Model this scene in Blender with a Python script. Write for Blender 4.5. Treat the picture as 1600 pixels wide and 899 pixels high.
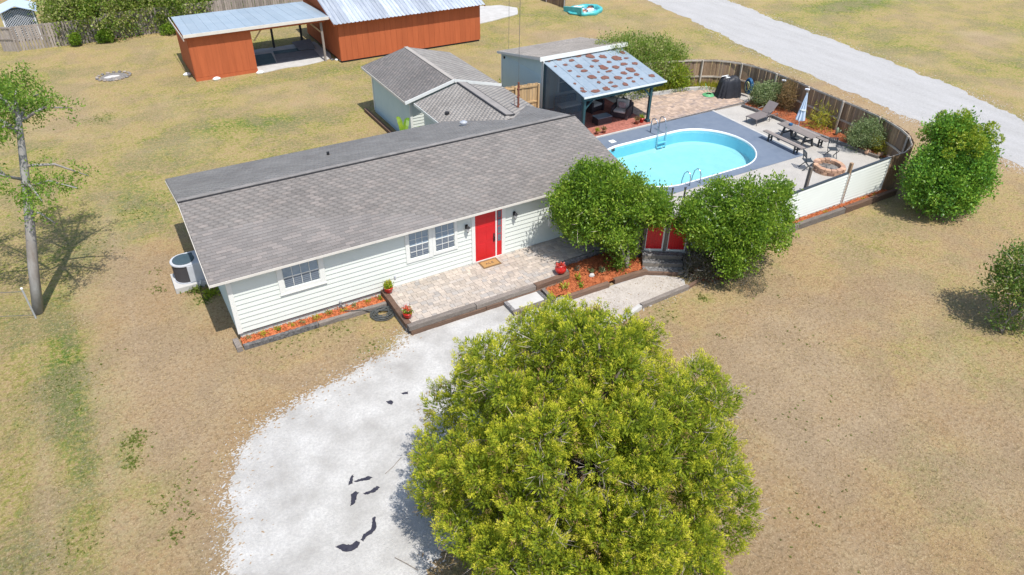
import bpy, math, random
import numpy as np
from mathutils import Vector, Matrix

for _o in list(bpy.data.objects):
    bpy.data.objects.remove(_o)
scene = bpy.context.scene
C = scene.collection
random.seed(11)
rng = np.random.default_rng(11)
PI = math.pi

# ------------------------------------------------------------------ camera
def make_camera():
    pitch, yaw, roll = 0.615579248, 0.534738161, 0.0147135434
    cp, sp = math.cos(pitch), math.sin(pitch)
    f = Vector((math.sin(yaw)*cp, math.cos(yaw)*cp, -sp))
    r = Vector((math.cos(yaw), -math.sin(yaw), 0))
    u = r.cross(f)
    c, s = math.cos(roll), math.sin(roll)
    r2 = c*r + s*u
    u2 = -s*r + c*u
    cam = bpy.data.cameras.new('camera')
    cam.lens = 36.0*1130.57368/1600.0
    cam.sensor_width = 36.0
    cam.clip_start = 0.1
    cam.clip_end = 3000
    o = bpy.data.objects.new('camera', cam)
    C.objects.link(o)
    m = Matrix(((r2.x, u2.x, -f.x, -1.76072), (r2.y, u2.y, -f.y, -20.86781), (r2.z, u2.z, -f.z, 15.70260), (0, 0, 0, 1)))
    o.matrix_world = m
    scene.camera = o
make_camera()

# ------------------------------------------------------------------ light
SUN_EL = math.radians(64.2)
SHX, SHY = -0.07, 1.0                       # direction in which shadows fall
world = bpy.data.worlds.new('World')
scene.world = world
world.use_nodes = True
wn = world.node_tree
bg = wn.nodes['Background']
sky = wn.nodes.new('ShaderNodeTexSky')
sky.sky_type = 'NISHITA'
sky.sun_disc = False
sky.sun_elevation = SUN_EL
sky.sun_rotation = math.atan2(-SHX, -SHY)
sky.air_density = 1.0
sky.dust_density = 1.2
wn.links.new(sky.outputs['Color'], bg.inputs['Color'])
bg.inputs['Strength'].default_value = 0.15
sun = bpy.data.lights.new('sun', 'SUN')
sun.energy = 4.2
sun.angle = math.radians(0.55)
sun.color = (1.0, 0.955, 0.89)
so = bpy.data.objects.new('sun', sun)
C.objects.link(so)
_h = Vector((SHX, SHY, 0)).normalized()*math.cos(SUN_EL)
so.rotation_euler = Vector((_h.x, _h.y, -math.sin(SUN_EL))).to_track_quat('-Z', 'Y').to_euler()
so.location = (0, -20, 40)
scene.render.engine = 'CYCLES'
scene.view_settings.view_transform = 'Standard'
scene.view_settings.look = 'None'
scene.view_settings.exposure = 0.38
scene.view_settings.gamma = 1.0
scene.cycles.max_bounces = 7
scene.cycles.transparent_max_bounces = 12

# ------------------------------------------------------------------ materials
class NT:
    def __init__(s, name):
        s.m = bpy.data.materials.new(name)
        s.m.use_nodes = True
        s.t = s.m.node_tree
        s.b = s.t.nodes['Principled BSDF']
        s.out = s.t.nodes['Material Output']
    def n(s, typ, **kw):
        x = s.t.nodes.new(typ)
        for k, v in kw.items():
            setattr(x, k, v)
        return x
    def l(s, a, b):
        s.t.links.new(a, b)
    def pos(s, stretch=(1, 1, 1)):
        g = s.n('ShaderNodeNewGeometry')
        v = s.n('ShaderNodeVectorMath', operation='MULTIPLY')
        s.l(g.outputs['Position'], v.inputs[0])
        v.inputs[1].default_value = stretch
        return v.outputs[0]
    def noise(s, vec, scale, detail=4, rough=.55):
        x = s.n('ShaderNodeTexNoise')
        x.inputs['Scale'].default_value = scale
        x.inputs['Detail'].default_value = detail
        x.inputs['Roughness'].default_value = rough
        s.l(vec, x.inputs['Vector'])
        return x.outputs['Fac']
    def mix(s, f, a, b, typ='MIX'):
        x = s.n('ShaderNodeMix', data_type='RGBA', blend_type=typ)
        for sock, v in ((x.inputs[0], f), (x.inputs[6], a), (x.inputs[7], b)):
            if isinstance(v, bpy.types.NodeSocket):
                s.l(v, sock)
            elif isinstance(v, (int, float)):
                sock.default_value = v
            else:
                sock.default_value = (*v[:3], 1)
        return x.outputs[2]
    def math(s, op, a, b=0.0, c=0.0, clamp=False):
        x = s.n('ShaderNodeMath', operation=op, use_clamp=clamp)
        for i, v in enumerate((a, b, c)):
            if isinstance(v, bpy.types.NodeSocket):
                s.l(v, x.inputs[i])
            else:
                x.inputs[i].default_value = v
        return x.outputs[0]
    def ramp(s, f, lo, hi):
        x = s.n('ShaderNodeMapRange')
        x.inputs['From Min'].default_value = lo
        x.inputs['From Max'].default_value = hi
        s.l(f, x.inputs['Value'])
        return x.outputs['Result']
    def rnd(s):
        a = s.n('ShaderNodeObjectInfo').outputs['Random']
        b = s.n('ShaderNodeNewGeometry').outputs['Random Per Island']
        return s.math('FRACT', s.math('ADD', a, b))
    def bump(s, h, strength, dist=.02):
        x = s.n('ShaderNodeBump')
        x.inputs['Strength'].default_value = strength
        x.inputs['Distance'].default_value = dist
        s.l(h, x.inputs['Height'])
        s.l(x.outputs[0], s.b.inputs['Normal'])

MATS = {}
def mat(name, c1, c2=None, scale=4, rough=.85, metal=0.0, stretch=(1, 1, 1), bump=.25, bscale=None, rv=0.0, rc=None, spec=.3, fine=None, bdist=.01):
    """c1/c2 blended by noise, rv = brightness variation from piece to piece, rc = colour some pieces lean to"""
    if name in MATS:
        return MATS[name]
    n = NT(name)
    p = n.pos(stretch)
    c2 = c2 or tuple(x*.75 for x in c1)
    f = n.ramp(n.noise(p, scale, 5, .6), .3, .7)
    col = n.mix(f, c1, c2)
    if fine:
        f2 = n.ramp(n.noise(p, fine[0], 3, .7), .35, .65)
        col = n.mix(n.math('MULTIPLY', f2, fine[2]), col, fine[1])
    if rc:
        r = n.rnd()
        col = n.mix(n.ramp(n.math('FRACT', n.math('MULTIPLY', r, 7.31)), .55, 1.0), col, rc)
    if rv:
        r = n.rnd()
        k = n.math('MULTIPLY_ADD', r, 2*rv, 1-rv)
        v = n.n('ShaderNodeVectorMath', operation='SCALE')
        n.l(col, v.inputs[0])
        n.l(k, v.inputs['Scale'])
        col = v.outputs[0]
    n.l(col, n.b.inputs['Base Color'])
    n.b.inputs['Roughness'].default_value = rough
    n.b.inputs['Metallic'].default_value = metal
    n.b.inputs['Specular IOR Level'].default_value = spec
    if bump:
        n.bump(n.noise(p, bscale or scale*6, 4, .65), bump, bdist)
    MATS[name] = n.m
    return n.m

def leafmat(name, cols, trans=.35, rough=.5, nscale=1.2, spec=.35):
    """leaf colours picked per leaf, drifting from clump to clump"""
    if name in MATS:
        return MATS[name]
    n = NT(name)
    r = n.n('ShaderNodeNewGeometry').outputs['Random Per Island']
    nz = n.noise(n.pos(), nscale, 2, .5)
    f = n.math('ADD', n.math('MULTIPLY', r, .62), n.math('MULTIPLY_ADD', nz, 1.1, -.36))
    cr = n.n('ShaderNodeValToRGB')
    while len(cr.color_ramp.elements) < len(cols):
        cr.color_ramp.elements.new(.5)
    for i, c in enumerate(cols):
        cr.color_ramp.elements[i].position = i/(len(cols)-1)
        cr.color_ramp.elements[i].color = (*c, 1)
    n.l(f, cr.inputs[0])
    n.l(cr.outputs[0], n.b.inputs['Base Color'])
    n.b.inputs['Roughness'].default_value = rough
    n.b.inputs['Specular IOR Level'].default_value = spec
    tr = n.n('ShaderNodeBsdfTranslucent')
    n.l(n.mix(.5, cr.outputs[0], (.30, .42, .05)), tr.inputs['Color'])
    mx = n.n('ShaderNodeMixShader')
    mx.inputs[0].default_value = trans
    n.l(n.b.outputs[0], mx.inputs[1])
    n.l(tr.outputs[0], mx.inputs[2])
    n.l(mx.outputs[0], n.out.inputs['Surface'])
    MATS[name] = n.m
    return n.m

M_white = mat('white_trim_paint', (.74, .75, .72), (.69, .70, .67), 3, .5, bump=.05)
M_siding = mat('white_siding_paint', (.66, .695, .655), (.63, .665, .625), 1.5, .55, bump=.06, bscale=40)
M_side_blueshade = mat('pale_blue_shade_siding', (.50, .60, .58), (.45, .56, .55), 1.5, .6, bump=.06, bscale=40)  # pale blue siding; the shade on the white house gable is put into it
M_found = mat('painted_block', (.70, .71, .66), (.60, .60, .54), 4, .8, bump=.3)
M_shingle = mat('grey_asphalt_shingle', (.180, .166, .156), (.245, .228, .213), .55, .95, bump=.5, bscale=160, rv=.08, rc=(.235, .21, .195), fine=(60, (.12, .11, .11), .35))
M_shingle_l = mat('brightened_shingle', (.40, .37, .335), (.30, .275, .25), .7, .95, bump=.5, bscale=160, rv=.09, fine=(60, (.15, .14, .13), .3))  # lighter shingle copy, its colour makes up for weaker sun on rear slopes
M_shedge = mat('cut_edge_and_shade', (.085, .08, .076), (.12, .11, .105), 20, .95)  # dark cut edge, also strengthens the shadow line of each course
M_cap = mat('ridge_cap_shingle', (.20, .19, .18), (.27, .25, .235), 3, .95, bump=.5, bscale=160, rv=.12)
M_darkedge = mat('dark_edge_and_shade', (.03, .03, .035), (.05, .05, .055), 6, .7)  # near-black for small dark parts and the painted ridge shadows
M_deck = mat('roof_deck_felt', (.07, .068, .065), (.09, .085, .08), 6, .95)
M_fascia = mat('cream_fascia', (.66, .63, .58), (.58, .55, .50), 3, .6, bump=.1)
M_glass = None
def glassmat():
    n = NT('window_glass')
    p = n.pos((1, 1, 14))
    f = n.ramp(n.noise(p, 3.0, 2), .35, .65)
    n.l(n.mix(f, (.07, .10, .14), (.14, .18, .23)), n.b.inputs['Base Color'])
    n.b.inputs['Roughness'].default_value = .12
    n.b.inputs['Specular IOR Level'].default_value = .8
    return n.m
M_glass = glassmat()
M_glass_light = mat('painted_reflection_glass', (.26, .34, .42), (.18, .25, .32), 3, .12, spec=.8, bump=0)  # upper panes paler: no screen, and their reflection put into the colour
M_blind = mat('window_blind_slat', (.20, .23, .27), (.15, .18, .22), 3, .6)
M_red = mat('red_door_paint', (.62, .012, .018), (.52, .01, .016), 2, .4, bump=.05, spec=.5)
M_redpot = mat('glazed_red_pot', (.55, .02, .015), (.42, .012, .012), 8, .25, bump=.05, spec=.6)
M_black = mat('black_metal', (.015, .015, .018), (.03, .03, .032), 12, .45, bump=.1)
M_lampglass = mat('lantern_glass', (.6, .62, .62), (.5, .52, .55), 20, .15, spec=.7)
M_timber = mat('weathered_railway_timber', (.20, .165, .14), (.085, .068, .058), 3, .9, stretch=(.8, 3, 6), bump=.7, bscale=14, rv=.25, fine=(26, (.36, .33, .30), .55), bdist=.03)
M_timber_red = mat('brown_timber', (.17, .095, .06), (.08, .05, .038), 3, .9, stretch=(.8, 3, 6), bump=.7, bscale=14, rv=.2, fine=(26, (.28, .2, .15), .4), bdist=.03)
M_timber_dk = mat('charred_black_timber', (.045, .042, .045), (.13, .125, .125), 5, .9, bump=.8, bscale=18, rv=.3, fine=(14, (.38, .37, .36), .5), bdist=.03)
M_paver = mat('tan_concrete_paver', (.43, .37, .31), (.355, .31, .265), 6, .9, bump=.4, bscale=70, rv=.16, rc=(.33, .31, .29), fine=(90, (.55, .48, .42), .3))
M_paver2 = mat('rear_tan_paver', (.47, .36, .28), (.36, .27, .21), 3, .9, bump=.4, bscale=70, rv=.17, rc=(.30, .24, .21))
M_joint = mat('sandy_joint', (.24, .205, .17), (.17, .145, .12), 14, .95)
M_brick = mat('red_brick_paver', (.40, .155, .115), (.30, .11, .085), 5, .9, bump=.4, bscale=60, rv=.16)
M_mulch = mat('orange_red_mulch', (.52, .15, .055), (.30, .08, .035), 22, .95, bump=1.0, bscale=60, fine=(45, (.75, .26, .10), .6), rv=.25, bdist=.04)
M_mulch_old = mat('faded_brown_mulch', (.24, .085, .04), (.13, .07, .042), 2.5, .95, bump=1.0, bscale=60, fine=(1.6, (.50, .15, .06), .9), rv=.25, bdist=.04)
M_slab = mat('blue_grey_deck_paint', (.118, .152, .208), (.15, .185, .24), .9, .75, bump=.15, bscale=90, fine=(2.6, (.175, .21, .262), .45))
M_conc = mat('pale_concrete', (.50, .49, .47), (.40, .39, .37), 2, .9, bump=.3, bscale=40)
M_gravel_yard = mat('pale_yard_gravel', (.42, .395, .355), (.30, .28, .25), 1.3, .95, bump=.9, bscale=60, fine=(38, (.58, .56, .53), .7), bdist=.03)
M_orange = mat('orange_barn_paint', (.45, .118, .044), (.39, .10, .038), .8, .75, bump=.12, bscale=30)
M_orange_p = mat('orange_barn_board', (.45, .118, .044), (.38, .097, .036), .9, .75, bump=.15, stretch=(6, 6, .6), bscale=12, rv=.06)
M_galv = mat('galvanised_roof_sheet', (.60, .64, .68), (.40, .44, .50), 1.0, .42, metal=.35, bump=.1, stretch=(5, .7, 1), rv=.22, spec=.5)
M_bluemet = mat('pale_blue_roof_sheet', (.34, .405, .46), (.29, .36, .42), .9, .5, metal=.15, bump=.08, rv=.05, spec=.4)
M_pavroof = mat('pavilion_roof_sheet', (.26, .325, .38), (.21, .27, .325), 1.3, .5, metal=.1, bump=.08, rv=.06, spec=.4, fine=(5, (.33, .38, .42), .5))
M_rust = mat('rust_patch_paint', (.17, .062, .042), (.11, .046, .036), 9, .85, bump=.3, fine=(20, (.28, .17, .13), .4))
M_pavframe = mat('dark_teal_frame', (.03, .075, .085), (.025, .06, .07), 4, .5, bump=.05)
M_fence = mat('brown_weathered_board', (.26, .165, .092), (.40, .28, .175), 2.2, .9, stretch=(8, 8, .9), bump=.6, bscale=10, rv=.28, rc=(.24, .17, .12), fine=(14, (.10, .07, .05), .45))
M_fence_top = mat('bleached_rail', (.48, .43, .36), (.36, .31, .25), 4, .9, bump=.5, bscale=20, rv=.15)
M_fence_grey = mat('grey_weathered_board', (.36, .315, .28), (.22, .19, .17), 2.2, .9, stretch=(8, 8, .9), bump=.6, bscale=10, rv=.22)
M_fence_tan = mat('tan_cedar_board', (.56, .40, .22), (.44, .30, .16), 3, .85, stretch=(8, 8, 1), bump=.4, bscale=12, rv=.18)
M_benchwood = mat('grey_bench_wood', (.27, .235, .215), (.20, .175, .16), 3, .85, stretch=(6, 1, 3), bump=.5, bscale=18, rv=.15)
M_darkwood = mat('dark_leg_wood', (.045, .05, .055), (.07, .07, .07), 5, .8)
M_lounge = mat('taupe_sling', (.19, .165, .16), (.16, .14, .135), 8, .8)
M_charcoal = mat('charcoal_paint', (.035, .045, .055), (.05, .06, .07), 8, .5)
M_steel = mat('stainless_rail', (.62, .65, .68), (.5, .53, .56), 8, .22, metal=.9, bump=0)
M_stone = mat('sandstone_block', (.52, .33, .22), (.36, .22, .15), 9, .9, bump=.6, bscale=40, rv=.22, rc=(.28, .17, .13))
M_greystone = mat('grey_field_stone', (.30, .26, .22), (.20, .17, .145), 9, .95, bump=.5, bscale=30, rv=.25)
M_ash = mat('grey_ash', (.22, .20, .18), (.08, .075, .07), 8, .95, bump=1, bscale=40, fine=(20, (.5, .48, .45), .4), bdist=.04)
M_cover = mat('black_cover_cloth', (.022, .024, .03), (.035, .037, .045), 5, .5, bump=.3, bscale=14)
M_bark = mat('grey_brown_bark', (.24, .205, .17), (.12, .10, .08), 6, .95, bump=.8, bscale=30, stretch=(1, 1, .4), bdist=.02)
M_palebark = mat('pale_grey_bark', (.34, .335, .325), (.19, .16, .135), 2.2, .9, bump=.6, bscale=20, stretch=(1, 1, .3), bdist=.02)
M_twig = mat('dead_grey_twig', (.45, .39, .34), (.30, .25, .22), 7, .95, rv=.25, bump=0)
M_acgrey = mat('ac_painted_metal', (.50, .52, .56), (.44, .46, .50), 4, .5, bump=.05)
M_acdark = mat('ac_dark_louvre', (.045, .045, .05), (.07, .065, .07), 30, .6, stretch=(1, 1, 6))
M_acfan = mat('ac_fan_grille', (.04, .07, .09), (.06, .09, .11), 20, .5)
M_greyrub = mat('grey_rubber_mat', (.22, .225, .24), (.17, .175, .19), 3, .9)
M_tealtarp = mat('dark_teal_tarp', (.03, .075, .09), (.06, .11, .12), 3, .6)
M_turq = mat('turquoise_vinyl', (.04, .36, .38), (.10, .50, .50), 3, .4, spec=.5)
M_turqblue = mat('blue_vinyl', (.12, .32, .50), (.25, .5, .62), 3, .4)
M_umb = mat('pale_blue_umbrella_cloth', (.56, .64, .74), (.48, .57, .68), 3, .8)
M_bluehose = mat('blue_hose', (.02, .09, .19), (.03, .12, .26), 8, .4)
M_greenhose = mat('green_hose', (.10, .33, .15), (.14, .42, .2), 8, .4)
M_blackhose = mat('black_hose', (.05, .055, .055), (.10, .105, .10), 8, .45)
M_cushion = mat('cream_cushion', (.62, .58, .52), (.55, .50, .46), 5, .9)
M_pink = mat('pink_pattern_cushion', (.50, .26, .24), (.6, .45, .42), 14, .9)
M_wicker = mat('dark_brown_wicker', (.045, .032, .035), (.075, .055, .055), 20, .7, bump=.5, bscale=60)
M_glasstop = mat('smoked_glass_top', (.20, .23, .28), (.16, .19, .23), 2, .1, spec=.8, bump=0)
M_doormat = mat('coir_doormat', (.42, .26, .10), (.34, .20, .08), 30, .95, bump=.8, bscale=120)
M_doormatd = mat('doormat_border', (.20, .12, .055), (.16, .10, .045), 30, .95, bump=.8, bscale=120)
M_terra = mat('terracotta', (.40, .17, .10), (.3, .13, .08), 8, .8)
M_vent = mat('grey_vent_metal', (.50, .52, .55), (.4, .42, .45), 5, .4, metal=.3)
M_rustpole = mat('rusty_metal', (.23, .075, .045), (.15, .06, .04), 12, .8)
M_wire = mat('thin_dark_wire', (.13, .13, .13), (.1, .1, .1), 12, .6, bump=0)
M_fabric = mat('black_torn_fabric', (.02, .02, .035), (.045, .045, .06), 9, .85)
M_pewter = mat('grey_white_stone', (.6, .58, .55), (.4, .38, .36), 5, .9)
M_poolwall = mat('shaded_pool_liner', (.24, .53, .66), (.28, .57, .69), 2, .5, bump=0)  # deeper than the floor: shade on the pool wall put into the colour
M_poolfloor = mat('pale_aqua_pool_floor', (.45, .59, .63), (.40, .55, .60), .6, .5, bump=0, fine=(2.2, (.50, .63, .66), .6))
M_coping = mat('white_pool_coping', (.80, .82, .82), (.72, .75, .76), 4, .4)
M_lattice = mat('white_lattice', (.78, .80, .84), (.7, .72, .78), 3, .6)
M_gazroof = mat('pale_blue_shed_roof', (.50, .60, .76), (.42, .52, .70), 3, .5)
def screenmat():
    n = NT('grey_mesh_screen')
    t = n.n('ShaderNodeBsdfTransparent')
    mx = n.n('ShaderNodeMixShader')
    mx.inputs[0].default_value = .62
    n.l(n.mix(n.noise(n.pos(), 1.2, 2), (.05, .085, .12), (.09, .14, .18)), n.b.inputs['Base Color'])
    n.b.inputs['Roughness'].default_value = .7
    n.l(t.outputs[0], mx.inputs[1])
    n.l(n.b.outputs[0], mx.inputs[2])
    n.l(mx.outputs[0], n.out.inputs['Surface'])
    return n.m
M_screen = screenmat()
def watermat():
    n = NT('clear_pool_water')
    t = n.n('ShaderNodeBsdfTransparent')
    t.inputs['Color'].default_value = (.70, .95, .975, 1)
    g = n.n('ShaderNodeBsdfGlossy')
    g.inputs['Roughness'].default_value = .03
    fr = n.n('ShaderNodeFresnel')
    fr.inputs['IOR'].default_value = 1.33
    b = n.n('ShaderNodeBump')
    b.inputs['Strength'].default_value = .6
    b.inputs['Distance'].default_value = .03
    n.l(n.noise(n.pos(), 3.5, 3), b.inputs['Height'])
    n.l(b.outputs[0], g.inputs['Normal'])
    n.l(b.outputs[0], fr.inputs['Normal'])
    mx = n.n('ShaderNodeMixShader')
    n.l(fr.outputs[0], mx.inputs[0])
    n.l(t.outputs[0], mx.inputs[1])
    n.l(g.outputs[0], mx.inputs[2])
    n.l(mx.outputs[0], n.out.inputs['Surface'])
    return n.m
M_water = watermat()

L_juniper = leafmat('juniper_foliage', [(.12, .175, .02), (.31, .38, .03), (.55, .57, .04), (.72, .68, .06), (.80, .70, .14)], .42, .65, 1.6, .2)
_t = L_juniper.node_tree
_a = _t.nodes.new('ShaderNodeAttribute')
_a.attribute_name = 'tone'
_t.links.new(_a.outputs['Fac'], [x for x in _t.nodes if x.type == 'VALTORGB'][0].inputs[0])
L_broad = leafmat('broadleaf_foliage', [(.03, .085, .012), (.11, .22, .02), (.24, .38, .035), (.42, .50, .08)], .42, .42, 1.4)
L_round = leafmat('dark_glossy_foliage', [(.03, .11, .018), (.09, .23, .028), (.19, .37, .04), (.33, .47, .06)], .3, .4, 1.2)
L_lime = leafmat('lime_foliage', [(.10, .20, .01), (.20, .30, .02), (.34, .40, .03), (.42, .45, .06)], .4, .45, 2)
L_olive = leafmat('grey_olive_foliage', [(.08, .13, .045), (.16, .22, .08), (.26, .32, .15), (.34, .38, .2)], .3, .55, 2)
L_back = leafmat('backyard_shrub_foliage', [(.035, .09, .012), (.10, .19, .02), (.22, .30, .04), (.36, .37, .14), (.42, .36, .20)], .35, .5, .8)
L_yellow = leafmat('yellow_green_foliage', [(.16, .20, .02), (.32, .34, .03), (.45, .40, .04), (.50, .34, .05)], .35, .5, 3)
L_banana = leafmat('banana_leaf', [(.06, .17, .015), (.14, .28, .02), (.30, .38, .03)], .4, .4, 2)
L_dead = leafmat('dead_vine', [(.13, .075, .03), (.26, .16, .07), (.36, .25, .12)], .2, .8, 3)
L_weed = leafmat('weed_leaves', [(.07, .11, .02), (.14, .18, .03), (.22, .25, .05)], .3, .6, 2)
L_shrub2 = leafmat('loose_shrub_foliage', [(.04, .09, .02), (.08, .16, .03), (.16, .24, .04), (.30, .27, .08)], .35, .45, 3)
L_drybush = leafmat('dry_dark_foliage', [(.055, .05, .035), (.11, .10, .07), (.17, .15, .10)], .2, .8, 3)
L_flower = leafmat('red_flower', [(.5, .02, .02), (.6, .05, .03), (.65, .3, .3)], .2, .5, 6)

# ------------------------------------------------------------------ object helpers
ORG = {}
def setp(o, label=None, cat=None, group=None, kind=None):
    if label: o['label'] = label
    if cat: o['category'] = cat
    if group: o['group'] = group
    if kind: o['kind'] = kind
    return o

def thing(name, label, cat, loc, group=None, kind=None):
    o = bpy.data.objects.new(name, None)
    o.empty_display_size = .2
    C.objects.link(o)
    o.location = loc
    ORG[o.name] = Vector(loc)
    return setp(o, label, cat, group, kind)

class MB:
    def __init__(s):
        s.v = []
        s.f = []
    def add(s, vs, fs):
        k = len(s.v)
        s.v += [tuple(v) for v in vs]
        s.f += [tuple(i+k for i in f) for f in fs]
        return s
    def box(s, x0, x1, y0, y1, z0, z1):
        return s.add([(x0, y0, z0), (x1, y0, z0), (x1, y1, z0), (x0, y1, z0), (x0, y0, z1), (x1, y0, z1), (x1, y1, z1), (x0, y1, z1)],
                     [(0, 3, 2, 1), (4, 5, 6, 7), (0, 1, 5, 4), (1, 2, 6, 5), (2, 3, 7, 6), (3, 0, 4, 7)])
    def beam(s, a, b, w, h, up=(0, 0, 1)):
        a = Vector(a); b = Vector(b)
        d = (b-a).normalized()
        u = Vector(up)
        if abs(d.dot(u)) > .98: u = Vector((1, 0, 0))
        r = d.cross(u).normalized()
        u = r.cross(d).normalized()
        vs = []
        for p in (a, b):
            for sr, su in ((-1, -1), (1, -1), (1, 1), (-1, 1)):
                vs.append(p+r*sr*w/2+u*su*h/2)
        return s.add(vs, [(0, 1, 2, 3), (7, 6, 5, 4), (0, 4, 5, 1), (1, 5, 6, 2), (2, 6, 7, 3), (3, 7, 4, 0)])
    def tube(s, pts, r, n=6, cap=True):
        pts = [Vector(p) for p in pts]
        rs = r if isinstance(r, (list, tuple)) else [r]*len(pts)
        k = len(s.v)
        ref = Vector((.13, .21, 1)).normalized()
        for i, p in enumerate(pts):
            d = (pts[min(i+1, len(pts)-1)]-pts[max(i-1, 0)]).normalized()
            rf = ref if abs(d.dot(ref)) < .95 else Vector((1, .1, 0)).normalized()
            a = d.cross(rf).normalized()
            b = d.cross(a).normalized()
            for j in range(n):
                t = 2*PI*j/n
                s.v.append(tuple(p+(a*math.cos(t)+b*math.sin(t))*rs[i]))
        for i in range(len(pts)-1):
            for j in range(n):
                s.f.append((k+i*n+j, k+i*n+(j+1) % n, k+(i+1)*n+(j+1) % n, k+(i+1)*n+j))
        if cap:
            s.f.append(tuple(k+j for j in range(n-1, -1, -1)))
            s.f.append(tuple(k+(len(pts)-1)*n+j for j in range(n)))
        return s
    def lathe(s, c, prof, n=14, sx=1, sy=1):
        k = len(s.v)
        for (r, z) in prof:
            for j in range(n):
                t = 2*PI*j/n
                s.v.append((c[0]+r*sx*math.cos(t), c[1]+r*sy*math.sin(t), c[2]+z))
        for i in range(len(prof)-1):
            for j in range(n):
                s.f.append((k+i*n+j, k+i*n+(j+1) % n, k+(i+1)*n+(j+1) % n, k+(i+1)*n+j))
        s.f.append(tuple(k+j for j in range(n-1, -1, -1)))
        s.f.append(tuple(k+(len(prof)-1)*n+j for j in range(n)))
        return s
    def prism(s, poly, z0, z1):
        n = len(poly)
        vs = [(x, y, z0) for x, y in poly]+[(x, y, z1) for x, y in poly]
        fs = [tuple(range(n-1, -1, -1)), tuple(range(n, 2*n))]
        fs += [(i, (i+1) % n, n+(i+1) % n, n+i) for i in range(n)]
        return s.add(vs, fs)
    def sheet(s, poly, z):
        return s.add([(x, y, z) for x, y in poly], [tuple(range(len(poly)))])
    def build(s, name, material, parent=None, smooth=False, org=None, bevel=0):
        o_ = Vector((0, 0, 0))
        if parent is not None: o_ = ORG[parent.name]
        elif org is not None: o_ = Vector(org)
        me = bpy.data.meshes.new(name)
        me.from_pydata([(v[0]-o_.x, v[1]-o_.y, v[2]-o_.z) for v in s.v], [], s.f)
        me.materials.append(material)
        if smooth:
            me.polygons.foreach_set('use_smooth', [True]*len(me.polygons))
        me.update()
        ob = bpy.data.objects.new(name, me)
        C.objects.link(ob)
        if parent is not None:
            ob.parent = parent
        else:
            ob.location = o_
        ORG[ob.name] = o_
        if bevel:
            md = ob.modifiers.new('bevel', 'BEVEL')
            md.width = bevel
            md.segments = 2
            md.limit_method = 'ANGLE'
        return ob

def place(name, me, parent, loc, rot=(0, 0, 0), sc=(1, 1, 1)):
    """one more object that shares a mesh, at a world place, under a part or thing"""
    o = bpy.data.objects.new(name, me)
    C.objects.link(o)
    o.parent = parent
    o.location = Vector(loc)-ORG[parent.name]
    o.rotation_euler = rot
    o.scale = sc
    return o

def copy_tree(src, loc, rz, label=None, sc=None):
    r = src.copy()
    C.objects.link(r)
    r.location = loc
    r.rotation_euler = (0, 0, rz)
    if sc: r.scale = sc
    if label: r['label'] = label
    def rec(a, b):
        for ch in list(a.children):
            c = ch.copy()
            C.objects.link(c)
            c.parent = b
            rec(ch, c)
    rec(src, r)
    return r

def npmesh(name, V, F, material, parent=None, org=(0, 0, 0), smooth=False):
    """big meshes straight from arrays; F is (n,3) or (n,4)"""
    if parent is not None: org = tuple(ORG[parent.name])
    V = np.asarray(V, np.float32)-np.array(org, np.float32)
    F = np.asarray(F, np.int32)
    me = bpy.data.meshes.new(name)
    me.vertices.add(len(V))
    me.vertices.foreach_set('co', V.ravel())
    k = F.shape[1]
    me.loops.add(F.size)
    me.loops.foreach_set('vertex_index', F.ravel())
    me.polygons.add(len(F))
    me.polygons.foreach_set('loop_start', np.arange(0, F.size, k, dtype=np.int32))
    me.polygons.foreach_set('loop_total', np.full(len(F), k, np.int32))
    if smooth:
        me.polygons.foreach_set('use_smooth', np.ones(len(F), bool))
    me.materials.append(material)
    me.update(calc_edges=True)
    o = bpy.data.objects.new(name, me)
    C.objects.link(o)
    if parent is not None: o.parent = parent
    else: o.location = org
    ORG[o.name] = Vector(org)
    return o

def unit(a):
    return a/np.maximum(np.linalg.norm(a, axis=-1, keepdims=True), 1e-9)

def leaves_mesh(P, D, L, W, fold=.25):
    """diamond leaves: base P, along D, length L, width W"""
    n = len(P)
    D = unit(D)
    S = unit(np.cross(D, unit(rng.normal(size=(n, 3)))))
    N = np.cross(D, S)
    L = np.broadcast_to(L, (n,))[:, None]
    W = np.broadcast_to(W, (n,))[:, None]
    mid = P+D*L*.45-N*W*fold
    V = np.stack([P, mid+S*W*.5+N*W*fold*1.4, P+D*L, mid-S*W*.5+N*W*fold*1.4], 1).reshape(-1, 3)
    F = np.arange(4*n).reshape(n, 4)
    return V, F

def dome_lobes(c, a, h, n, lr, low=-.35, jit=.12, ax=None):
    """lobe centres spread over an ellipsoid; rows x y z r"""
    i = np.arange(n)+.5
    z = 1-(1-low)*i/n
    ph = i*2.39996
    r = np.sqrt(np.clip(1-z*z, 0, 1))
    U = np.stack([r*np.cos(ph), r*np.sin(ph), z], 1)
    rad = lr*(1+rng.uniform(-.45, .6, n))
    A = np.array([a, ax or a, h])
    P = np.array(c)+U*(A-lr*.85)*(1+rng.uniform(-jit, jit, (n, 1)))
    return np.concatenate([P, rad[:, None]], 1)

def on_lobes(lobes, n, inner=.70, shell=(.82, 1.05)):
    """n points over the outer surface of a heap of lobes, with outward directions"""
    w = lobes[:, 3]**2
    idx = rng.choice(len(lobes), int(n*2.2), p=w/w.sum())
    U = unit(rng.normal(size=(len(idx), 3)))
    rr = lobes[idx, 3]*rng.uniform(*shell, len(idx))
    P = lobes[idx, :3]+U*rr[:, None]
    keep = np.ones(len(P), bool)
    for l in lobes:
        d = np.linalg.norm(P-l[:3], axis=1)
        keep &= d > l[3]*inner
    return P[keep][:n], U[keep][:n], idx[keep][:n]

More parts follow.
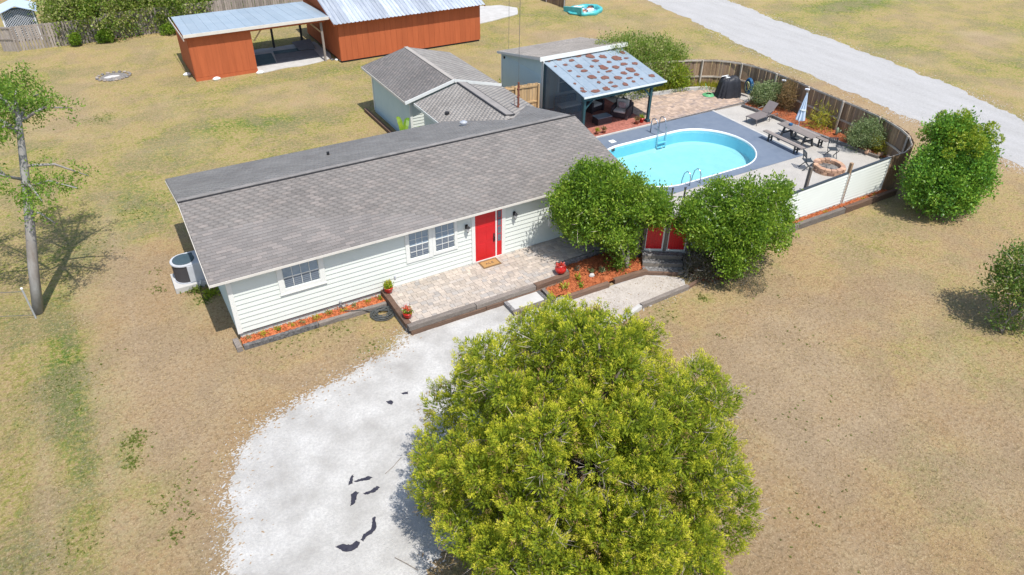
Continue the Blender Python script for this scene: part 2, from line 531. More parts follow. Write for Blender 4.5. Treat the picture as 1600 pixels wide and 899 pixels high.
# ------------------------------------------------------------------ numpy value noise for the lawn
def vnoise(x, y, s, seed):
    r = np.random.default_rng(seed)
    G = r.random((128, 128))
    x = x/s+37.3
    y = y/s+51.7
    xi = np.floor(x).astype(int)
    yi = np.floor(y).astype(int)
    fx = x-xi
    fy = y-yi
    fx = fx*fx*(3-2*fx)
    fy = fy*fy*(3-2*fy)
    g = lambda a, b: G[a % 128, b % 128]
    return (g(xi, yi)*(1-fx)*(1-fy)+g(xi+1, yi)*fx*(1-fy)+g(xi, yi+1)*(1-fx)*fy+g(xi+1, yi+1)*fx*fy)

def sstep(a, b, x):
    t = np.clip((x-a)/(b-a), 0, 1)
    return t*t*(3-2*t)

# x, y, rx, ry, amount (greener)
GREEN = [(-5.15, -3.5, .35, 3.5, .22), (-4.9, 2.5, .5, 3.5, .22), (-3.4, -5.2, .6, 1.6, .16), (-2.6, -4.6, .5, 1.2, .14), (-2.9, -8.4, .5, 1.3, .16), (46.5, 5, 1.5, 8, .12), (24.5, -6, 3.5, 1.5, .12), (20, -12.5, 1.6, 1.6, .14), (16, -15, 1.5, 1.2, .12), (3.2, 18.9, 3.0, 1.3, .35), (6.0, 18.2, 2.2, 1.1, .35), (-2.0, 11.3, 1.2, 2.6, .35), (-5.4, .6, 1.0, 2.6, .35), (-5.6, 4.4, .9, 2.5, .3),
         (-4.2, 8.4, 1.3, 3.0, .30), (-5.3, 19, 1.5, 2.5, .2), (1.4, 16.2, 2, 2, .2), (6.5, 25.3, 4, 1.2, .25), (14, 24.6, 6, .9, .25),
         (22.5, 26.5, 2.5, 5, .28), (22.4, 37.3, 5, 3, .3), (-6.3, -6.2, 1.0, 1.6, .32), (-4.75, -3.6, .35, .8, .35), (-5.3, -1.1, 1.0, 2.0, .28),
         (-3.8, -3.2, .32, .5, .55), (-3.9, -3.9, .22, .5, .5), (-3.3, -7.0, .18, .25, .5), (-3.35, -5.8, .2, .3, .3), (55.8, 20.5, 4.5, 1.5, .75), (59, 20, 5, 2, .35), (50, 17, 4, 5, .2),
         (51.8, 3.5, 6, 2.5, .15), (62, 6, 7, 5, .18), (48, 12, 2.5, 8, .12), (15.4, -5.9, .35, .3, .4), (13.5, -6.1, .8, .5, .2), (-.7, 3.2, .5, .5, .5), (1.6, -.75, 1.2, .22, .5), (3.4, -.75, .9, .2, .4),
         (3.7, -2.4, .5, .3, .3), (29, 30.5, 3, 4, .15), (-2.2, 23.2, 1.2, .5, .35), (9.5, 33.2, 3, 1.2, .2), (34, 29, 2.5, 2, .25), (20.5, -6.5, 3, 1.2, .10), (1.3, 27, 3.0, 2, .1)]
BARE = [(-4.35, -1, .28, 8, .35), (-6.0, -2, .3, 9, .35), (-3.0, 9, .4, 5, .25), (7.5, 23.8, 7, .4, .15), (12.8, -10.5, .5, 4.5, .25), (16, -13, 5, .6, .25), (-3.2, 3.1, 1.6, 4.5, .35), (-1.9, -1.4, 2.2, 3.5, .45), (-2.6, -7, 1.2, 2.5, .2), (-3.2, 24.4, 2.2, 3.4, .45), (-1.8, 6, 1.0, 2.2, .35), (8, 20.8, 2.5, 2.2, .2), (19.4, 23.5, 4, 2.5, .2), (29.5, 22, 4, 5, .3),
        (17.3, -8.4, 3, 2.2, .35), (13.8, -11.8, 2.5, 3, .4), (11, -15, 3, 2.5, .25), (36.5, 6, 1.2, 10, .5), (33.5, 0, 1.2, 4, .25), (47.5, 4, 1.2, 8, .25), (57, 9, 4, 2.5, .3), (21.5, -9, 2.5, 2, .2), (19, -15, 3, 2, .25), (2, -3, 2, .8, .4), (55, -2, 5, 3, .2)]
def lawn(x, y):
    g = np.full_like(x, .20)
    g = np.where(y > 8, .41, g)
    g = g+.22*sstep(-2.7, -4.8, x)*sstep(12, 4, y)
    g = np.where(x > 43, .42, g)
    g = g+.10*sstep(16, 20, x)*sstep(-2, -10, y)*0
    g += (vnoise(x, y, 3.2, 1)-.5)*.26+(vnoise(x, y, 1.1, 2)-.5)*.16+(vnoise(x, y, 8.0, 5)-.5)*.14
    for (a, b, rx, ry, k) in GREEN:
        g += k*np.exp(-(((x-a)/rx)**2+((y-b)/ry)**2))
    b = (vnoise(x, y, 2.4, 3)-.5)*.5+(vnoise(x, y, .9, 4)-.5)*.35+.12
    for (a, c, rx, ry, k) in BARE:
        b += k*np.exp(-(((x-a)/rx)**2+((y-c)/ry)**2))
        g -= .45*k*np.exp(-(((x-a)/rx)**2+((y-c)/ry)**2))
    return np.clip(g, 0, 1), np.clip(b, 0, 1)

# ------------------------------------------------------------------ ground
def ground_material():
    n = NT('dry_lawn')
    g = n.n('ShaderNodeAttribute', attribute_name='green').outputs['Fac']
    b = n.n('ShaderNodeAttribute', attribute_name='bare').outputs['Fac']
    p = n.pos()
    n1 = n.noise(p, 1.3, 8, .68)
    n2 = n.noise(p, 5.5, 8, .72)
    n3 = n.noise(p, 15, 6, .8)
    n4 = n.noise(n.pos((1, 1, 1)), 8.3, 7, .8)
    n5 = n.noise(p, .42, 6, .6)
    f = n.math('ADD', g, n.math('MULTIPLY_ADD', n1, .9, -.45))
    f = n.math('MULTIPLY', f, n.math('MULTIPLY_ADD', n.ramp(n2, .36, .64), 1.5, .22))
    f = n.math('MULTIPLY', f, n.math('MULTIPLY_ADD', n.ramp(n5, .35, .65), .7, .65), clamp=True)
    cr = n.n('ShaderNodeValToRGB')
    cols = [(0, (.330, .222, .118)), (.16, (.378, .272, .136)), (.34, (.345, .280, .115)), (.54, (.265, .245, .065)), (.78, (.15, .20, .030)), (1, (.065, .145, .018))]
    while len(cr.color_ramp.elements) < len(cols):
        cr.color_ramp.elements.new(.5)
    for e, (q, c) in zip(cr.color_ramp.elements, cols):
        e.position = q
        e.color = (*c, 1)
    n.l(f, cr.inputs[0])
    bb = n.math('ADD', b, n.math('MULTIPLY_ADD', n2, 1.4, -.7))
    col = n.mix(n.math('MULTIPLY', n.ramp(bb, .2, .8), .75), cr.outputs[0], (.385, .30, .20))
    col = n.mix(n.math('MULTIPLY', n.ramp(n5, .46, .56), .50), col, (.285, .212, .135))
    # pale straw flecks and dark thatch
    col = n.mix(n.math('MULTIPLY', n.ramp(n3, .53, .60), .55), col, (.56, .44, .28))
    col = n.mix(n.math('MULTIPLY', n.ramp(n4, .51, .58), .50), col, (.135, .095, .05))
    n.l(col, n.b.inputs['Base Color'])
    n.b.inputs['Roughness'].default_value = .95
    n.b.inputs['Specular IOR Level'].default_value = .1
    h = n.math('ADD', n.math('MULTIPLY', n3, .7), n4)
    n.bump(h, 1.0, .06)
    return n.m

def build_ground():
    xs = np.concatenate([np.linspace(-400, -24, 14), np.arange(-22, 66, .5), np.linspace(68, 600, 16)])
    ys = np.concatenate([np.linspace(-300, -32, 12), np.arange(-30, 62, .5), np.linspace(64, 700, 18)])
    X, Y = np.meshgrid(xs, ys, indexing='ij')
    nx, ny = X.shape
    g, b = lawn(X.ravel(), Y.ravel())
    V = np.stack([X.ravel(), Y.ravel(), np.zeros(X.size)], 1)
    i, j = np.meshgrid(np.arange(nx-1), np.arange(ny-1), indexing='ij')
    a = (i*ny+j).ravel()
    F = np.stack([a, a+ny, a+ny+1, a+1], 1)
    cx = (xs[:-1]+xs[1:])/2
    cy = (ys[:-1]+ys[1:])/2
    CX, CY = np.meshgrid(cx, cy, indexing='ij')
    hole = ((CX > 17.5) & (CX < 27) & (CY > .5) & (CY < 6.0)).ravel()
    F = F[~hole]
    o = npmesh('ground', V, F, ground_material())
    me = o.data
    for nm, arr in (('green', g), ('bare', b)):
        at = me.attributes.new(nm, 'FLOAT', 'POINT')
        at.data.foreach_set('value', arr.astype(np.float32))
    setp(o, kind='structure')
build_ground()

# grass blades and weeds that stand up out of the lawn (nobody could count them)
DRIVE = [(-6, -18), (-3.2, -13), (-2.6, -9.9), (-2.34, -8.8), (-2.0, -7.4), (-1.66, -6.1), (-1.10, -4.9), (-.25, -4.25), (1.1, -3.74), (2.9, -3.38), (4.4, -2.95), (4.9, -2.66), (5.1, -2.44),
         (11.0, -2.44), (11.2, -3.5), (14.7, -3.5), (15.6, -4.5), (15.35, -4.95), (12.4, -5.15), (10.8, -5.9), (9, -7.6), (6, -9.6), (3.4, -10.6), (1.75, -10.95), (1.3, -12.2), (0, -15), (-2, -19)]
def inside(px, py, poly):
    r = np.zeros(len(px), bool)
    n = len(poly)
    for i in range(n):
        x0, y0 = poly[i]
        x1, y1 = poly[(i+1) % n]
        c = ((y0 > py) != (y1 > py)) & (px < (x1-x0)*(py-y0)/((y1-y0) or 1e-9)+x0)
        r ^= c
    return r
YARD = [(15.3, 7.6), (15.3, 0), (14.4, -2.1), (15.1, -2.55), (16.7, -3.36), (28.3, -3.36), (29.0, -3.52), (29.6, -3.44), (30.02, -3.2), (30.5, -2.58), (30.86, -1.7), (31.1, -.78), (31.3, .86), (31.35, 2.9), (31.45, 4.75), (31.46, 6.6), (31.25, 8.05), (30.84, 8.85), (30.1, 9.65), (28.95, 10.35), (27.6, 10.8), (26, 11.15), (24.4, 16), (19, 16), (19, 9)]
ROAD_L = [(30, -30), (34.6, -15), (36.2, -9), (37.0, -5.35), (37.3, -3.9), (37.9, 1), (38.0, 2.7), (38.85, 13.4), (40.3, 21.5), (41.0, 27), (42.2, 40), (43.5, 70), (45, 140)]
ROAD_R = [(37, -30), (41.0, -15), (42.6, -7), (43.2, -1.8), (44.9, 3.1), (46.3, 14.4), (46.6, 19.5), (47.8, 27), (49.5, 40), (51.5, 70), (54, 140)]
def lawn_free(x, y):
    ok = ~inside(x, y, DRIVE) & ~inside(x, y, YARD) & ~inside(x, y, ROAD_L+ROAD_R[::-1])
    ok &= ~((x > -.6) & (x < 15.5) & (y > -.6) & (y < 8)) & ~((x > 4.9) & (x < 14.5) & (y > -2.6) & (y < 0))
    ok &= ~((x > 11.3) & (x < 16.2) & (y > 8) & (y < 17.2)) & ~((x > 3.4) & (x < 23) & (y > 26) & (y < 33))
    return ok
def build_grass():
    mg = leafmat('grass_blades', [(.42, .31, .17), (.40, .30, .15), (.30, .25, .09), (.20, .22, .05), (.10, .17, .03)], .2, .9, 1.2, .1)
    t = mg.node_tree                             # blade colour follows how green the lawn is there
    cr = [x for x in t.nodes if x.type == 'VALTORGB'][0]
    at = t.nodes.new('ShaderNodeAttribute')
    at.attribute_name = 'tone'
    t.links.new(at.outputs['Fac'], cr.inputs[0])
    N = 420000
    x = np.concatenate([rng.uniform(-9, 40, N//2), rng.uniform(-9, 26, N//2)])
    y = np.concatenate([rng.uniform(-16, 36, N//2), rng.uniform(-18, 8, N//2)])
    g, b = lawn(x, y)
    pr = .20+.6*g+.5*(vnoise(x, y, .35, 9)-.5)
    keep = lawn_free(x, y) & (rng.random(len(x)) < pr)
    x, y, g = x[keep], y[keep], g[keep]
    P = np.stack([x, y, np.zeros(len(x))], 1)
    D = np.stack([rng.normal(0, .75, len(x)), rng.normal(0, .75, len(x)), np.full(len(x), .8)], 1)
    tall = vnoise(x, y, .5, 12) > .68
    V, F = leaves_mesh(P, D, rng.uniform(.03, .075, len(x))*np.where(tall, 1.55, 1), .017)
    o = npmesh('grass', V, F, mg)
    a = o.data.attributes.new('tone', 'FLOAT', 'POINT')
    tone = np.clip(g*.95+rng.normal(0, .13, len(g)), 0, 1)
    a.data.foreach_set('value', np.repeat(tone, 4).astype(np.float32))
    setp(o, 'short dry straw and olive grass blades standing over the lawn', 'grass', kind='stuff')
build_grass()
def build_weeds():
    spots = [(-3.75, -3.2, .35, 60), (-3.9, -3.9, .25, 50), (-3.6, -2.9, .3, 30), (-3.3, -7.0, .2, 26), (-3.0, -6.4, .5, 22), (-3.35, -5.8, .4, 25), (-2.5, -5.2, .6, 20), (15.4, -5.75, .16, 24), (13.4, -6.0, .6, 26),
             (-.65, 3.0, .28, 60), (1.6, -.72, .9, 60), (3.2, -.75, .8, 50), (-1.9, 5.8, .3, 10), (-2.0, 4.5, .25, 24), (14.4, -7.8, .2, 8), (16.8, -9.4, .9, 12), (14.0, -12.2, 1.2, 26), (11.5, -14.5, 1, 20),
             (-2.2, 23.2, .9, 50), (-1.5, 11, 1.1, 60), (-3.4, 9, 1, 30), (5, 29.9, .1, 0), (3.6, -2.6, .35, 20), (12.2, -6.3, .8, 14), (17.3, -6.6, .8, 10), (18.9, -5.9, .8, 8), (55.8, 20.6, 3.5, 160), (53, 19, 2, 60), (-5.4, -6.2, .7, 40), (-5.4, 0.5, 1.2, 60)]
    Vs, Fs, k = [], [], 0
    for (x, y, r, n) in spots:
        if not n: continue
        p = np.stack([x+rng.normal(0, r*.6, n), y+rng.normal(0, r*.6, n)], 1)
        for q in p:
            m = 7
            P = np.tile([q[0], q[1], 0.0], (m, 1))
            D = np.stack([rng.normal(0, 1, m), rng.normal(0, 1, m), rng.uniform(.3, 1, m)], 1)
            V, F = leaves_mesh(P, D, rng.uniform(.03, .075, m), .028)
            Vs.append(V)
            Fs.append(F+k)
            k += len(V)
    o = npmesh('weeds', np.concatenate(Vs), np.concatenate(Fs), L_weed)
    setp(o, 'scattered low green weeds growing in bare patches of lawn', 'weeds', kind='stuff')
build_weeds()

# ------------------------------------------------------------------ driveway, road, paths
def jag(poly, amp, step=.12, seed=1, closed=True):
    r = random.Random(seed)
    out = []
    n = len(poly)
    s = 0
    for i in range(n if closed else n-1):
        a = Vector((*poly[i], 0)); b = Vector((*poly[(i+1) % n], 0))
        L = (b-a).length
        m = max(1, int(L/step))
        t = (b-a).normalized()
        nn = Vector((-t.y, t.x, 0))
        for k in range(m):
            q = a+(b-a)*k/m
            s += L/m
            w = math.sin(s*1.3+seed)*.5+math.sin(s*3.1+seed*2)*.3+r.uniform(-1, 1)*.55
            q = q+nn*amp*w
            out.append((q.x, q.y))
    return out

M_drive = mat('white_crushed_shell_gravel', (.60, .59, .565), (.36, .345, .32), .9, .95, bump=1.0, bscale=34, fine=(13, (.30, .295, .29), .45), bdist=.03)
M_road = mat('pale_shell_road', (.38, .375, .37), (.30, .295, .285), .8, .95, bump=.8, bscale=40, stretch=(1.6, .35, 1), fine=(16, (.50, .49, .48), .55), bdist=.03)
def build_drive():
    o = MB().sheet(jag(DRIVE[:13], .11, .10, 3, closed=False)+DRIVE[13:17]+jag(DRIVE[17:], .10, .12, 5, closed=False), .008).build('driveway', M_drive)
    setp(o, 'white crushed shell driveway curving up to the patio', kind='structure')
    rd = jag(ROAD_L, .22, .3, 8, False)+jag(ROAD_R, .22, .3, 9, False)[::-1]
    o = MB().sheet(rd, .006).build('road', M_road)
    setp(o, 'pale shell lane running past the fence', kind='structure')
    # loose stones spilled over the edges and over the drive
    Vs, Fs, k = [], [], 0
    pts = []
    for P_, amp, n in ((DRIVE[1:13], .28, 2600), (DRIVE[17:25], .25, 700), (ROAD_L[2:9], .5, 1500), (ROAD_R[2:9], .5, 900), ([(5.1, -2.6), (11, -2.7)], .1, 150)):
        for _ in range(n):
            i = random.randrange(len(P_)-1)
            t = random.random()
            x = P_[i][0]*(1-t)+P_[i+1][0]*t+random.gauss(0, amp)
            y = P_[i][1]*(1-t)+P_[i+1][1]*t+random.gauss(0, amp)
            pts.append((x, y, random.uniform(.012, .032)*(1.5 if amp == .5 else 1)))
    pts = np.array(pts)
    base = np.array([(1, 0, 0), (-.5, .87, 0), (-.5, -.87, 0), (0, 0, .8)])
    n = len(pts)
    ang = rng.uniform(0, 6.28, n)
    c, s = np.cos(ang), np.sin(ang)
    V = np.zeros((n, 4, 3))
    V[:, :, 0] = (base[None, :, 0]*c[:, None]-base[None, :, 1]*s[:, None])*pts[:, 2:3]+pts[:, 0:1]
    V[:, :, 1] = (base[None, :, 0]*s[:, None]+base[None, :, 1]*c[:, None])*pts[:, 2:3]+pts[:, 1:2]
    V[:, :, 2] = base[None, :, 2]*pts[:, 2:3]+.004
    F = (np.arange(n)[:, None, None]*4+np.array([(0, 1, 3), (1, 2, 3), (2, 0, 3)])[None]).reshape(-1, 3)
    o = npmesh('loose_stones', V.reshape(-1, 3), F, M_drive)
    setp(o, 'loose pale stones spilled along the gravel edges', 'gravel', kind='stuff')
build_drive()
def edge_patches():
    def blobs(name, centres, material, label, z):
        Vs, Fs, k = [], [], 0
        for (x, y, r) in centres:
            n = 7
            a0 = random.uniform(0, 6.28)
            st = random.uniform(1.0, 3.2)
            an = random.gauss(.15, .5)
            c, q = math.cos(an), math.sin(an)
            for j in range(n):
                a = a0+2*PI*j/n
                rr = r*random.uniform(.55, 1.25)
                u, v = rr*math.cos(a)*st, rr*math.sin(a)
                Vs.append((x+u*c-v*q, y+u*q+v*c, z+random.uniform(0, .003)))
            Fs.append(tuple(range(k, k+n)))
            k += n
        m = MB().add(Vs, Fs).build(name, material)
        setp(m, label, 'gravel' if 'stone' in label else 'soil', kind='stuff')
    out, inn = [], []
    for P_, n in ((DRIVE[1:13], 900), (DRIVE[17:25], 260)):
        cum = []
        for i in range(len(P_)-1):
            cum.append(math.dist(P_[i], P_[i+1]))
        for _ in range(n):
            i = random.choices(range(len(cum)), cum)[0]
            t = random.random()
            x = P_[i][0]*(1-t)+P_[i+1][0]*t
            y = P_[i][1]*(1-t)+P_[i+1][1]*t
            d = random.expovariate(10.0)
            nx, ny = -(P_[i+1][1]-P_[i][1])/cum[i], (P_[i+1][0]-P_[i][0])/cum[i]
            r = random.uniform(.008, .034)
            out.append((x+nx*(d-.04), y+ny*(d-.04), r))
            d = random.expovariate(4.5)
            if random.random() < .7: inn.append((x-nx*(d-.05), y-ny*(d-.05), random.uniform(.006, .024)))
    blobs('gravel_spill', out, M_drive, 'thin spills of pale stones beyond the drive edge', .009)
    blobs('soil_patches', inn, M_soil, 'thin streaks of tan soil over the edge of the drive', .012)
M_soil = mat('tan_bare_soil', (.36, .27, .18), (.26, .19, .12), 6, .95, bump=.8, bscale=40)
edge_patches()
def build_path():
    M_path = mat('tan_path_gravel', (.46, .41, .36), (.33, .285, .245), 1.6, .95, bump=1.0, bscale=40, fine=(17, (.60, .57, .53), .6), bdist=.03)
    o = MB().sheet(jag([(10.6, -3.55), (14.5, -3.6), (15.5, -4.3), (15.3, -4.95), (12.9, -5.08), (11.5, -5.3), (10.4, -4.6)], .06, .1, 5), .016).build('gravel_path', M_path)
    setp(o, kind='structure')
    n = 420
    x = rng.uniform(11, 15.4, n)
    y = rng.uniform(-5.1, -3.6, n)
    k = rng.random(n) < np.clip(.25+.5*(vnoise(x, y, .5, 77)-.3), 0, 1)
    P = np.stack([x, y, np.full(n, .022)], 1)[k]
    V, F = leaves_mesh(P, rng.normal(0, 1, P.shape)*[1, 1, .1], .07, .03)
    o = npmesh('fallen_leaves', V, F, L_dead)
    setp(o, 'dry brown leaves fallen on the gravel path', 'fallen leaves', kind='stuff')
build_path()

def build_torn_fabric():
    # black ground fabric showing through tears in the gravel
    tears = [([(1.04, -7.62), (1.22, -7.34), (1.30, -7.33), (1.16, -7.62)], 'narrow black strip of fabric showing through the drive, left of a pair'),
             ([(1.22, -7.56), (1.62, -7.60), (1.70, -7.68), (1.60, -7.72), (1.3, -7.62)], 'thin black fabric streak right of the narrow strip on the drive'),
             ([(.86, -8.30), (1.0, -7.96), (1.14, -7.90), (1.20, -8.0), (1.10, -8.06), (1.06, -8.16), (.98, -8.28)], 'hooked black fabric scrap in the middle of the drive'),
             ([(1.30, -8.08), (1.50, -8.10), (1.70, -8.02), (1.76, -8.10), (1.60, -8.18), (1.32, -8.14)], 'short black fabric streak right of the hooked scrap'),
             ([(.10, -9.28), (.30, -9.30), (.45, -9.42), (.62, -9.38), (.70, -9.46), (.58, -9.58), (.38, -9.60), (.22, -9.50)], 'long black fabric tear, lower half, near the bottom of the drive'),
             ([(.72, -9.40), (.86, -9.28), (1.06, -9.24), (1.22, -8.95), (1.30, -8.92), (1.22, -9.26), (1.06, -9.36), (.9, -9.40), (.76, -9.48)], 'long black fabric tear, upper half, reaching toward the tree'),
             ([(3.14, -5.12), (3.28, -5.14), (3.34, -5.26), (3.24, -5.34), (3.16, -5.24)], 'small black fabric speck high on the drive near the tree'),
             ([(3.66, -4.98), (3.90, -5.06), (3.86, -5.16), (3.70, -5.10)], 'oval black fabric spot high on the drive')]
    for poly, lab in tears:
        c = (sum(p[0] for p in poly)/len(poly), sum(p[1] for p in poly)/len(poly))
        p2 = [((x-c[0])+c[0]+random.uniform(-.012, .012), y+random.uniform(-.012, .012)) for x, y in jag(poly, .015, .04, int(c[0]*10)+5)]
        o = MB().prism(p2, .009, .018).build('torn_fabric', M_fabric, org=(c[0], c[1], 0))
        setp(o, lab, 'torn fabric', 'fabric tears in the driveway')
    tw = MB()
    tw.tube([(1.27, -10.3, .02), (1.45, -10.6, .03), (1.62, -10.9, .02)], .012, 4)
    setp(tw.build('fallen_twig', M_bark, org=(1.27, -10.3, 0)), 'thin fallen twig on the drive beside the big tree', 'twig')
    tw = MB()
    tw.tube([(2.05, -7.75, .02), (2.35, -7.62, .03), (2.66, -7.42, .02)], .008, 4)
    setp(tw.build('fallen_twig', M_bark, org=(2.05, -7.7, 0)), 'thin pale twig lying above the torn fabric on the drive', 'twig')
build_torn_fabric()

# ------------------------------------------------------------------ shingled roofs
def shingle_mesh(w, e, th):
    m = MB()
    e2 = e*1.25
    m.add([(0, 0, 0), (w, 0, 0), (w, e2, 0), (0, e2, 0), (0, 0, th), (w, 0, th), (w, e2, .003), (0, e2, .003)], [(4, 5, 6, 7), (0, 1, 5, 4), (1, 2, 6, 5), (3, 0, 4, 7)])
    me = bpy.data.meshes.new('shingle')
    me.from_pydata(m.v, [], m.f)
    return me

def roof_slope(root, name, O, U, Vv, Lu, Lv, material, th=.10, n_parts=0, cam=(-1.76, -20.87, 15.7), w=.33, e=.142, st=.014):
    """O eave corner, U along the eave, Vv up the slope; deck + shingles laid in staggered courses"""
    O = Vector(O); U = Vector(U).normalized(); Vv = Vector(Vv).normalized()
    N = U.cross(Vv).normalized()
    if N.z < 0: N = -N
    q = [O, O+U*Lu, O+U*Lu+Vv*Lv, O+Vv*Lv]
    m = MB().add([p-N*th for p in q]+[p for p in q], [(0, 1, 2, 3), (4, 5, 6, 7), (0, 1, 5, 4), (1, 2, 6, 5), (2, 3, 7, 6), (3, 0, 4, 7)])
    deck = m.build(name, M_deck, root)
    R = Matrix((U, Vv, N)).transposed()
    if U.cross(Vv).z < 0:
        R = Matrix((U, Vv, U.cross(Vv))).transposed()
    eul = R.to_euler()
    rows = int(round(Lv/e))
    e = Lv/(rows+.12)
    items = []
    for r in range(rows):
        off = -((r*.37) % 1)*w
        c = 0
        x = off
        while x < Lu-.01:
            x0 = max(x, 0); x1 = min(x+w, Lu)
            if x1-x0 > .03:
                items.append((O+U*x0+Vv*(r*e)+N*.004, x1-x0))
            x += w
    cv = Vector(cam)
    items.sort(key=lambda t: (t[0]-cv).length)
    me = None
    full = [it for it in items if abs(it[1]-w) < 1e-4 ]
    chosen = full[:n_parts]
    rest = full[n_parts:]+[it for it in items if abs(it[1]-w) >= 1e-4]
    if chosen:
        me = shingle_mesh(w-.004, e, st)
        me.materials.append(material)
        me.materials.append(M_shedge)
        me.polygons[1].material_index = 1
        for p, _w in chosen:
            o = place('shingle', me, deck, p+N*random.uniform(0, .003), eul)
    n = len(rest)
    B = np.array([(0, 0, 0), (1, 0, 0), (1, e*1.25, 0), (0, e*1.25, 0), (0, 0, st), (1, 0, st), (1, e*1.25, .003), (0, e*1.25, .003)])
    P = np.array([list(it[0]) for it in rest])
    W = np.array([it[1] for it in rest])
    nz = rng.uniform(0, .003, n)
    Rm = np.array([list(U), list(Vv), list(N)])
    loc = np.repeat(B[None], n, 0)
    loc[:, :, 0] *= (W-.004)[:, None]
    loc[:, :, 2] += nz[:, None]
    V = loc@Rm+P[:, None, :]
    F = (np.arange(n)[:, None, None]*8+np.array([(4, 5, 6, 7), (0, 1, 5, 4), (1, 2, 6, 5), (3, 0, 4, 7)])[None]).reshape(-1, 4)
    s = npmesh('shingles', V.reshape(-1, 3), F, material, deck)
    s.data.materials.append(M_shedge)
    s.data.polygons.foreach_set('material_index', np.tile(np.array([0, 1, 0, 0], np.int32), n))
    s['kind'] = 'stuff'
    return deck, N

def siding_wall(parent, A, B, z0, z1, nrm, material, e=.135, skip=0):
    """lap siding planks from A to B (xy) between heights, each plank a part"""
    A = Vector((*A, 0)); B = Vector((*B, 0)); n = Vector((*nrm, 0)).normalized()
    L = (B-A).length
    t = (B-A).normalized()
    if Vector((0, 0, 1)).cross(t).dot(n) < 0:      # keep the planks' outer face on the n side
        A, B = B, A
        t = -t
    me = bpy.data.meshes.new('siding_plank')
    m = MB().add([(0, 0, 0), (L, 0, 0), (L, .030, 0), (0, .030, 0), (0, 0, e), (L, 0, e), (L, .004, e), (0, .004, e)],
                 [(3, 2, 6, 7), (0, 3, 2, 1), (0, 4, 7, 3), (1, 2, 6, 5), (0, 1, 5, 4), (4, 5, 6, 7)])
    me.from_pydata(m.v, [], m.f)
    me.materials.append(material)
    R = Matrix((t, n, t.cross(n))).transposed()
    eul = R.to_euler() if t.cross(n).z > 0 else Matrix((t, n, Vector((0, 0, 1)))).transposed().to_euler()
    k = 0
    z = z0
    while z < z1-.02:
        h = min(e, z1-z)
        o = place('siding_plank', me, parent, (A.x, A.y, z+.001), eul, (1, 1, h/e))
        z += e
        k += 1

def hip(a, b, t):
    return a+(b-a)*t

# ------------------------------------------------------------------ main house
HX0, HX1, HD = 0.0, 15.35, 7.6
def sash(frame, x0, x1, z0, z1, cols, rows, y, glass=None):
    """one glazed sash: glass pane with blind behind and muntins, seen from -y"""
    m = MB().box(x0, x1, y, y+.012, z0, z1)
    p = m.build('pane', glass or M_glass, frame)
    for i in range(int((z1-z0)/.075) if glass is None else 0):
        zz = z0+.03+i*.075
        b = MB().box(x0+.01, x1-.01, y-.004, y-.001, zz, zz+.045)
        blind.append((frame, b))
    w = MB()
    for i in range(1, cols):
        xx = hip(x0, x1, i/cols)
        w.box(xx-.008, xx+.008, y-.018, y-.006, z0, z1)
    for j in range(1, rows):
        zz = hip(z0, z1, j/rows)
        w.box(x0, x1, y-.017, y-.0065, zz-.008, zz+.008)
    if w.v:
        w.build('muntin', M_white, frame)
blind = []
def window_front(root, x0, x1, z0, z1, cols, rows, y=0.0, trim=.13, label=None, sill=True):
    f = MB()
    yf = y-.056
    f.box(x0-trim, x0, yf, y, z0-trim, z1+trim)
    f.box(x1, x1+trim, yf, y, z0-trim, z1+trim)
    f.box(x0, x1, yf+.002, y, z1, z1+trim)
    f.box(x0, x1, yf+.002, y, z0-trim, z0)
    fr = f.build('window', M_white, root, bevel=.006)
    zm = (z0+z1)/2
    sash(fr, x0+.02, x1-.02, z0+.03, zm-.015, cols, rows, y-.030)
    sash(fr, x0+.02, x1-.02, zm+.015, z1-.02, cols, rows, y-.034, M_glass_light)
    MB().box(x0+.01, x1-.01, y-.045, y-.02, zm-.018, zm+.018).build('meeting_rail', M_white, fr)
    if sill:
        MB().box(x0-trim-.01, x1+trim+.01, y-.075, y-.048, z0-trim-.03, z0-trim+.015).build('sill', M_white, fr)
    return fr

def lantern(root, x, y, z):
    b = MB().box(x-.05, x+.05, y-.05, y-.022, z+.08, z+.26)
    b.tube([(x, y-.03, z+.24), (x, y-.10, z+.30), (x, y-.16, z+.27)], .012, 6)
    o = b.build('wall_lantern', M_black, root)
    MB().lathe((x, y-.16, z), [(.02, .27), (.04, .25), (.085, .19), (.09, .175)][::-1], 8).build('lantern_cap', M_black, o)
    MB().lathe((x, y-.16, z), [(.035, .02), (.06, .10), (.075, .172)], 8).build('lantern_glass', M_lampglass, o)
    MB().lathe((x, y-.16, z), [(.01, -.03), (.03, -.01), (.04, .018)], 8).build('lantern_base', M_black, o)

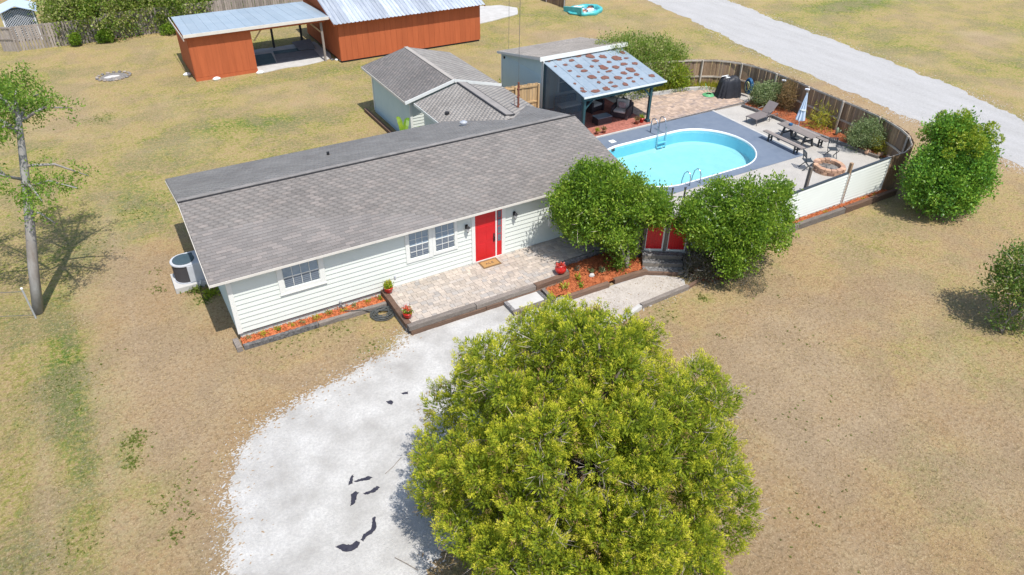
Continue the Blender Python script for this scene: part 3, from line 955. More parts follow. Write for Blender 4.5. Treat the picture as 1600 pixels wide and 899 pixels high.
def build_house():
    H = thing('house', 'long single-storey white clapboard house with grey shingle roof and red front door', 'house', (7.6, 3.8, 0))
    MB().box(HX0+.03, HX1-.03, .03, HD-.03, -.05, .335).build('foundation', M_found, H)
    wall = MB().box(HX0+.004, HX1-.004, .004, HD, .30, 2.52)
    # gable ends
    for x0, x1 in ((HX0+.004, HX0+.104), (HX1-.104, HX1-.004)):
        wall.add([(x0, .004, 2.5), (x1, .004, 2.5), (x1, HD, 2.5), (x0, HD, 2.5), (x0, 3.75, 3.46), (x1, 3.75, 3.46)], [(0, 3, 4), (1, 5, 2), (0, 4, 5, 1), (3, 2, 5, 4), (0, 1, 2, 3)])
    W = wall.build('wall', M_siding, H)
    siding_wall(W, (0, 0), (HX1, 0), .335, 2.56, (0, -1), M_siding, e=.185)
    siding_wall(W, (0, 0), (0, HD), .335, 2.60, (-1, 0), M_side_blueshade, e=.185)
    siding_wall(W, (HX1, 0), (HX1, HD), .335, 2.60, (1, 0), M_siding)
    MB().box(-.02, HX1+.02, -.026, .0, .30, .334).build('drip_edge', M_darkedge, H)
    for x0, x1, y0, y1 in ((-.045, .11, -.042, .0), (-.042, .0, .001, .11), (HX1-.11, HX1+.042, -.042, .0), (-.042, 0, HD-.1, HD+.02)):
        MB().box(x0, x1, y0, y1, .32, 2.5).build('corner_trim', M_white, H)
    # windows
    window_front(H, 1.75, 2.96, 1.57, 2.42, 4, 1, trim=.19)
    f1 = window_front(H, 6.27, 7.03, 1.32, 2.38, 3, 2, sill=False, trim=.15)
    f2 = window_front(H, 7.30, 8.07, 1.32, 2.38, 3, 2, sill=False, trim=.118)
    window_front(H, 12.35, 13.2, 1.15, 2.35, 3, 2)
    # door
    D = MB().box(8.93, 9.80, -.045, 0, .36, 2.40).build('door', M_red, H, bevel=.004)
    for (a, b, c, d) in ((9.02, 9.33, 1.95, 2.22), (9.41, 9.71, 1.95, 2.22), (9.02, 9.33, 1.22, 1.85), (9.41, 9.71, 1.22, 1.85), (9.02, 9.33, .50, 1.08), (9.41, 9.71, .50, 1.08)):
        MB().box(a, b, -.052, -.045, c, d).build('door_panel', M_red, D, bevel=.004)
    h = MB().box(9.70, 9.76, -.062, -.046, 1.05, 1.42)
    h.tube([(9.73, -.06, 1.36), (9.73, -.12, 1.30), (9.73, -.12, 1.14), (9.73, -.06, 1.09)], .012, 6)
    h.build('handle', M_black, D)
    S = MB().box(9.86, 10.08, -.038, 0, .36, 2.40).build('sidelight', M_red, H)
    for i in range(4):
        z = 1.02+i*.34
        MB().box(9.895, 10.045, -.046, -.039, z, z+.30).build('pane', M_glass, S)
    T = MB()
    T.box(8.78, 8.93, -.055, 0, .345, 2.44); T.box(9.80, 9.86, -.053, 0, .345, 2.44); T.box(10.08, 10.24, -.055, 0, .345, 2.44); T.box(8.93, 10.08, -.06, 0, .335, .36)
    T.build('door_frame', M_white, H, bevel=.004)
    lantern(H, 8.57, 0, 1.86)
    lantern(H, 10.62, 0, 1.86)
    MB().lathe((5.62, -.035, .70), [(.035, 0), (.04, .02), (.04, .09), (.02, .12)], 8).build('outlet_cover', M_acgrey, H)
    # roof: front slope, rear slope
    slope = (3.63-2.66)/(3.75+.33)
    fr, N = roof_slope(H, 'roof', (-.53, -.33, 2.655), (1, 0, 0), (0, 1, slope), 16.39, math.hypot(4.08, .97), M_shingle, n_parts=300)
    s2 = (3.60-2.66)/(7.93-3.75)
    roof_slope(H, 'roof', (15.86, 7.93, 2.66), (-1, 0, 0), (0, -1, s2), 16.39, math.hypot(4.18, .94), M_shingle_l)
    # fascia, rake boards and soffit
    MB().box(-.545, 15.87, -.352, -.33, 2.575, 2.66).build('fascia', M_fascia, H)
    MB().box(-.53, 15.86, -.329, .0, 2.578, 2.59).build('soffit', M_fascia, H)
    for x in (-.552, 15.861):
        r = MB()
        r.beam((x+.01, -.33, 2.575), (x+.01, 3.75, 3.545), .018, .12)
        r.beam((x+.01, 3.75, 3.52), (x+.01, 7.93, 2.56), .018, .10)
        r.build('rake_board', M_fascia, H)
    MB().box(-.53, 15.86, 7.93, 7.95, 2.50, 2.65).build('rear_fascia', M_fascia, H)
    # ridge: cap strip sits on the rear side, black strip paints the cap's shadow along its front edge
    v = MB()
    v.beam((-.53, 3.715, 3.655), (15.86, 3.715, 3.655), .06, .055)
    v.build('ridge_shadow_strip', M_darkedge, H)
    me = bpy.data.meshes.new('ridge_cap')
    cm = MB().add([(0, -.03, .045), (.30, -.03, .045), (.30, .30, -.03), (0, .30, -.03), (0, -.03, .055), (.30, -.03, .068), (.30, .30, -.012), (0, .30, -.02)], [(4, 5, 6, 7), (0, 1, 5, 4), (1, 2, 6, 5), (2, 3, 7, 6), (3, 0, 4, 7)])
    me.from_pydata(cm.v, [], cm.f)
    me.materials.append(M_cap)
    for i in range(55):
        if -.53+i*.30 < 15.6:
            place('ridge_cap', me, H, (-.53+i*.299, 3.73, 3.64))
    # vents on the rear slope
    def rz(y): return 3.60-(y-3.75)*.225
    t = MB().lathe((11.72, 6.3, rz(6.3)+.0), [(.13, -.02), (.13, .13), (.17, .14), (.17, .19), (.08, .24)], 12)
    t.build('roof_vent', M_vent, H, smooth=False)
    t = MB().tube([(5.52, 6.2, rz(6.2)-.05), (5.52, 6.2, rz(6.2)+.14)], .06, 8)
    t.build('vent_pipe', M_black, H)
    return H
H = build_house()
for fr, b in blind:
    pass
def build_blinds():
    by = {}
    for fr, b in blind:
        by.setdefault(fr.name, (fr, MB()))[1].add(b.v, b.f)
    for fr, b in by.values():
        o = b.build('blind_slats', M_blind, fr)
        o['kind'] = 'stuff'
build_blinds()

# ------------------------------------------------------------------ rear wing roof joining the garage
def build_wing():
    R = thing('rear_wing', 'low shingled wing with a raised ridge vent joining the house to the gabled outbuilding', 'building', (13.7, 9.3, 0))
    MB().box(11.75, 15.9, 7.62, 10.7, 0, 2.5).build('wall', M_side_blueshade, R)
    Wl = MB().box(11.745, 11.749, 7.63, 10.69, .3, 2.5).build('west_wall', M_siding, R)
    siding_wall(Wl, (11.745, 7.7), (11.745, 10.69), .3, 2.5, (-1, 0), M_siding)
    a, rz_, ez = 13.72, 3.22, 2.60
    roof_slope(R, 'roof', (11.33, 10.85, ez), (0, -1, 0), (1, 0, (rz_-ez)/(a-11.33)), 5.2, math.hypot(a-11.33, rz_-ez), M_shingle_l, w=.26, e=.115, st=.010)
    roof_slope(R, 'roof', (16.25, 5.65, ez), (0, 1, 0), (-1, 0, (rz_-ez)/(16.25-a)), 5.2, math.hypot(16.25-a, rz_-ez), M_shingle_l, w=.26, e=.115, st=.010)
    v = MB()
    s = (rz_-ez)/(a-11.33)
    v.add([(a-.02, 6.0, rz_+.03), (a-.02, 10.8, rz_+.03), (a+.44, 10.8, rz_-.03), (a+.44, 6.0, rz_-.03), (a-.02, 6.0, rz_+.075), (a-.02, 10.8, rz_+.075), (a+.44, 10.8, rz_-.01), (a+.44, 6.0, rz_-.01)],
          [(0, 1, 2, 3), (7, 6, 5, 4), (0, 4, 5, 1), (1, 5, 6, 2), (2, 6, 7, 3), (3, 7, 4, 0)])
    v.build('ridge_cap', M_cap, R)
    g = MB()
    g.beam((a-.05, 6.0, rz_+.035), (a-.05, 10.8, rz_+.035), .07, .06)
    g.beam((a+.455, 6.0, rz_-.02), (a+.455, 10.8, rz_-.02), .025, .03)
    g.beam((a-.05, 6.0, rz_+.03), (a+.45, 6.0, rz_-.02), .035, .05)
    g.build('ridge_shadow_strip', M_darkedge, R)  # black strips draw the shadow round the raised cap
    MB().box(11.30, 11.33, 7.9, 10.86, 2.47, 2.61).build('fascia', M_white, R)
    b = MB().lathe((11.95, 8.45, 2.80), [(.10, -.08), (.12, 0), (.10, .08), (.04, .11)], 8)
    b.build('roof_vent', M_black, R)
build_wing()

def build_garage():
    G = thing('outbuilding', 'small gabled outbuilding with pale blue walls and light shingle roof behind the house', 'outbuilding', (13.8, 14.3, 0))
    w = MB().box(11.5, 16.1, 11.85, 17.05, 0, 2.45)
    for y0, y1 in ((11.85, 11.95), (16.95, 17.05)):
        w.add([(11.5, y0, 2.44), (16.1, y0, 2.44), (13.77, y0, 3.06), (11.5, y1, 2.44), (16.1, y1, 2.44), (13.77, y1, 3.06)], [(0, 1, 2), (3, 5, 4), (0, 2, 5, 3), (1, 4, 5, 2)])
    W = w.build('wall', M_side_blueshade, G)
    siding_wall(W, (11.5, 11.85), (11.5, 17.05), .0, 2.0, (-1, 0), M_side_blueshade, e=.16)
    siding_wall(W, (11.5, 11.85), (16.1, 11.85), .3, 2.45, (0, -1), M_siding, e=.16)
    for x in (11.46, 16.04):
        MB().box(x, x+.12, 11.79, 11.83, .1, 2.42).build('corner_trim', M_white, G)
    MB().box(11.455, 11.475, 16.98, 17.09, .1, 2.4).build('corner_trim', M_white, G)
    rx, rz_, ez = 13.77, 3.20, 2.52
    roof_slope(G, 'roof', (11.08, 17.45, ez), (0, -1, 0), (1, 0, (rz_-ez)/(rx-11.08)), 6.1, math.hypot(rx-11.08, rz_-ez), M_shingle, w=.26, e=.115, st=.010)
    roof_slope(G, 'roof', (16.46, 11.35, ez), (0, 1, 0), (-1, 0, (rz_-ez)/(16.46-rx)), 6.1, math.hypot(16.46-rx, rz_-ez), M_shingle_l, w=.26, e=.115, st=.010)
    r = MB()
    r.beam((11.05, 11.335, ez-.04), (rx, 11.335, rz_-.035), .03, .16, (0, 0, 1))
    r.beam((rx, 11.335, rz_-.035), (16.49, 11.335, ez-.04), .03, .16, (0, 0, 1))
    r.build('rake_board', M_white, G)
    MB().box(11.05, 11.075, 11.35, 17.45, 2.40, 2.52).build('fascia', M_fascia, G)
    c = MB()
    c.beam((rx, 11.36, rz_+.022), (rx, 17.45, rz_+.022), .22, .014)
    c.build('ridge_cap', M_shingle_l, G)
    v = MB()
    for i in range(5):
        v.box(11.488, 11.497, 14.3+i*.34, 14.3+i*.34+.24, 2.06, 2.22)
    v.build('wall_vent', M_black, G)
    # timber bed on its left side
    t = MB().beam((11.02, 12.6, .10), (11.0, 17.3, .10), .18, .20)
    o = t.build('landscape_timber', M_timber_red, org=(11, 15, 0), bevel=.02)
    setp(o, 'brown timber edging lying left of the gabled outbuilding', 'timber')
build_garage()

# ------------------------------------------------------------------ patio of pavers behind timbers
def timber(a, b, w, h, material, label, group=None, z0=None):
    a = Vector(a); b = Vector(b)
    d = (b-a)
    m = MB()
    n = max(2, int(d.length/.35))
    pts = [a+d*i/n for i in range(n+1)]
    t = d.normalized()
    r = t.cross(Vector((0, 0, 1))).normalized()
    k = 0
    for i, p in enumerate(pts):
        j = [random.uniform(-.008, .008) for _ in range(8)]
        c = .88
        prof = [(-w/2*c, -h/2), (w/2*c, -h/2), (w/2, -h/2*c), (w/2, h/2*c), (w/2*c, h/2), (-w/2*c, h/2), (-w/2, h/2*c), (-w/2, -h/2*c)]
        for q, (x, z) in enumerate(prof):
            v = p+r*(x+j[q])+Vector((0, 0, z+(0 if z < 0 else j[(q+3) % 8])))
            m.v.append(tuple(v))
    for i in range(n):
        for q in range(8):
            m.f.append((i*8+q, i*8+(q+1) % 8, (i+1)*8+(q+1) % 8, (i+1)*8+q))
    m.f.append(tuple(range(7, -1, -1)))
    m.f.append(tuple(n*8+q for q in range(8)))
    o = m.build('landscape_timber', material, org=tuple(a))
    setp(o, label, 'timber', group)
    return o

def pavers(parent, x0, x1, y0, y1, z, material, sizes, rowh, n_parts, test=None, gap=.008, th=.03, rot=0.0):
    """rows of pavers; the ones nearest the camera are parts, the rest one joined part"""
    items = []
    y = y0
    while y < y1-.03:
        h = random.choice(rowh)
        h = min(h, y1-y)
        x = x0-random.uniform(0, .2)
        while x < x1-.02:
            w = random.choice(sizes)
            a, b = max(x, x0), min(x+w, x1)
            if b-a > .03 and (test is None or test((a+b)/2, y+h/2)):
                items.append((a, b-a-gap, y, h-gap))
            x += w
        y += h
    items.sort(key=lambda t: (t[0]+1.76)**2+(t[2]+20.87)**2)
    big = items[:n_parts]
    rest = items[n_parts:]
    me = bpy.data.meshes.new('paver')
    c = .06
    q = MB().add([(0, 0, 0), (1, 0, 0), (1, 1, 0), (0, 1, 0), (0, 0, .85), (1, 0, .85), (1, 1, .85), (0, 1, .85), (c, c, 1), (1-c, c, 1), (1-c, 1-c, 1), (c, 1-c, 1)],
                 [(8, 9, 10, 11), (4, 5, 9, 8), (5, 6, 10, 9), (6, 7, 11, 10), (7, 4, 8, 11), (0, 1, 5, 4), (1, 2, 6, 5), (2, 3, 7, 6), (3, 0, 4, 7)])
    me.from_pydata(q.v, [], q.f)
    me.materials.append(material)
    for (a, w, b, h) in big:
        place('paver', me, parent, (a, b, z-th+random.uniform(0, .005)), (0, 0, 0), (w, h, th))
    if rest:
        B = np.array(q.v)
        A = np.array(rest)
        V = B[None]*np.stack([A[:, 1], A[:, 3], np.full(len(A), th)], 1)[:, None, :]
        V = V+np.stack([A[:, 0], A[:, 2], z-th+rng.uniform(0, .005, len(A))], 1)[:, None, :]
        F = (np.arange(len(A))[:, None, None]*12+np.array(q.f)[None]).reshape(-1, 4)
        o = npmesh('pavers', V.reshape(-1, 3), F, material, parent)
        o['kind'] = 'stuff'

PZ = .345
def build_patio():
    P = MB().prism([(5.22, -2.38), (11.5, -2.38), (11.62, -1.72), (14.3, -1.6), (14.3, -.03), (5.22, -.03)], -.02, PZ-.022).build('patio', M_joint, org=(9, -1.2, 0))
    setp(P, kind='structure')
    def t(x, y):
        return y > -1.62 or (x < 11.5 and y > -2.38)
    pavers(P, 5.23, 14.28, -2.36, -.035, PZ, M_paver, [.18, .23, .15, .30, .23], [.15, .15, .20], 300, t)
    # timbers two high along the front, one at the left end
    g = 'weathered timbers stacked round the patio'
    timber((5.12, -2.46, .09), (8.0, -2.49, .09), .2, .19, M_timber_red, 'lower brown timber at the left end of the patio front', g)
    timber((8.02, -2.49, .09), (11.3, -2.52, .09), .2, .19, M_timber_red, 'lower brown timber behind the patio step', g)
    timber((5.06, -2.44, .285), (7.62, -2.46, .285), .21, .19, M_timber, 'upper grey timber at the left front corner of the patio', g)
    timber((7.64, -2.46, .285), (10.1, -2.47, .285), .21, .19, M_timber, 'upper grey timber along the middle of the patio front', g)
    timber((10.12, -2.47, .285), (11.62, -2.42, .285), .22, .19, M_timber_red, 'upper brown timber under the round red pot', g)
    timber((5.13, -.02, .09), (5.13, -2.33, .09), .19, .19, M_timber_dk, 'lower dark timber down the left side of the patio', g)
    timber((5.13, -.02, .285), (5.13, -2.33, .285), .21, .19, M_timber_red, 'upper brown timber down the left side of the patio', g)
    timber((11.70, -2.3, .17), (11.76, -1.68, .17), .1, .34, M_timber_dk, 'short black edging board beside the round red pot', g)
    timber((11.76, -1.70, .17), (14.3, -1.58, .17), .08, .34, M_timber_dk, 'long black edging board between patio and mulch bed', g)
    # step
    s = thing('patio_step', 'low patio step of pale gravel held by grey timbers', 'step', (9.45, -2.9, 0))
    MB().box(8.86, 10.1, -3.18, -2.60, .0, .15).build('tread_fill', M_conc, s)
    MB().box(8.72, 10.22, -3.34, -3.19, 0, .165).build('front_timber', M_timber, s, bevel=.015)
    MB().box(8.72, 8.86, -3.18, -2.60, 0, .168).build('side_timber', M_timber_dk, s, bevel=.015)
    MB().box(10.11, 10.24, -3.18, -2.60, 0, .168).build('side_timber', M_timber_dk, s, bevel=.015)
    # doormat
    d = MB().box(8.98, 9.76, -.62, -.13, PZ+.002, PZ+.018).build('doormat', M_doormatd, org=(9.37, -.37, PZ))
    setp(d, 'tan coir doormat with brown border in front of the red door', 'doormat')
    MB().box(9.04, 9.70, -.56, -.19, PZ+.018, PZ+.022).build('mat_centre', M_doormat, d)
    # worn lettering strokes on the mat
    l = MB()
    for (a, b) in (((9.20, -.42), (9.24, -.32)), ((9.24, -.32), (9.28, -.42)), ((9.33, -.42), (9.33, -.32)), ((9.33, -.42), (9.40, -.42)), ((9.45, -.42), (9.45, -.32)), ((9.45, -.37), (9.52, -.37)), ((9.45, -.32), (9.53, -.32)), ((9.45, -.42), (9.53, -.42))):
        l.beam((*a, PZ+.023), (*b, PZ+.023), .018, .003)
    l.build('mat_lettering', M_darkedge, d)
build_patio()

def plant_leaves(c, n, h, spread, size, width, up=.8):
    P = np.tile(np.array(c, float), (n, 1))+np.stack([rng.normal(0, spread*.35, n), rng.normal(0, spread*.35, n), rng.uniform(0, h*.6, n)], 1)
    D = np.stack([rng.normal(0, 1, n), rng.normal(0, 1, n), rng.uniform(up*.3, up*1.6, n)], 1)
    return leaves_mesh(P, D, rng.uniform(size*.6, size*1.2, n), width)

def flower_pot(loc, r, label, flowers, leafm=None, n=260, h=.22):
    t = thing('flower_pot', label, 'flower pot', loc, 'red pots on the patio edge')
    x, y, z = loc
    MB().lathe((x, y, z), [(r*.62, 0), (r*.95, r*.6), (r, r*1.15), (r*1.06, r*1.2), (r*1.06, r*1.35), (r*.9, r*1.35)], 18).build('pot', M_redpot, t, smooth=True)
    V, F = plant_leaves((x, y, z+r*1.3), n, h, r*1.3, .075, .045)
    npmesh('foliage', V, F, leafm or L_lime, t)
    if flowers:
        V, F = plant_leaves((x, y, z+r*1.3+h*.7), 90, .12, r*1.5, .05, .05)
        npmesh('flowers', V, F, flowers, t)
    return t
flower_pot((5.24, -.30, .385), .16, 'red pot of bright yellow-green leaves by the wall at the patio corner', L_yellow, n=380, h=.26)
flower_pot((5.24, -2.02, .385), .16, 'red pot with red and white flowers on the front left patio timber', L_flower, L_broad, n=200)
def round_pot():
    t = thing('flower_pot', 'round red pot with pink-red plant at the right front patio corner', 'flower pot', (11.35, -2.36, .385), 'red pots on the patio edge')
    MB().lathe((11.35, -2.3, .385), [(.09, 0), (.17, .06), (.22, .16), (.21, .26), (.16, .31), (.17, .33)], 18).build('pot', M_redpot, t, smooth=True)
    V, F = plant_leaves((11.35, -2.3, .68), 90, .14, .2, .10, .06)
    npmesh('foliage', V, F, L_flower, t)
round_pot()

# ------------------------------------------------------------------ planting beds
def mulch_mesh(name, poly, z, parent=None, org=None, amp=.03, step=.09, skirt=True):
    """lumpy bark mulch filling a polygon"""
    xs = [p[0] for p in poly]; ys = [p[1] for p in poly]
    x = np.arange(min(xs), max(xs)+step, step)
    y = np.arange(min(ys), max(ys)+step, step)
    X, Y = np.meshgrid(x, y, indexing='ij')
    Z = z+rng.uniform(-amp, amp, X.shape)
    nx, ny = X.shape
    i, j = np.meshgrid(np.arange(nx-1), np.arange(ny-1), indexing='ij')
    a = (i*ny+j).ravel()
    F = np.stack([a, a+ny, a+ny+1, a+1], 1)
    cx = (X[:-1, :-1]+step/2).ravel(); cy = (Y[:-1, :-1]+step/2).ravel()
    F = F[inside(cx, cy, poly)]
    V = np.stack([X.ravel(), Y.ravel(), Z.ravel()], 1)
    return npmesh(name, V, F, M_mulch, parent, org or (xs[0], ys[0], 0))

def chips(name, poly, z, n, parent=None):
    xs = [p[0] for p in poly]; ys = [p[1] for p in poly]
    x = rng.uniform(min(xs), max(xs), n*2); y = rng.uniform(min(ys), max(ys), n*2)
    k = inside(x, y, poly)
    x, y = x[k][:n], y[k][:n]
    n = len(x)
    P = np.stack([x, y, np.full(n, z)], 1)
    D = np.stack([rng.normal(0, 1, n), rng.normal(0, 1, n), rng.uniform(-.1, .5, n)], 1)
    V, F = leaves_mesh(P, D, rng.uniform(.05, .11, n), .03)
    return npmesh(name, V, F, M_mulch, parent)

def little_plant(x, y, z, leafm, label, n=26, size=.10, h=.12, w=.03, group='young plants in the mulch beds'):
    V, F = plant_leaves((x, y, z), n, h, .16, size, w)
    o = npmesh('bedding_plant', V, F, leafm, None, (x, y, z))
    setp(o, label, 'plant', group)

def build_wall_bed():
    poly = [(-.02, -.46), (5.0, -.50), (5.0, -.02), (-.02, -.02)]
    o = mulch_mesh('mulch_bed', poly, .15)
    setp(o, kind='structure')
    c = chips('mulch_chips', poly, .16, 1500, o)
    c['kind'] = 'stuff'
    g = 'dark timbers edging the narrow wall bed'
    timber((-.02, -.50, .09), (2.5, -.52, .09), .15, .18, M_timber_dk, 'dark timber along the left half of the narrow mulch bed', g)
    timber((2.52, -.52, .09), (5.0, -.56, .09), .15, .18, M_timber, 'dark timber along the right half of the narrow mulch bed', g)
    timber((-.16, -.58, .10), (-.18, -.02, .10), .18, .2, M_timber, 'short grey timber closing the bed at the house corner', g)
    names = ['left end', 'second from the left', 'third from the left', 'fourth from the left', 'fifth from the left', 'sixth from the left', 'seventh from the left', 'eighth from the left', 'ninth from the left', 'tenth from the left', 'right end']
    for i, nm in enumerate(names):
        x = .25+i*.455+random.uniform(-.1, .1)
        lf = (L_olive, L_yellow, L_broad, L_yellow)[i % 4]
        little_plant(x, -.24+random.uniform(-.06, .06), .16, lf, 'small bedding plant in the narrow wall bed, '+nm, n=random.randint(16, 40), size=random.uniform(.08, .14))
build_wall_bed()

def build_front_bed():
    poly = [(10.35, -3.15), (10.45, -2.62), (11.60, -2.55), (11.80, -1.74), (14.3, -1.66), (14.3, -2.35), (15.0, -2.75), (14.55, -3.36), (11.35, -3.42)]
    o = mulch_mesh('mulch_bed', poly, .16, amp=.04)
    setp(o, kind='structure')
    c = chips('mulch_chips', poly, .17, 4000, o)
    c['kind'] = 'stuff'
    g = 'timbers edging the gravel path'
    timber((10.95, -3.45, .11), (12.75, -3.48, .11), .17, .2, M_timber_red, 'brown timber along the upper side of the path, left length', g)
    timber((13.05, -3.42, .11), (14.55, -3.50, .11), .17, .2, M_timber_red, 'brown timber along the upper side of the path, beside the steps', g)
    timber((14.5, -3.5, .08), (15.55, -4.16, .08), .16, .16, M_timber_red, 'grey timber laid across the foot of the black steps', g)
    timber((10.35, -3.35, .10), (10.40, -2.60, .10), .14, .18, M_timber, 'short grey timber beside the patio step', g)
    timber((13.0, -5.14, .08), (15.3, -5.05, .08), .17, .17, M_timber, 'long grey timber along the lower side of the gravel path', g)
    timber((11.7, -5.50, .08), (12.95, -5.16, .08), .17, .16, M_conc, 'pale blue-grey timber half under the big juniper', g)
    timber((15.3, -5.06, .06), (16.1, -4.86, .06), .12, .12, M_timber_red, 'thin brown timber end by the dark low shrub', g)
    for i, (x, y, lf, nm, sz) in enumerate([(11.1, -2.95, L_yellow, 'yellowish plant in the orange mulch just below the round red pot', .16), (11.9, -2.75, L_yellow, 'golden leafy plant in the orange mulch near the red pot', .16), (12.6, -2.6, L_olive, 'small olive plant beside the white stone in the mulch', .12),
                                        (13.0, -2.75, L_olive, 'low green plant in the middle of the orange mulch', .14), (11.7, -3.15, L_broad, 'small green plant by the brown path timber', .10), (13.7, -2.95, L_olive, 'grey-green plant in the mulch left of the small tree', .12), (12.2, -2.2, L_drybush, 'dark plant in the mulch behind the golden one', .14)]):
        little_plant(x, y, .18, lf, nm, n=44, size=sz, h=.2, w=.05)
    s = MB().lathe((12.45, -2.82, .17), [(.10, 0), (.12, .05), (.09, .11), (.03, .13)], 9, 1.0, .8)
    setp(s.build('garden_stone', M_pewter, org=(12.45, -2.82, .17)), 'white stone lying in the orange mulch', 'stone')
    # right hand patch under the second tree
    poly = [(15.9, -4.35), (17.2, -4.1), (18.2, -4.5), (17.6, -5.3), (16.2, -5.2)]
    o = mulch_mesh('mulch_bed', poly, .06, amp=.03)
    setp(o, kind='structure')
    c = chips('mulch_chips', poly, .06, 900, o)
    c['kind'] = 'stuff'
    # long bed under the white screen wall
    poly = [(18.0, -3.86), (28.7, -3.88), (28.6, -3.50), (18.0, -3.50)]
    o = mulch_mesh('mulch_bed', poly, .14, amp=.03)
    setp(o, kind='structure')
    c = chips('mulch_chips', poly, .15, 1800, o)
    c['kind'] = 'stuff'
    g = 'timbers along the foot of the white screen wall'
    timber((19.0, -3.94, .13), (22.4, -3.95, .13), .18, .28, M_timber, 'grey timber under the screen wall, mostly behind the second tree', g)
    timber((22.42, -3.95, .13), (25.3, -3.97, .13), .18, .28, M_timber, 'grey cracked timber along the left half of the screen wall', g)
    timber((25.32, -3.97, .14), (28.85, -3.95, .14), .19, .30, M_timber_red, 'reddish timber along the right half of the screen wall', g)
    for x, nm in ((24.4, 'small weed left of the wall joint'), (26.9, 'yellow-green plant in the bed under the right wall panel'), (27.6, 'second yellow plant in the bed near the fence corner')):
        little_plant(x, -3.75, .15, L_yellow, nm, n=22, size=.10)
build_front_bed()

def build_hose():
    m = MB()
    pts = []
    for i in range(150):
        a = i*.42
        r = .34+.09*math.sin(i*.31)-.0008*i
        pts.append((4.72+r*1.15*math.cos(a), -.98+r*math.sin(a), .03+.012*(i/20)+.02*abs(math.sin(i*1.7))))
    pts += [(4.45, -.72, .08), (4.1, -.60, .20), (3.75, -.50, .22), (3.55, -.35, .18), (3.5, -.12, .30)]
    m.tube(pts, .018, 6)
    setp(m.build('garden_hose', M_blackhose, org=(4.72, -.98, 0), smooth=True), 'black garden hose coiled on the ground at the patio corner', 'hose')
    s = MB().tube([(3.5, -.10, .0), (3.5, -.10, .45)], .02, 6)
    s.box(3.46, 3.54, -.14, -.06, .42, .48)
    setp(s.build('hose_tap', M_vent, org=(3.5, -.1, 0)), 'small standing tap in the mulch under the house wall', 'tap')
build_hose()

# ------------------------------------------------------------------ air conditioner
def build_ac():
    t = thing('air_conditioner', 'grey outdoor air conditioning unit with round fan on a concrete pad', 'air conditioner', (-.85, 4.4, 0))
    MB().box(-1.42, -.28, 3.86, 4.98, -.01, .24).build('pad', M_conc, t, bevel=.02)
    def d(r0, inset=0):
        pts = []
        cx, cy, r = -.86, 4.42, .46-inset
        for i in range(15):
            a = PI/2+PI*i/14
            pts.append((cx+r*math.cos(a), cy+r*math.sin(a)))
        pts += [(-.34+inset*-1, cy-r), (-.34-inset, cy+r)]
        return pts
    MB().prism(d(0, .02), .25, .98).build('casing', M_acdark, t)
    MB().prism(d(0, -.005), .235, .29).build('base_rim', M_acgrey, t)
    MB().prism(d(0, -.01), .97, 1.03).build('top_cover', M_acgrey, t, bevel=.01)
    MB().box(-.84, -.325, 3.935, 4.905, .29, .975).build('side_panel', M_acgrey, t, bevel=.01)
    f = MB()
    f.lathe((-.86, 4.42, 1.03), [(.38, 0), (.38, .02), (.34, .035), (.1, .05)], 26)
    f.box(-.70, -.50, 4.30, 4.78, 1.031, 1.045)
    g = f.build('fan_grille', M_acfan, t)
    w = MB()
    for i in range(1, 6):
        r = .06*i+.02
        pts = [(-.86+r*math.cos(a*PI/12), 4.42+r*math.sin(a*PI/12), 1.084-.055*(r/.38)) for a in range(25)]
        w.tube(pts, .006, 4, cap=False)
    w.build('guard_ring', M_acdark, g)
    p = MB().tube([(-.52, 3.92, .30), (-.52, 3.84, .34), (-.55, 3.80, .24), (-.62, 3.78, .14), (-.64, 3.72, .02)], .022, 6)
    p.build('pipe', M_white, t)
build_ac()
for x, y, lab in ((-.30, 3.25, 'bright green weed clump growing at the house side wall'), (-.75, 3.75, 'low green weeds in front of the air conditioner pad')):
    V, F = plant_leaves((x, y, 0), 160, .2, .4, .14, .06)
    setp(npmesh('weed_clump', V, F, L_lime if x > -.5 else L_weed, None, (x, y, 0)), lab, 'weed')

# ------------------------------------------------------------------ raised pool yard
YZ = .5
PCY, PR, PXA, PXB = 3.33, 2.42, 20.22, 23.80
def stadium(r, z=None, n=40):
    pts = []
    for i in range(n+1):
        a = -PI/2+PI*i/n
        pts.append((PXB+r*math.cos(a), PCY+r*math.sin(a)))
    for i in range(n+1):
        a = PI/2+PI*i/n
        pts.append((PXA+r*math.cos(a), PCY+r*math.sin(a)))
    return pts
def ring_sheet(outer, inner, z):
    """flat sheet with a hole; bridged so that it stays one face loop each side"""
    bm = MB()
    n, k = len(outer), len(inner)
    import mathutils.geometry as mg
    tess = mg.tessellate_polygon([[Vector((x, y, 0)) for x, y in outer], [Vector((x, y, 0)) for x, y in inner[::-1]]])
    vs = [(x, y, z) for x, y in outer]+[(x, y, z) for x, y in inner[::-1]]
    fs = []
    for t in tess:
        a, b, c = [Vector(vs[i]) for i in t]
        fs.append(t if (b-a).cross(c-a).z > 0 else t[::-1])
    bm.add(vs, fs)
    return bm

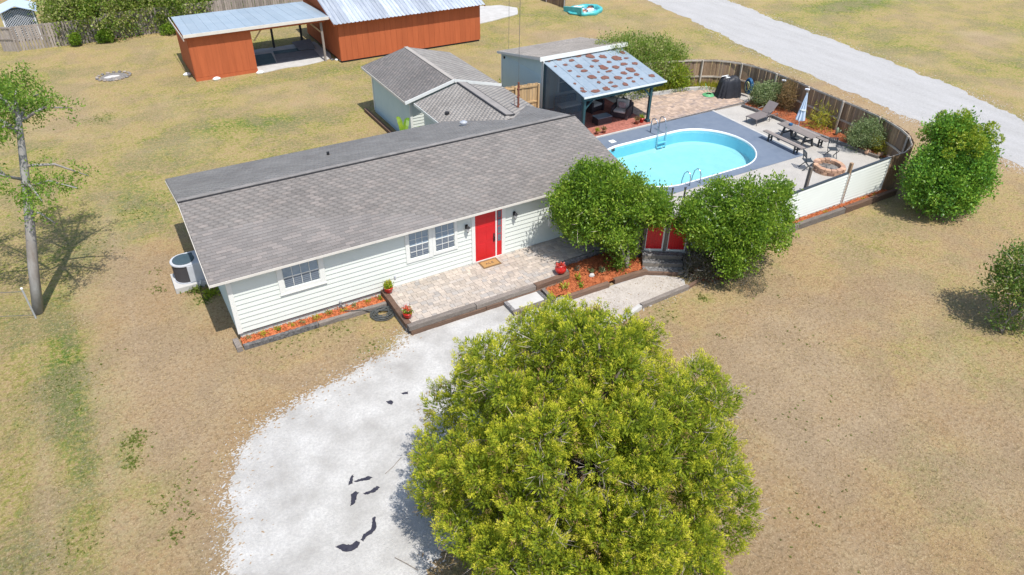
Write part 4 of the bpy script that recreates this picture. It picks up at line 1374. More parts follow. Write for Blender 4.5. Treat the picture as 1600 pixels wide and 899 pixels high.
def build_yard():
    inner = stadium(PR+.16)
    m = ring_sheet([(x, y) for x, y in YARD], inner, YZ)
    k = len(YARD)
    b = MB()
    for i in range(k):
        a, c = YARD[i], YARD[(i+1) % k]
        b.add([(*a, -.05), (*c, -.05), (*c, YZ), (*a, YZ)], [(0, 1, 2, 3)])
    m.add(b.v, b.f)
    o = m.build('pool_yard', M_gravel_yard, org=(23, 4, 0))
    setp(o, kind='structure')
    slab = ring_sheet([(16.6, .38), (27.58, .38), (27.58, 6.96), (16.6, 7.0)], stadium(PR+.045), YZ+.012)
    o = slab.build('pool_deck', M_slab, org=(22, 3.5, 0))
    setp(o, kind='structure')
    e = MB().box(27.58, 27.72, .30, 7.0, YZ-.01, YZ+.02)
    setp(e.build('deck_edge_strip', M_conc, org=(27.6, 3, 0)), kind='structure')
    # pool
    P = thing('swimming_pool', 'oval swimming pool of clear turquoise water set in a blue-grey deck', 'swimming pool', (22, 3.33, YZ))
    def band(r0, r1, z0, z1, mt, nm, par):
        a, b_ = stadium(r0), stadium(r1)
        n = len(a)
        q = MB().add([(x, y, z0) for x, y in a]+[(x, y, z1) for x, y in b_], [(i, n+i, n+(i+1) % n, (i+1) % n) for i in range(n)])
        return q.build(nm, mt, par)
    c = MB()
    rr = [(PR+.055, YZ+.013), (PR+.05, YZ+.035), (PR+.02, YZ+.05), (PR-.01, YZ+.03), (PR-.01, YZ-.06)]
    n = len(stadium(1))
    for (r, z) in rr:
        c.v += [(x, y, z) for x, y in stadium(r)]
    for i in range(len(rr)-1):
        for j in range(n):
            c.f.append((i*n+j, i*n+(j+1) % n, (i+1)*n+(j+1) % n, (i+1)*n+j))
    c.build('coping', M_coping, P, smooth=True)
    band(PR-.03, PR, -.28, YZ-.02, M_poolwall, 'pool_wall', P)
    band(PR-.24, PR-.02, -.268, -.17, M_poolfloor, 'pool_cove', P)
    MB().sheet(stadium(PR-.02), -.27).build('pool_floor', M_poolfloor, P)
    MB().sheet(stadium(PR-.011), YZ-.07).build('water', M_water, P)
    MB().lathe((23.3, 2.0, -.266), [(.12, 0), (.12, .02), (.05, .025)], 12).build('drain', M_turqblue, P)
    s = MB().box(19.98, 20.30, 6.12, 6.42, YZ+.014, YZ+.03)
    s.build('skimmer_lid', M_coping, P)
    MB().box(19.66, 19.86, 5.66, 5.735, .30, .44).build('skimmer_mouth', M_darkedge, P)
    # ladder on the far side
    for (xa, lab, far) in ((22.62, 'pair of tall steel ladder rails on the far side of the pool', True), (20.3, 'pair of low steel grab rails on the near side of the pool', False)):
        L = thing('pool_ladder', lab, 'pool ladder', (xa+.25, 5.8 if far else .95, YZ), 'steel rails at the pool')
        for k in (0, 1):
            x = xa+k*(.55 if far else .62)
            t = MB()
            if far:
                t.tube([(x, 6.28, YZ), (x, 6.28, YZ+.62), (x, 6.22, YZ+.78), (x, 6.05, YZ+.84), (x, 5.86, YZ+.76), (x, 5.70, YZ+.3), (x, 5.66, YZ-.1), (x, 5.64, -.25)], .028, 7)
            else:
                t.tube([(x, .62, YZ), (x, .62, YZ+.40), (x, .72, YZ+.60), (x, .88, YZ+.62), (x, 1.05, YZ+.45), (x, 1.14, YZ+.1), (x, 1.16, -.2)], .024, 7)
            t.build('rail', M_steel, L, smooth=True)
        s = MB()
        for z in (.12, -.12) if far else (-.1,):
            y = 5.62 if far else 1.18
            s.box(xa-.01, xa+.57, y-.06, y+.06, z, z+.03)
        s.build('tread', M_poolwall, L)
build_yard()

# pavers, brick pad, kerbs behind the pool
REARPAVE = [(23.42, 7.06), (30.05, 6.86), (30.35, 7.6), (30.2, 8.6), (29.7, 9.6), (28.3, 10.1), (26.2, 10.3), (23.42, 10.6)]
def build_rear_paving():
    P = MB().prism(REARPAVE, YZ-.05, YZ+.012).build('rear_terrace', M_joint, org=(26, 8.5, YZ))
    setp(P, kind='structure')
    poly = REARPAVE
    def t(x, y):
        return bool(inside(np.array([x]), np.array([y]), poly)[0])
    pavers(P, 23.45, 30.3, 7.1, 10.6, YZ+.035, M_paver2, [.20, .26, .16, .30], [.16, .20], 0, t)
    B = MB().prism([(18.5, 7.12), (23.40, 7.12), (23.40, 11.5), (18.5, 11.5)], YZ-.05, YZ+.02).build('pavilion_floor', M_joint, org=(21, 9, YZ))
    setp(B, kind='structure')
    pavers(B, 18.5, 23.38, 7.14, 11.5, YZ+.05, M_brick, [.21], [.105], 0, None, gap=.007)
    k = MB().box(16.9, 23.4, 7.0, 7.11, YZ, YZ+.06)
    setp(k.build('kerb', M_conc, org=(20, 7.05, YZ)), kind='structure')
    k = MB().box(23.41, 30.0, 6.985, 7.05, YZ, YZ+.055)
    setp(k.build('kerb', M_timber_dk, org=(26, 7, YZ)), kind='structure')
    # grey kerb of the planted strip behind the terrace
    k = MB()
    pts = [(24.3, 10.75), (26.2, 10.45), (28.2, 10.25), (29.6, 9.8), (30.2, 9.1)]
    for i in range(len(pts)-1):
        k.beam((*pts[i], YZ+.09), (*pts[i+1], YZ+.09), .14, .18)
    o = k.build('kerb', M_conc, org=(27, 10, YZ))
    setp(o, kind='structure')
    # bed along the fence with orange mulch and dark timbers
    poly = [(30.25, 6.9), (31.3, 7.2), (31.35, 2), (31.2, -.5), (30.9, -1.9), (30.5, -1.6), (30.35, -.3), (30.1, 1.6), (29.95, 3.0), (29.9, 4.6), (29.6, 6.6)]
    o = mulch_mesh('mulch_bed', poly, YZ+.08, amp=.04)
    o.data.materials[0] = M_mulch_old
    setp(o, kind='structure')
    c = chips('mulch_chips', poly, YZ+.09, 2500, o)
    c['kind'] = 'stuff'
    g = 'dark timbers along the fence bed by the pool'
    e = [(29.55, 6.65), (29.85, 4.6), (29.9, 3.0), (30.05, 1.55), (30.3, -.35), (30.5, -1.65)]
    nm = ['dark timber in front of the grey-green shrub behind the lounger', 'dark timber beside the head of the lounger', 'dark timber behind the picnic table', 'dark timber behind the standing chair', 'grey timber in front of the right-hand olive shrub']
    for i in range(5):
        timber((*e[i], YZ+.07), (*e[i+1], YZ+.07), .15, .16, M_timber_dk if i < 4 else M_timber, nm[i], g)
    k = MB()
    for i, (x, y) in enumerate(((30.45, -1.05), (30.75, -1.55), (31.0, -1.9))):
        s = MB().lathe((x, y, YZ+.05), [(.14, 0), (.17, .08), (.14, .16), (.05, .2)], 8, 1.2, .8)
        setp(s.build('garden_stone', M_stone, org=(x, y, YZ)), ('sandstone block nearest the shrub in the fence corner', 'middle sandstone block in the fence corner', 'sandstone block against the corner fence')[i], 'stone', 'sandstone blocks in the fence corner')
build_rear_paving()

# ------------------------------------------------------------------ fences
def unit_board(w, th, material, pointed=False):
    me = bpy.data.meshes.new('board')
    m = MB()
    m.box(-w/2, w/2, -th/2, th/2, 0, 1)
    me.from_pydata(m.v, [], m.f)
    me.materials.append(material)
    return me

def fence_line(root, pts, bw, gap, material, rail_mat, rails, side, post_mat=None, post_every=2.4, post_h=None, th=.022, jitter=.02, rail_w=.09, posts=True, alt=0.0, name='board'):
    """pts rows (x, y, zbottom, ztop). side = +1/-1 puts rails on the left/right of the run"""
    me = unit_board(bw, th, material)
    P = [Vector((a, b, 0)) for a, b, _, _ in pts]
    L = [0]
    for i in range(1, len(P)): L.append(L[-1]+(P[i]-P[i-1]).length)
    def at(s):
        for i in range(1, len(P)):
            if s <= L[i] or i == len(P)-1:
                t = (s-L[i-1])/(L[i]-L[i-1])
                p = P[i-1]+(P[i]-P[i-1])*t
                d = (P[i]-P[i-1]).normalized()
                return p, d, pts[i-1][2]+(pts[i][2]-pts[i-1][2])*t, pts[i-1][3]+(pts[i][3]-pts[i-1][3])*t
    s = bw/2
    k = 0
    while s < L[-1]-bw/3:
        p, d, zb, zt = at(s)
        n = Vector((-d.y, d.x, 0))
        h = zt-zb+random.uniform(-jitter, jitter)
        q = p+n*side*(alt if k % 2 else 0)
        place(name, me, root, (q.x, q.y, zb), (random.uniform(-.008, .008), random.uniform(-.01, .01), math.atan2(d.y, d.x)), (1, 1, h))
        s += bw+gap
        k += 1
    for fr in rails:
        s = 0
        st = post_every
        while s < L[-1]-.05:
            e = min(s+st, L[-1])
            m = MB()
            kk = max(1, int((e-s)/.6))
            for i in range(kk):
                a, da, zb, zt = at(s+(e-s)*i/kk)
                b, db, zb2, zt2 = at(s+(e-s)*(i+1)/kk)
                na = Vector((-da.y, da.x, 0)); nb = Vector((-db.y, db.x, 0))
                off = side*(th/2+.022+alt)
                A = a+na*off; B = b+nb*off
                m.beam((A.x, A.y, zb+(zt-zb)*fr), (B.x, B.y, zb2+(zt2-zb2)*fr), .04, rail_w)
            m.build('rail', rail_mat, root)
            s = e
    if posts:
        s = 0
        while s <= L[-1]+.01:
            a, da, zb, zt = at(min(s, L[-1]-.001))
            na = Vector((-da.y, da.x, 0))
            A = a+na*side*(th/2+.09+alt)
            z1 = zt-.02 if post_h is None else zb+post_h
            MB().beam((A.x, A.y, zb-.05), (A.x, A.y, z1), .09, .09).build('post', post_mat or rail_mat, root)
            s += post_every

def build_pool_fence():
    F = thing('pool_fence', 'brown weathered board fence curving round the far side of the pool yard', 'fence', (31, 3, 0))
    zb = .08
    pts = [(28.42, -3.47, zb, 1.80), (29.0, -3.66, zb, 1.92), (29.6, -3.60, zb, 2.02), (30.1, -3.34, zb, 2.10), (30.62, -2.66, zb, 2.2), (30.98, -1.72, zb, 2.2), (31.24, -.78, zb, 2.2), (31.41, .86, zb, 2.2), (31.47, 2.9, zb, 2.2), (31.57, 4.75, zb, 2.2), (31.60, 6.63, zb, 2.2),
           (31.37, 8.14, zb, 2.2), (30.96, 9.0, zb, 2.2), (30.21, 9.81, zb, 2.2), (29.03, 10.48, zb, 2.2), (27.65, 10.95, zb, 2.2), (26.0, 11.3, zb, 2.2)]
    fence_line(F, pts, .145, .006, M_fence, M_fence_top, (.97, .52), 1, M_fence_top, post_every=2.35, th=.022)
build_pool_fence()

M_backing = mat('lap_shadow_backing', (.30, .34, .31), (.25, .29, .27), 3, .8)  # dark backing paints the lap shadow lines seen between the planks
def build_screen_wall():
    W = thing('screen_wall', 'white clapboard screen wall in front of the pool yard', 'wall', (23, -3.47, 0))
    def top(x): return 1.55+(x-23)*.042
    for (a, b) in ((17.0, 20.6), (20.66, 25.62), (25.70, 28.38)):
        n = 11
        m = MB().prism([(a+.01, -3.47), (b-.01, -3.47), (b-.01, -3.40), (a+.01, -3.40)], 0, 1.5)
        m.v = [(x, y, z if z < 1 else top(x)-.02) for x, y, z in m.v]
        body = m.build('panel', M_backing, W)
        for i in range(n):
            z0 = .05
            za0, za1 = z0+(top(a)-z0)*i/n, z0+(top(a)-z0)*(i+1)/n
            zb0, zb1 = z0+(top(b)-z0)*i/n, z0+(top(b)-z0)*(i+1)/n
            p = MB().add([(a, -3.472, za0), (b, -3.472, zb0), (b, -3.472, zb1-.014), (a, -3.472, za1-.014), (a, -3.512, za0), (b, -3.512, zb0), (b, -3.476, zb1-.014), (a, -3.476, za1-.014)],
                         [(4, 5, 6, 7), (0, 1, 5, 4)[::-1], (2, 3, 7, 6)[::-1], (0, 4, 7, 3), (1, 2, 6, 5)])
            p.build('siding_plank', M_siding, body)
        MB().beam((a, -3.44, top(a)+.0), (b, -3.44, top(b)+.0), .13, .03).build('cap', M_charcoal, W)
        for x in (a+.03, b-.03):
            MB().beam((x, -3.51, .05), (x, -3.51, top(x)-.01), .07, .02).build('corner_trim', M_white, W)
    for x, z, mt in ((20.63, 2.2, M_timber), (23.15, 2.45, M_timber), (25.66, 2.12, M_fence)):
        y = -3.30 if x != 25.66 else -3.44
        MB().beam((x, y, .02), (x+.01, y, z), .13, .13).build('post', mt, W, bevel=.01)
build_screen_wall()

GA, GB = Vector((14.93, -2.62, 0)), Vector((17.05, -3.98, 0))
def build_gate():
    G = thing('red_gate', 'pair of bright red board gate leaves in a grey wooden frame above the steps', 'gate', ((GA.x+GB.x)/2, (GA.y+GB.y)/2, YZ), None)
    d = (GB-GA).normalized()
    n = Vector((d.y, -d.x, 0))      # towards the camera
    if n.y > 0: n = -n
    def P(s, o, z): q = GA+d*s+n*o; return (q.x, q.y, z)
    for s0, s1 in ((.16, .78), (1.02, 1.66)):
        w = .103
        k = 0
        s = s0
        leaf = MB().beam(P(s0, -.04, 1.2), P(s1, -.04, 1.2), .03, 1.2).build('gate_leaf', M_red, G)
        while s < s1-.02:
            MB().beam(P(s+.003+w/2, 0.0, YZ+.08), P(s+.003+w/2, 0.0, 2.05), w-.006, .022, tuple(n)).build('board', M_red, leaf)
            s += w
        f = MB()
        f.beam(P(s0-.03, .012, YZ+.04), P(s0-.03, .012, 2.08), .05, .03, tuple(n)); f.beam(P(s1+.03, .012, YZ+.04), P(s1+.03, .012, 2.08), .05, .03, tuple(n)); f.beam(P(s0-.05, .014, YZ+.05), P(s1+.05, .014, YZ+.05), .07, .07)
        f.build('gate_trim', M_white, leaf)
    for s in (.04, .90, 1.80):
        MB().beam(P(s, 0, .3), P(s, 0, 2.2), .15, .13).build('post', M_timber, G, bevel=.01)
    MB().beam(P(0, .02, YZ-.02), P(1.9, .02, YZ-.02), .12, .08).build('threshold', M_conc, G)
    # board fence from the gate to the house
    F = thing('gate_fence', 'short grey board fence between the house corner and the red gate', 'fence', (14.5, -2, 0))
    fence_line(F, [(14.88, -2.58, .15, 2.0), (14.30, -2.22, .15, 2.0), (14.32, -.10, .3, 2.0)], .14, .008, M_fence_grey, M_fence_grey, (.85, .3), -1, M_fence_grey, post_every=1.5)
    F = thing('gate_fence', 'short grey board fence between the red gate and the white screen wall', 'fence', (17.2, -3.7, 0))
    fence_line(F, [(16.9, -3.88, .15, 1.9), (17.15, -3.52, .15, 1.9)], .14, .008, M_fence_grey, M_fence_grey, (.85, .3), 1, M_fence_grey, post_every=1.5, posts=False)
build_gate()

def build_steps():
    S = thing('garden_steps', 'flight of charred black timber steps up to the red gate', 'steps', (15.3, -3.6, 0))
    d = (GB-GA).normalized()
    n = Vector((d.y, -d.x, 0))
    if n.y > 0: n = -n
    for i, (o, z) in enumerate(((.12, .5), (.42, .34), (.72, .18))):
        a = GA+d*.02+n*(o+.13); b = GA+d*1.55+n*(o+.13)
        m = MB().beam((a.x, a.y, z/2-.01), (b.x, b.y, z/2-.01), .28, z-.01)
        m.build('step_fill', M_joint, S)
        for k in (0, 1):
            o2 = o+.06+k*.14
            a2 = GA+d*.02+n*o2; b2 = GA+d*1.58+n*o2
            MB().beam((a2.x, a2.y, z-.06), (b2.x, b2.y, z-.06), .135, .15).build('step_timber', M_timber_dk, S, bevel=.012)
    a = GA+d*1.66+n*.1; b = GA+d*1.66+n*1.15
    MB().beam((a.x, a.y, .24), (b.x, b.y, .16), .1, .5).build('side_board', M_timber_dk, S)
build_steps()

# thin posts seen between the two trees
def build_rail_posts():
    for i, (x, y) in enumerate(((18.25, .25), (18.72, .02), (19.25, -.2))):
        m = MB().beam((x, y, YZ), (x, y, YZ+.55), .06, .06)
        m.beam((x-.05, y, YZ+.55), (x+.05, y, YZ+.55), .05, .05)
        setp(m.build('short_post', M_darkwood, org=(x, y, YZ)), ('left', 'middle', 'right')[i]+' of three short dark posts at the near edge of the pool deck', 'post', 'short dark posts beside the pool deck')
build_rail_posts()

# ------------------------------------------------------------------ poolside pavilion
RUST = [(20.04, 11.48, 0.06, 0.05), (20.02, 10.78, 0.04, 0.05), (20.64, 11.14, 0.06, 0.05), (21.3, 11.49, 0.07, 0.05), (21.93, 11.23, 0.09, 0.15), (21.9, 10.63, 0.08, 0.06), (22.58, 10.93, 0.07, 0.1), (20.6, 10.36, 0.08, 0.11), (20.58, 9.78, 0.07, 0.05), (21.28, 10.11, 0.05, 0.05), (19.84, 10.07, 0.04, 0.03), (19.92, 9.35, 0.03, 0.04), (20.57, 9.03, 0.08, 0.11), (21.17, 8.72, 0.1, 0.09), (21.8, 8.44, 0.08, 0.09), (21.82, 9.77, 0.09, 0.13), (21.82, 9.27, 0.08, 0.04), (22.48, 9.52, 0.09, 0.09), (22.52, 10.23, 0.05, 0.05), (23.22, 10.47, 0.1, 0.14), (23.14, 9.74, 0.09, 0.07), (23.77, 9.54, 0.06, 0.08), (23.09, 8.96, 0.09, 0.15), (23.04, 8.4, 0.06, 0.06), (22.47, 8.82, 0.06, 0.09), (22.42, 8.19, 0.08, 0.03), (23.71, 7.98, 0.06, 0.07), (22.98, 7.89, 0.02, 0.03), (22.35, 7.79, 0.04, 0.03), (21.73, 7.68, 0.06, 0.09), (21.12, 8.14, 0.05, 0.03), (20.55, 8.37, 0.03, 0.04), (20.5, 7.66, 0.07, 0.09), (21.08, 7.69, 0.07, 0.05), (19.82, 7.62, 0.09, 0.06), (19.23, 7.82, 0.05, 0.06), (23.95, 11.01, 0.05, 0.08), (19.41, 11.48, 0.02, 0.03), (19.41, 10.81, 0.02, 0.02), (19.29, 8.71, 0.02, 0.03), (19.33, 8.11, 0.03, 0.03), (21.23, 9.38, 0.02, 0.03), (23.71, 10.29, 0.05, 0.04)]

def ribbed_roof(root, corners, n, material, thing_part='roof_sheet', rib=.03, ribs=1):
    """corners: eave-left, eave-right, top-right, top-left; n sheets side by side, each a part"""
    a, b, c, d = [Vector(p) for p in corners]
    N = (b-a).cross(d-a).normalized()
    if N.z < 0: N = -N
    for i in range(n):
        t0, t1 = i/n, (i+1)/n
        m = MB()
        rows = []
        prof = [(0, 0), (.04, rib), (.10, rib), (.14, 0)]
        if ribs > 1:
            prof = []
            for k in range(ribs):
                o = k/ribs
                prof += [(o, 0), (o+.10/ribs, rib), (o+.30/ribs, rib), (o+.42/ribs, 0)]
        prof = prof+[(.995, 0)]
        for (s, h) in prof:
            t = t0+(t1-t0)*s
            rows.append((hip(a, b, t)+N*(h+.004*(i % 2)), hip(d, c, t)+N*(h+.004*(i % 2))))
        for (p, q) in rows: m.v += [tuple(p), tuple(q)]
        for (p, q) in rows: m.v += [tuple(p-N*.012), tuple(q-N*.012)]
        k = len(rows)
        for j in range(k-1):
            m.f.append((2*j, 2*j+2, 2*j+3, 2*j+1))
            m.f.append((2*k+2*j+1, 2*k+2*j+3, 2*k+2*j+2, 2*k+2*j))
            m.f.append((2*j, 2*k+2*j, 2*k+2*j+2, 2*j+2))
        m.build(thing_part, material, root)
    return N

def build_pavilion():
    P = thing('pool_pavilion', 'open poolside pavilion with rust-spotted pale blue metal roof and mesh side curtain', 'pavilion', (21.2, 9.3, YZ))
    z0, z1, y0, y1 = 2.72, 3.23, 7.22, 11.58
    k = (z1-z0)/(y1-y0)
    xs = lambda y: .28*(y-y0)/(y1-y0)
    c = [(18.88, y0, z0), (24.12, y0, z0), (24.40, y1, z1), (19.16, y1, z1)]
    N = ribbed_roof(P, c, 9, M_pavroof, rib=.018)
    for (x, y, rx, ry) in RUST:
        rx, ry = rx*2.2+.03, ry*1.7+.04
        pts = []
        n = 12
        x = x+xs(y)*.3
        for i in range(n):
            a = 2*PI*i/n
            f = 1+random.uniform(-.28, .28)
            px, py = x+rx*f*math.cos(a), y+ry*f*math.sin(a)
            pts.append((px, py, z0+k*(py-y0)+.034))
        m = MB().add([p for p in pts]+[(p[0], p[1], p[2]-.02) for p in pts], [tuple(range(n))]+[(i, n+i, n+(i+1) % n, (i+1) % n) for i in range(n)])
        m.build('rust_patch', M_rust, P)
    # frame
    for (x, y) in ((19.05, 7.42), (23.32, 7.42), (19.2, 11.4), (23.9, 11.4)):
        m = MB().box(x-.07, x+.07, y-.07, y+.07, YZ+.03, z0+k*(y-y0)-.02)
        m.box(x-.11, x+.11, y-.11, y+.11, YZ+.05, YZ+.2)
        m.build('post', M_pavframe, P, bevel=.01)
    MB().box(18.9, 24.05, 7.34, 7.48, 2.46, 2.70).build('front_beam', M_pavframe, P)
    m = MB()
    for i in range(8):
        x = 19.1+i*.68
        m.beam((x, 7.45, z0-.07), (x+.26, 11.5, z1-.07), .05, .09)
    m.build('rafter', M_pavframe, P)
    for s, x in ((1, 19.05), (-1, 23.32)):
        MB().beam((x+s*.05, 7.42, 2.02), (x+s*.55, 7.42, 2.5), .07, .07).build('brace', M_pavframe, P)
    MB().box(18.86, 24.13, 7.185, 7.215, 2.66, 2.745).build('gutter', M_white, P)
    # mesh curtain on the left side, hanging in soft folds
    m = MB()
    n = 40
    for i in range(n+1):
        t = i/n
        y = 7.5+t*3.9
        x = 19.02+.16*t+.035*math.sin(i*1.1)
        m.v += [(x, y, YZ+.05), (x+.02*math.sin(i*.7), y, z0+k*(y-y0)-.03)]
    for i in range(n): m.f.append((2*i, 2*i+2, 2*i+3, 2*i+1))
    m.build('mesh_curtain', M_screen, P)
    MB().box(19.12, 19.17, 11.42, 11.50, .5, 3.3).build('white_post', M_white, P)
    # rear wall of the pavilion is the outbuilding's front
    # hanging plants at the back right
    return P
build_pavilion()

def cushion(x0, x1, y0, y1, z0, z1, mt, par, nm='cushion'):
    o = MB().box(x0, x1, y0, y1, z0, z1).build(nm, mt, par, bevel=.04)
    return o
def armchair(label, loc, rz, cush, pil):
    t = thing('wicker_armchair', label, 'armchair', (0, 0, 0), 'wicker armchairs in the pavilion')
    MB().box(-.42, .42, -.38, .38, .06, .32).build('base', M_wicker, t, bevel=.02)
    for s in (-1, 1):
        MB().box(s*.42-.07, s*.42+.07, -.40, .40, .0, .60).build('arm', M_wicker, t, bevel=.02)
    MB().box(-.42, .42, .32, .46, .0, .85).build('back', M_wicker, t, bevel=.02)
    cushion(-.34, .34, -.38, .30, .32, .44, cush, t, 'seat_cushion')
    m = MB().box(-.34, .34, .18, .31, .44, .90)
    m.build('back_cushion', cush, t, bevel=.05)
    if pil:
        m = MB().box(-.2, .2, .02, .15, .46, .78)
        m.build('throw_pillow', pil, t, bevel=.05)
    t.location = loc
    t.rotation_euler = (0, 0, rz)
    return t
armchair('wicker armchair with cream cushions and pink pillow near the right pavilion post', (22.5, 8.7, YZ+.05), math.radians(-55), M_cushion, M_pink)
armchair('wicker armchair with cream cushions at the back of the pavilion', (21.7, 10.2, YZ+.05), math.radians(10), M_cushion, M_cushion)
def build_pav_things():
    T = thing('coffee_table', 'low dark wicker coffee table with smoked glass top in the pavilion', 'coffee table', (21.05, 8.45, YZ+.05))
    MB().box(20.6, 21.5, 8.18, 8.72, YZ+.05, YZ+.43).build('body', M_wicker, T, bevel=.01)
    MB().box(20.58, 21.52, 8.16, 8.74, YZ+.432, YZ+.45).build('glass_top', M_glasstop, T)
    S = thing('wicker_sofa', 'dark wicker sofa along the rear wall of the pavilion', 'sofa', (20.6, 10.6, YZ+.05))
    MB().box(19.7, 21.1, 10.4, 11.1, YZ+.05, YZ+.38).build('base', M_wicker, S, bevel=.02)
    MB().box(19.7, 21.1, 11.0, 11.15, YZ+.38, YZ+.85).build('back', M_wicker, S, bevel=.02)
    cushion(19.75, 21.05, 10.4, 10.98, YZ+.38, YZ+.50, M_cushion, S, 'seat_cushion')
    W = MB().box(23.0, 23.28, 8.6, 9.5, YZ+.05, YZ+.75)
    setp(W.build('covered_table', M_cover, org=(23.1, 9, YZ), bevel=.05), 'dark covered side table behind the right pavilion post', 'table')
    pots = [((19.93, 7.32, YZ+.06), L_yellow, M_terra, 'spiky plant in a clay pot, left of the two by the left pavilion post', .09, .22), ((20.35, 7.28, YZ+.06), L_dead, M_terra, 'dry plant in a clay pot, right of the two by the left pavilion post', .10, .18),
            ((22.62, 7.42, YZ+.06), L_dead, M_terra, 'brown dried plant in a clay pot beside the red pot at the pavilion', .12, .18), ((22.98, 7.48, YZ+.06), L_lime, M_redpot, 'spiky green plant in a red pot by the right pavilion post', .13, .26)]
    for loc, lf, pm, lab, r, h in pots:
        t = thing('potted_plant', lab, 'potted plant', loc, 'potted plants along the pavilion edge')
        MB().lathe(loc, [(r*.7, 0), (r, r*1.5), (r*1.1, r*1.55), (r*1.1, r*1.8)], 14).build('pot', pm, t, smooth=True)
        V, F = plant_leaves((loc[0], loc[1], loc[2]+r*1.7), 60, h*.3, .12, .24, .03, 1.4)
        npmesh('foliage', V, F, lf, t)
build_pav_things()

# ------------------------------------------------------------------ outbuilding behind the pavilion
def build_shed2():
    S = thing('pool_shed', 'pale blue shed with a flat lean-to roof behind the pavilion', 'shed', (21.8, 13.8, 0))
    zf, zb, yf, yb, x0, x1 = 3.50, 2.62, 11.62, 16.0, 19.15, 24.5
    w = MB().add([(x0, yf, 0), (x1, yf, 0), (x1, yb, 0), (x0, yb, 0), (x0, yf, zf-.1), (x1, yf, zf-.1), (x1, yb, zb-.1), (x0, yb, zb-.1)],
                 [(0, 3, 2, 1), (4, 5, 6, 7), (0, 1, 5, 4), (1, 2, 6, 5), (2, 3, 7, 6), (3, 0, 4, 7)])
    W = w.build('wall', M_side_blueshade, S)
    siding_wall(W, (x0, yf), (x0, yb), .1, 2.45, (-1, 0), M_side_blueshade, e=.16)
    siding_wall(W, (x0, yf), (x1, yf), .5, 3.3, (0, -1), M_siding, e=.18)
    MB().box(x0-.03, x0+.08, yf-.035, yf-.0, .1, 3.35).build('corner_trim', M_white, S)
    MB().box(x0-.045, x0-.02, yb-.10, yb, .1, 2.5).build('corner_trim', M_white, S)
    # window seen through the curtain
    window_front(S, 20.3, 21.5, 1.3, 2.5, 1, 1, y=yf-.02, trim=.1, sill=False)
    sl = (zf-zb)/(yb-yf)
    roof_slope(S, 'roof', (x0-.22, yf-.14, zf+.02), (1, 0, 0), (0, 1, -sl), x1-x0+.45, math.hypot(yb-yf+.3, zf-zb), M_shingle_l, w=.26, e=.115, st=.010)
    MB().box(x0-.23, x1+.24, yf-.17, yf-.141, zf-.20, zf+.035).build('fascia', M_white, S)
    for x in (x0-.235, x1+.235):
        MB().beam((x, yf-.16, zf-.06), (x, yb+.16, zb-.09), .02, .14).build('rake_board', M_fascia, S)
    MB().box(x0-.09, x0-.01, yb-.42, yb-.34, 2.28, 2.40).build('flood_lamp', M_black, S)
build_shed2()

def build_side_fence():
    F = thing('cedar_fence', 'short tan cedar board fence between the house wing and the pavilion', 'fence', (17.8, 11.6, 0))
    fence_line(F, [(16.4, 12.2, .1, 2.0), (19.0, 11.55, .1, 2.15)], .14, .012, M_fence_tan, M_fence_tan, (.93, .5, .1), -1, M_fence_tan, post_every=1.3)
build_side_fence()
def build_mast():
    A = thing('antenna_mast', 'tall thin antenna mast with a rusty foot on the house roof', 'mast', (15.15, 7.35, 2.75))
    MB().tube([(15.15, 7.35, 2.70), (15.15, 7.35, 4.1)], .05, 7).build('foot', M_rustpole, A)
    MB().tube([(15.15, 7.35, 4.05), (15.15, 7.35, 12.5)], .010, 5).build('mast', M_wire, A)
    m = MB()
    for z in (2.95, 3.4, 3.8):
        m.tube([(15.05, 7.30, z), (15.25, 7.42, z+.05)], .035, 6)
    m.tube([(15.1, 7.3, 2.95), (14.85, 7.2, 3.1), (14.8, 7.15, 3.5)], .012, 5)
    m.build('bracket', M_rustpole, A)
    B = MB().tube([(20.6, 17.7, 0), (20.6, 17.7, 12)], .010, 5)
    setp(B.build('thin_pole', M_wire, org=(20.6, 17.7, 0)), 'very thin dark pole rising from the lawn behind the wing roof', 'pole')
    V, F = plant_leaves((20.7, 17.4, 0), 260, .4, .9, .2, .08)
    setp(npmesh('weed_clump', V, F, L_broad, None, (20.7, 17.4, 0)), 'green clump at the foot of the thin pole', 'weed')
build_mast()

# ------------------------------------------------------------------ furniture on the gravel
def build_lounger():
    t = thing('lounge_chair', 'taupe reclining lounge chair with raised back on the pool gravel', 'lounge chair', (0, 0, 0))
    L = 1.25
    MB().beam((0, 0, .36), (L, 0, .36), .62, .05, (0, 0, 1)).build('seat', M_lounge, t, bevel=.01)
    MB().beam((L, 0, .38), (L+.52, 0, .88), .60, .05, (0, 0, 1)).build('backrest', M_lounge, t, bevel=.01)
    for s in (-1, 1):
        MB().tube([(-.03, s*.33, .35), (L, s*.33, .37), (L+.62, s*.33, .30)], .022, 6).build('frame', M_lounge, t)
        for x in (.06, L-.1, L+.58):
            MB().tube([(x, s*.33, .34), (x+.06, s*.35, 0)], .02, 6).build('leg', M_lounge, t)
        m = MB().tube([(L-.35, s*.36, .36), (L-.30, s*.36, .58), (L+.16, s*.36, .60)], .022, 6)
        m.build('armrest', M_lounge, t)
    MB().tube([(L+.38, 0, .72), (L+.5, 0, .3)], .018, 5).build('back_prop', M_lounge, t)
    t.location = (28.05, 4.55, YZ)
    t.rotation_euler = (0, 0, math.radians(6))
build_lounger()

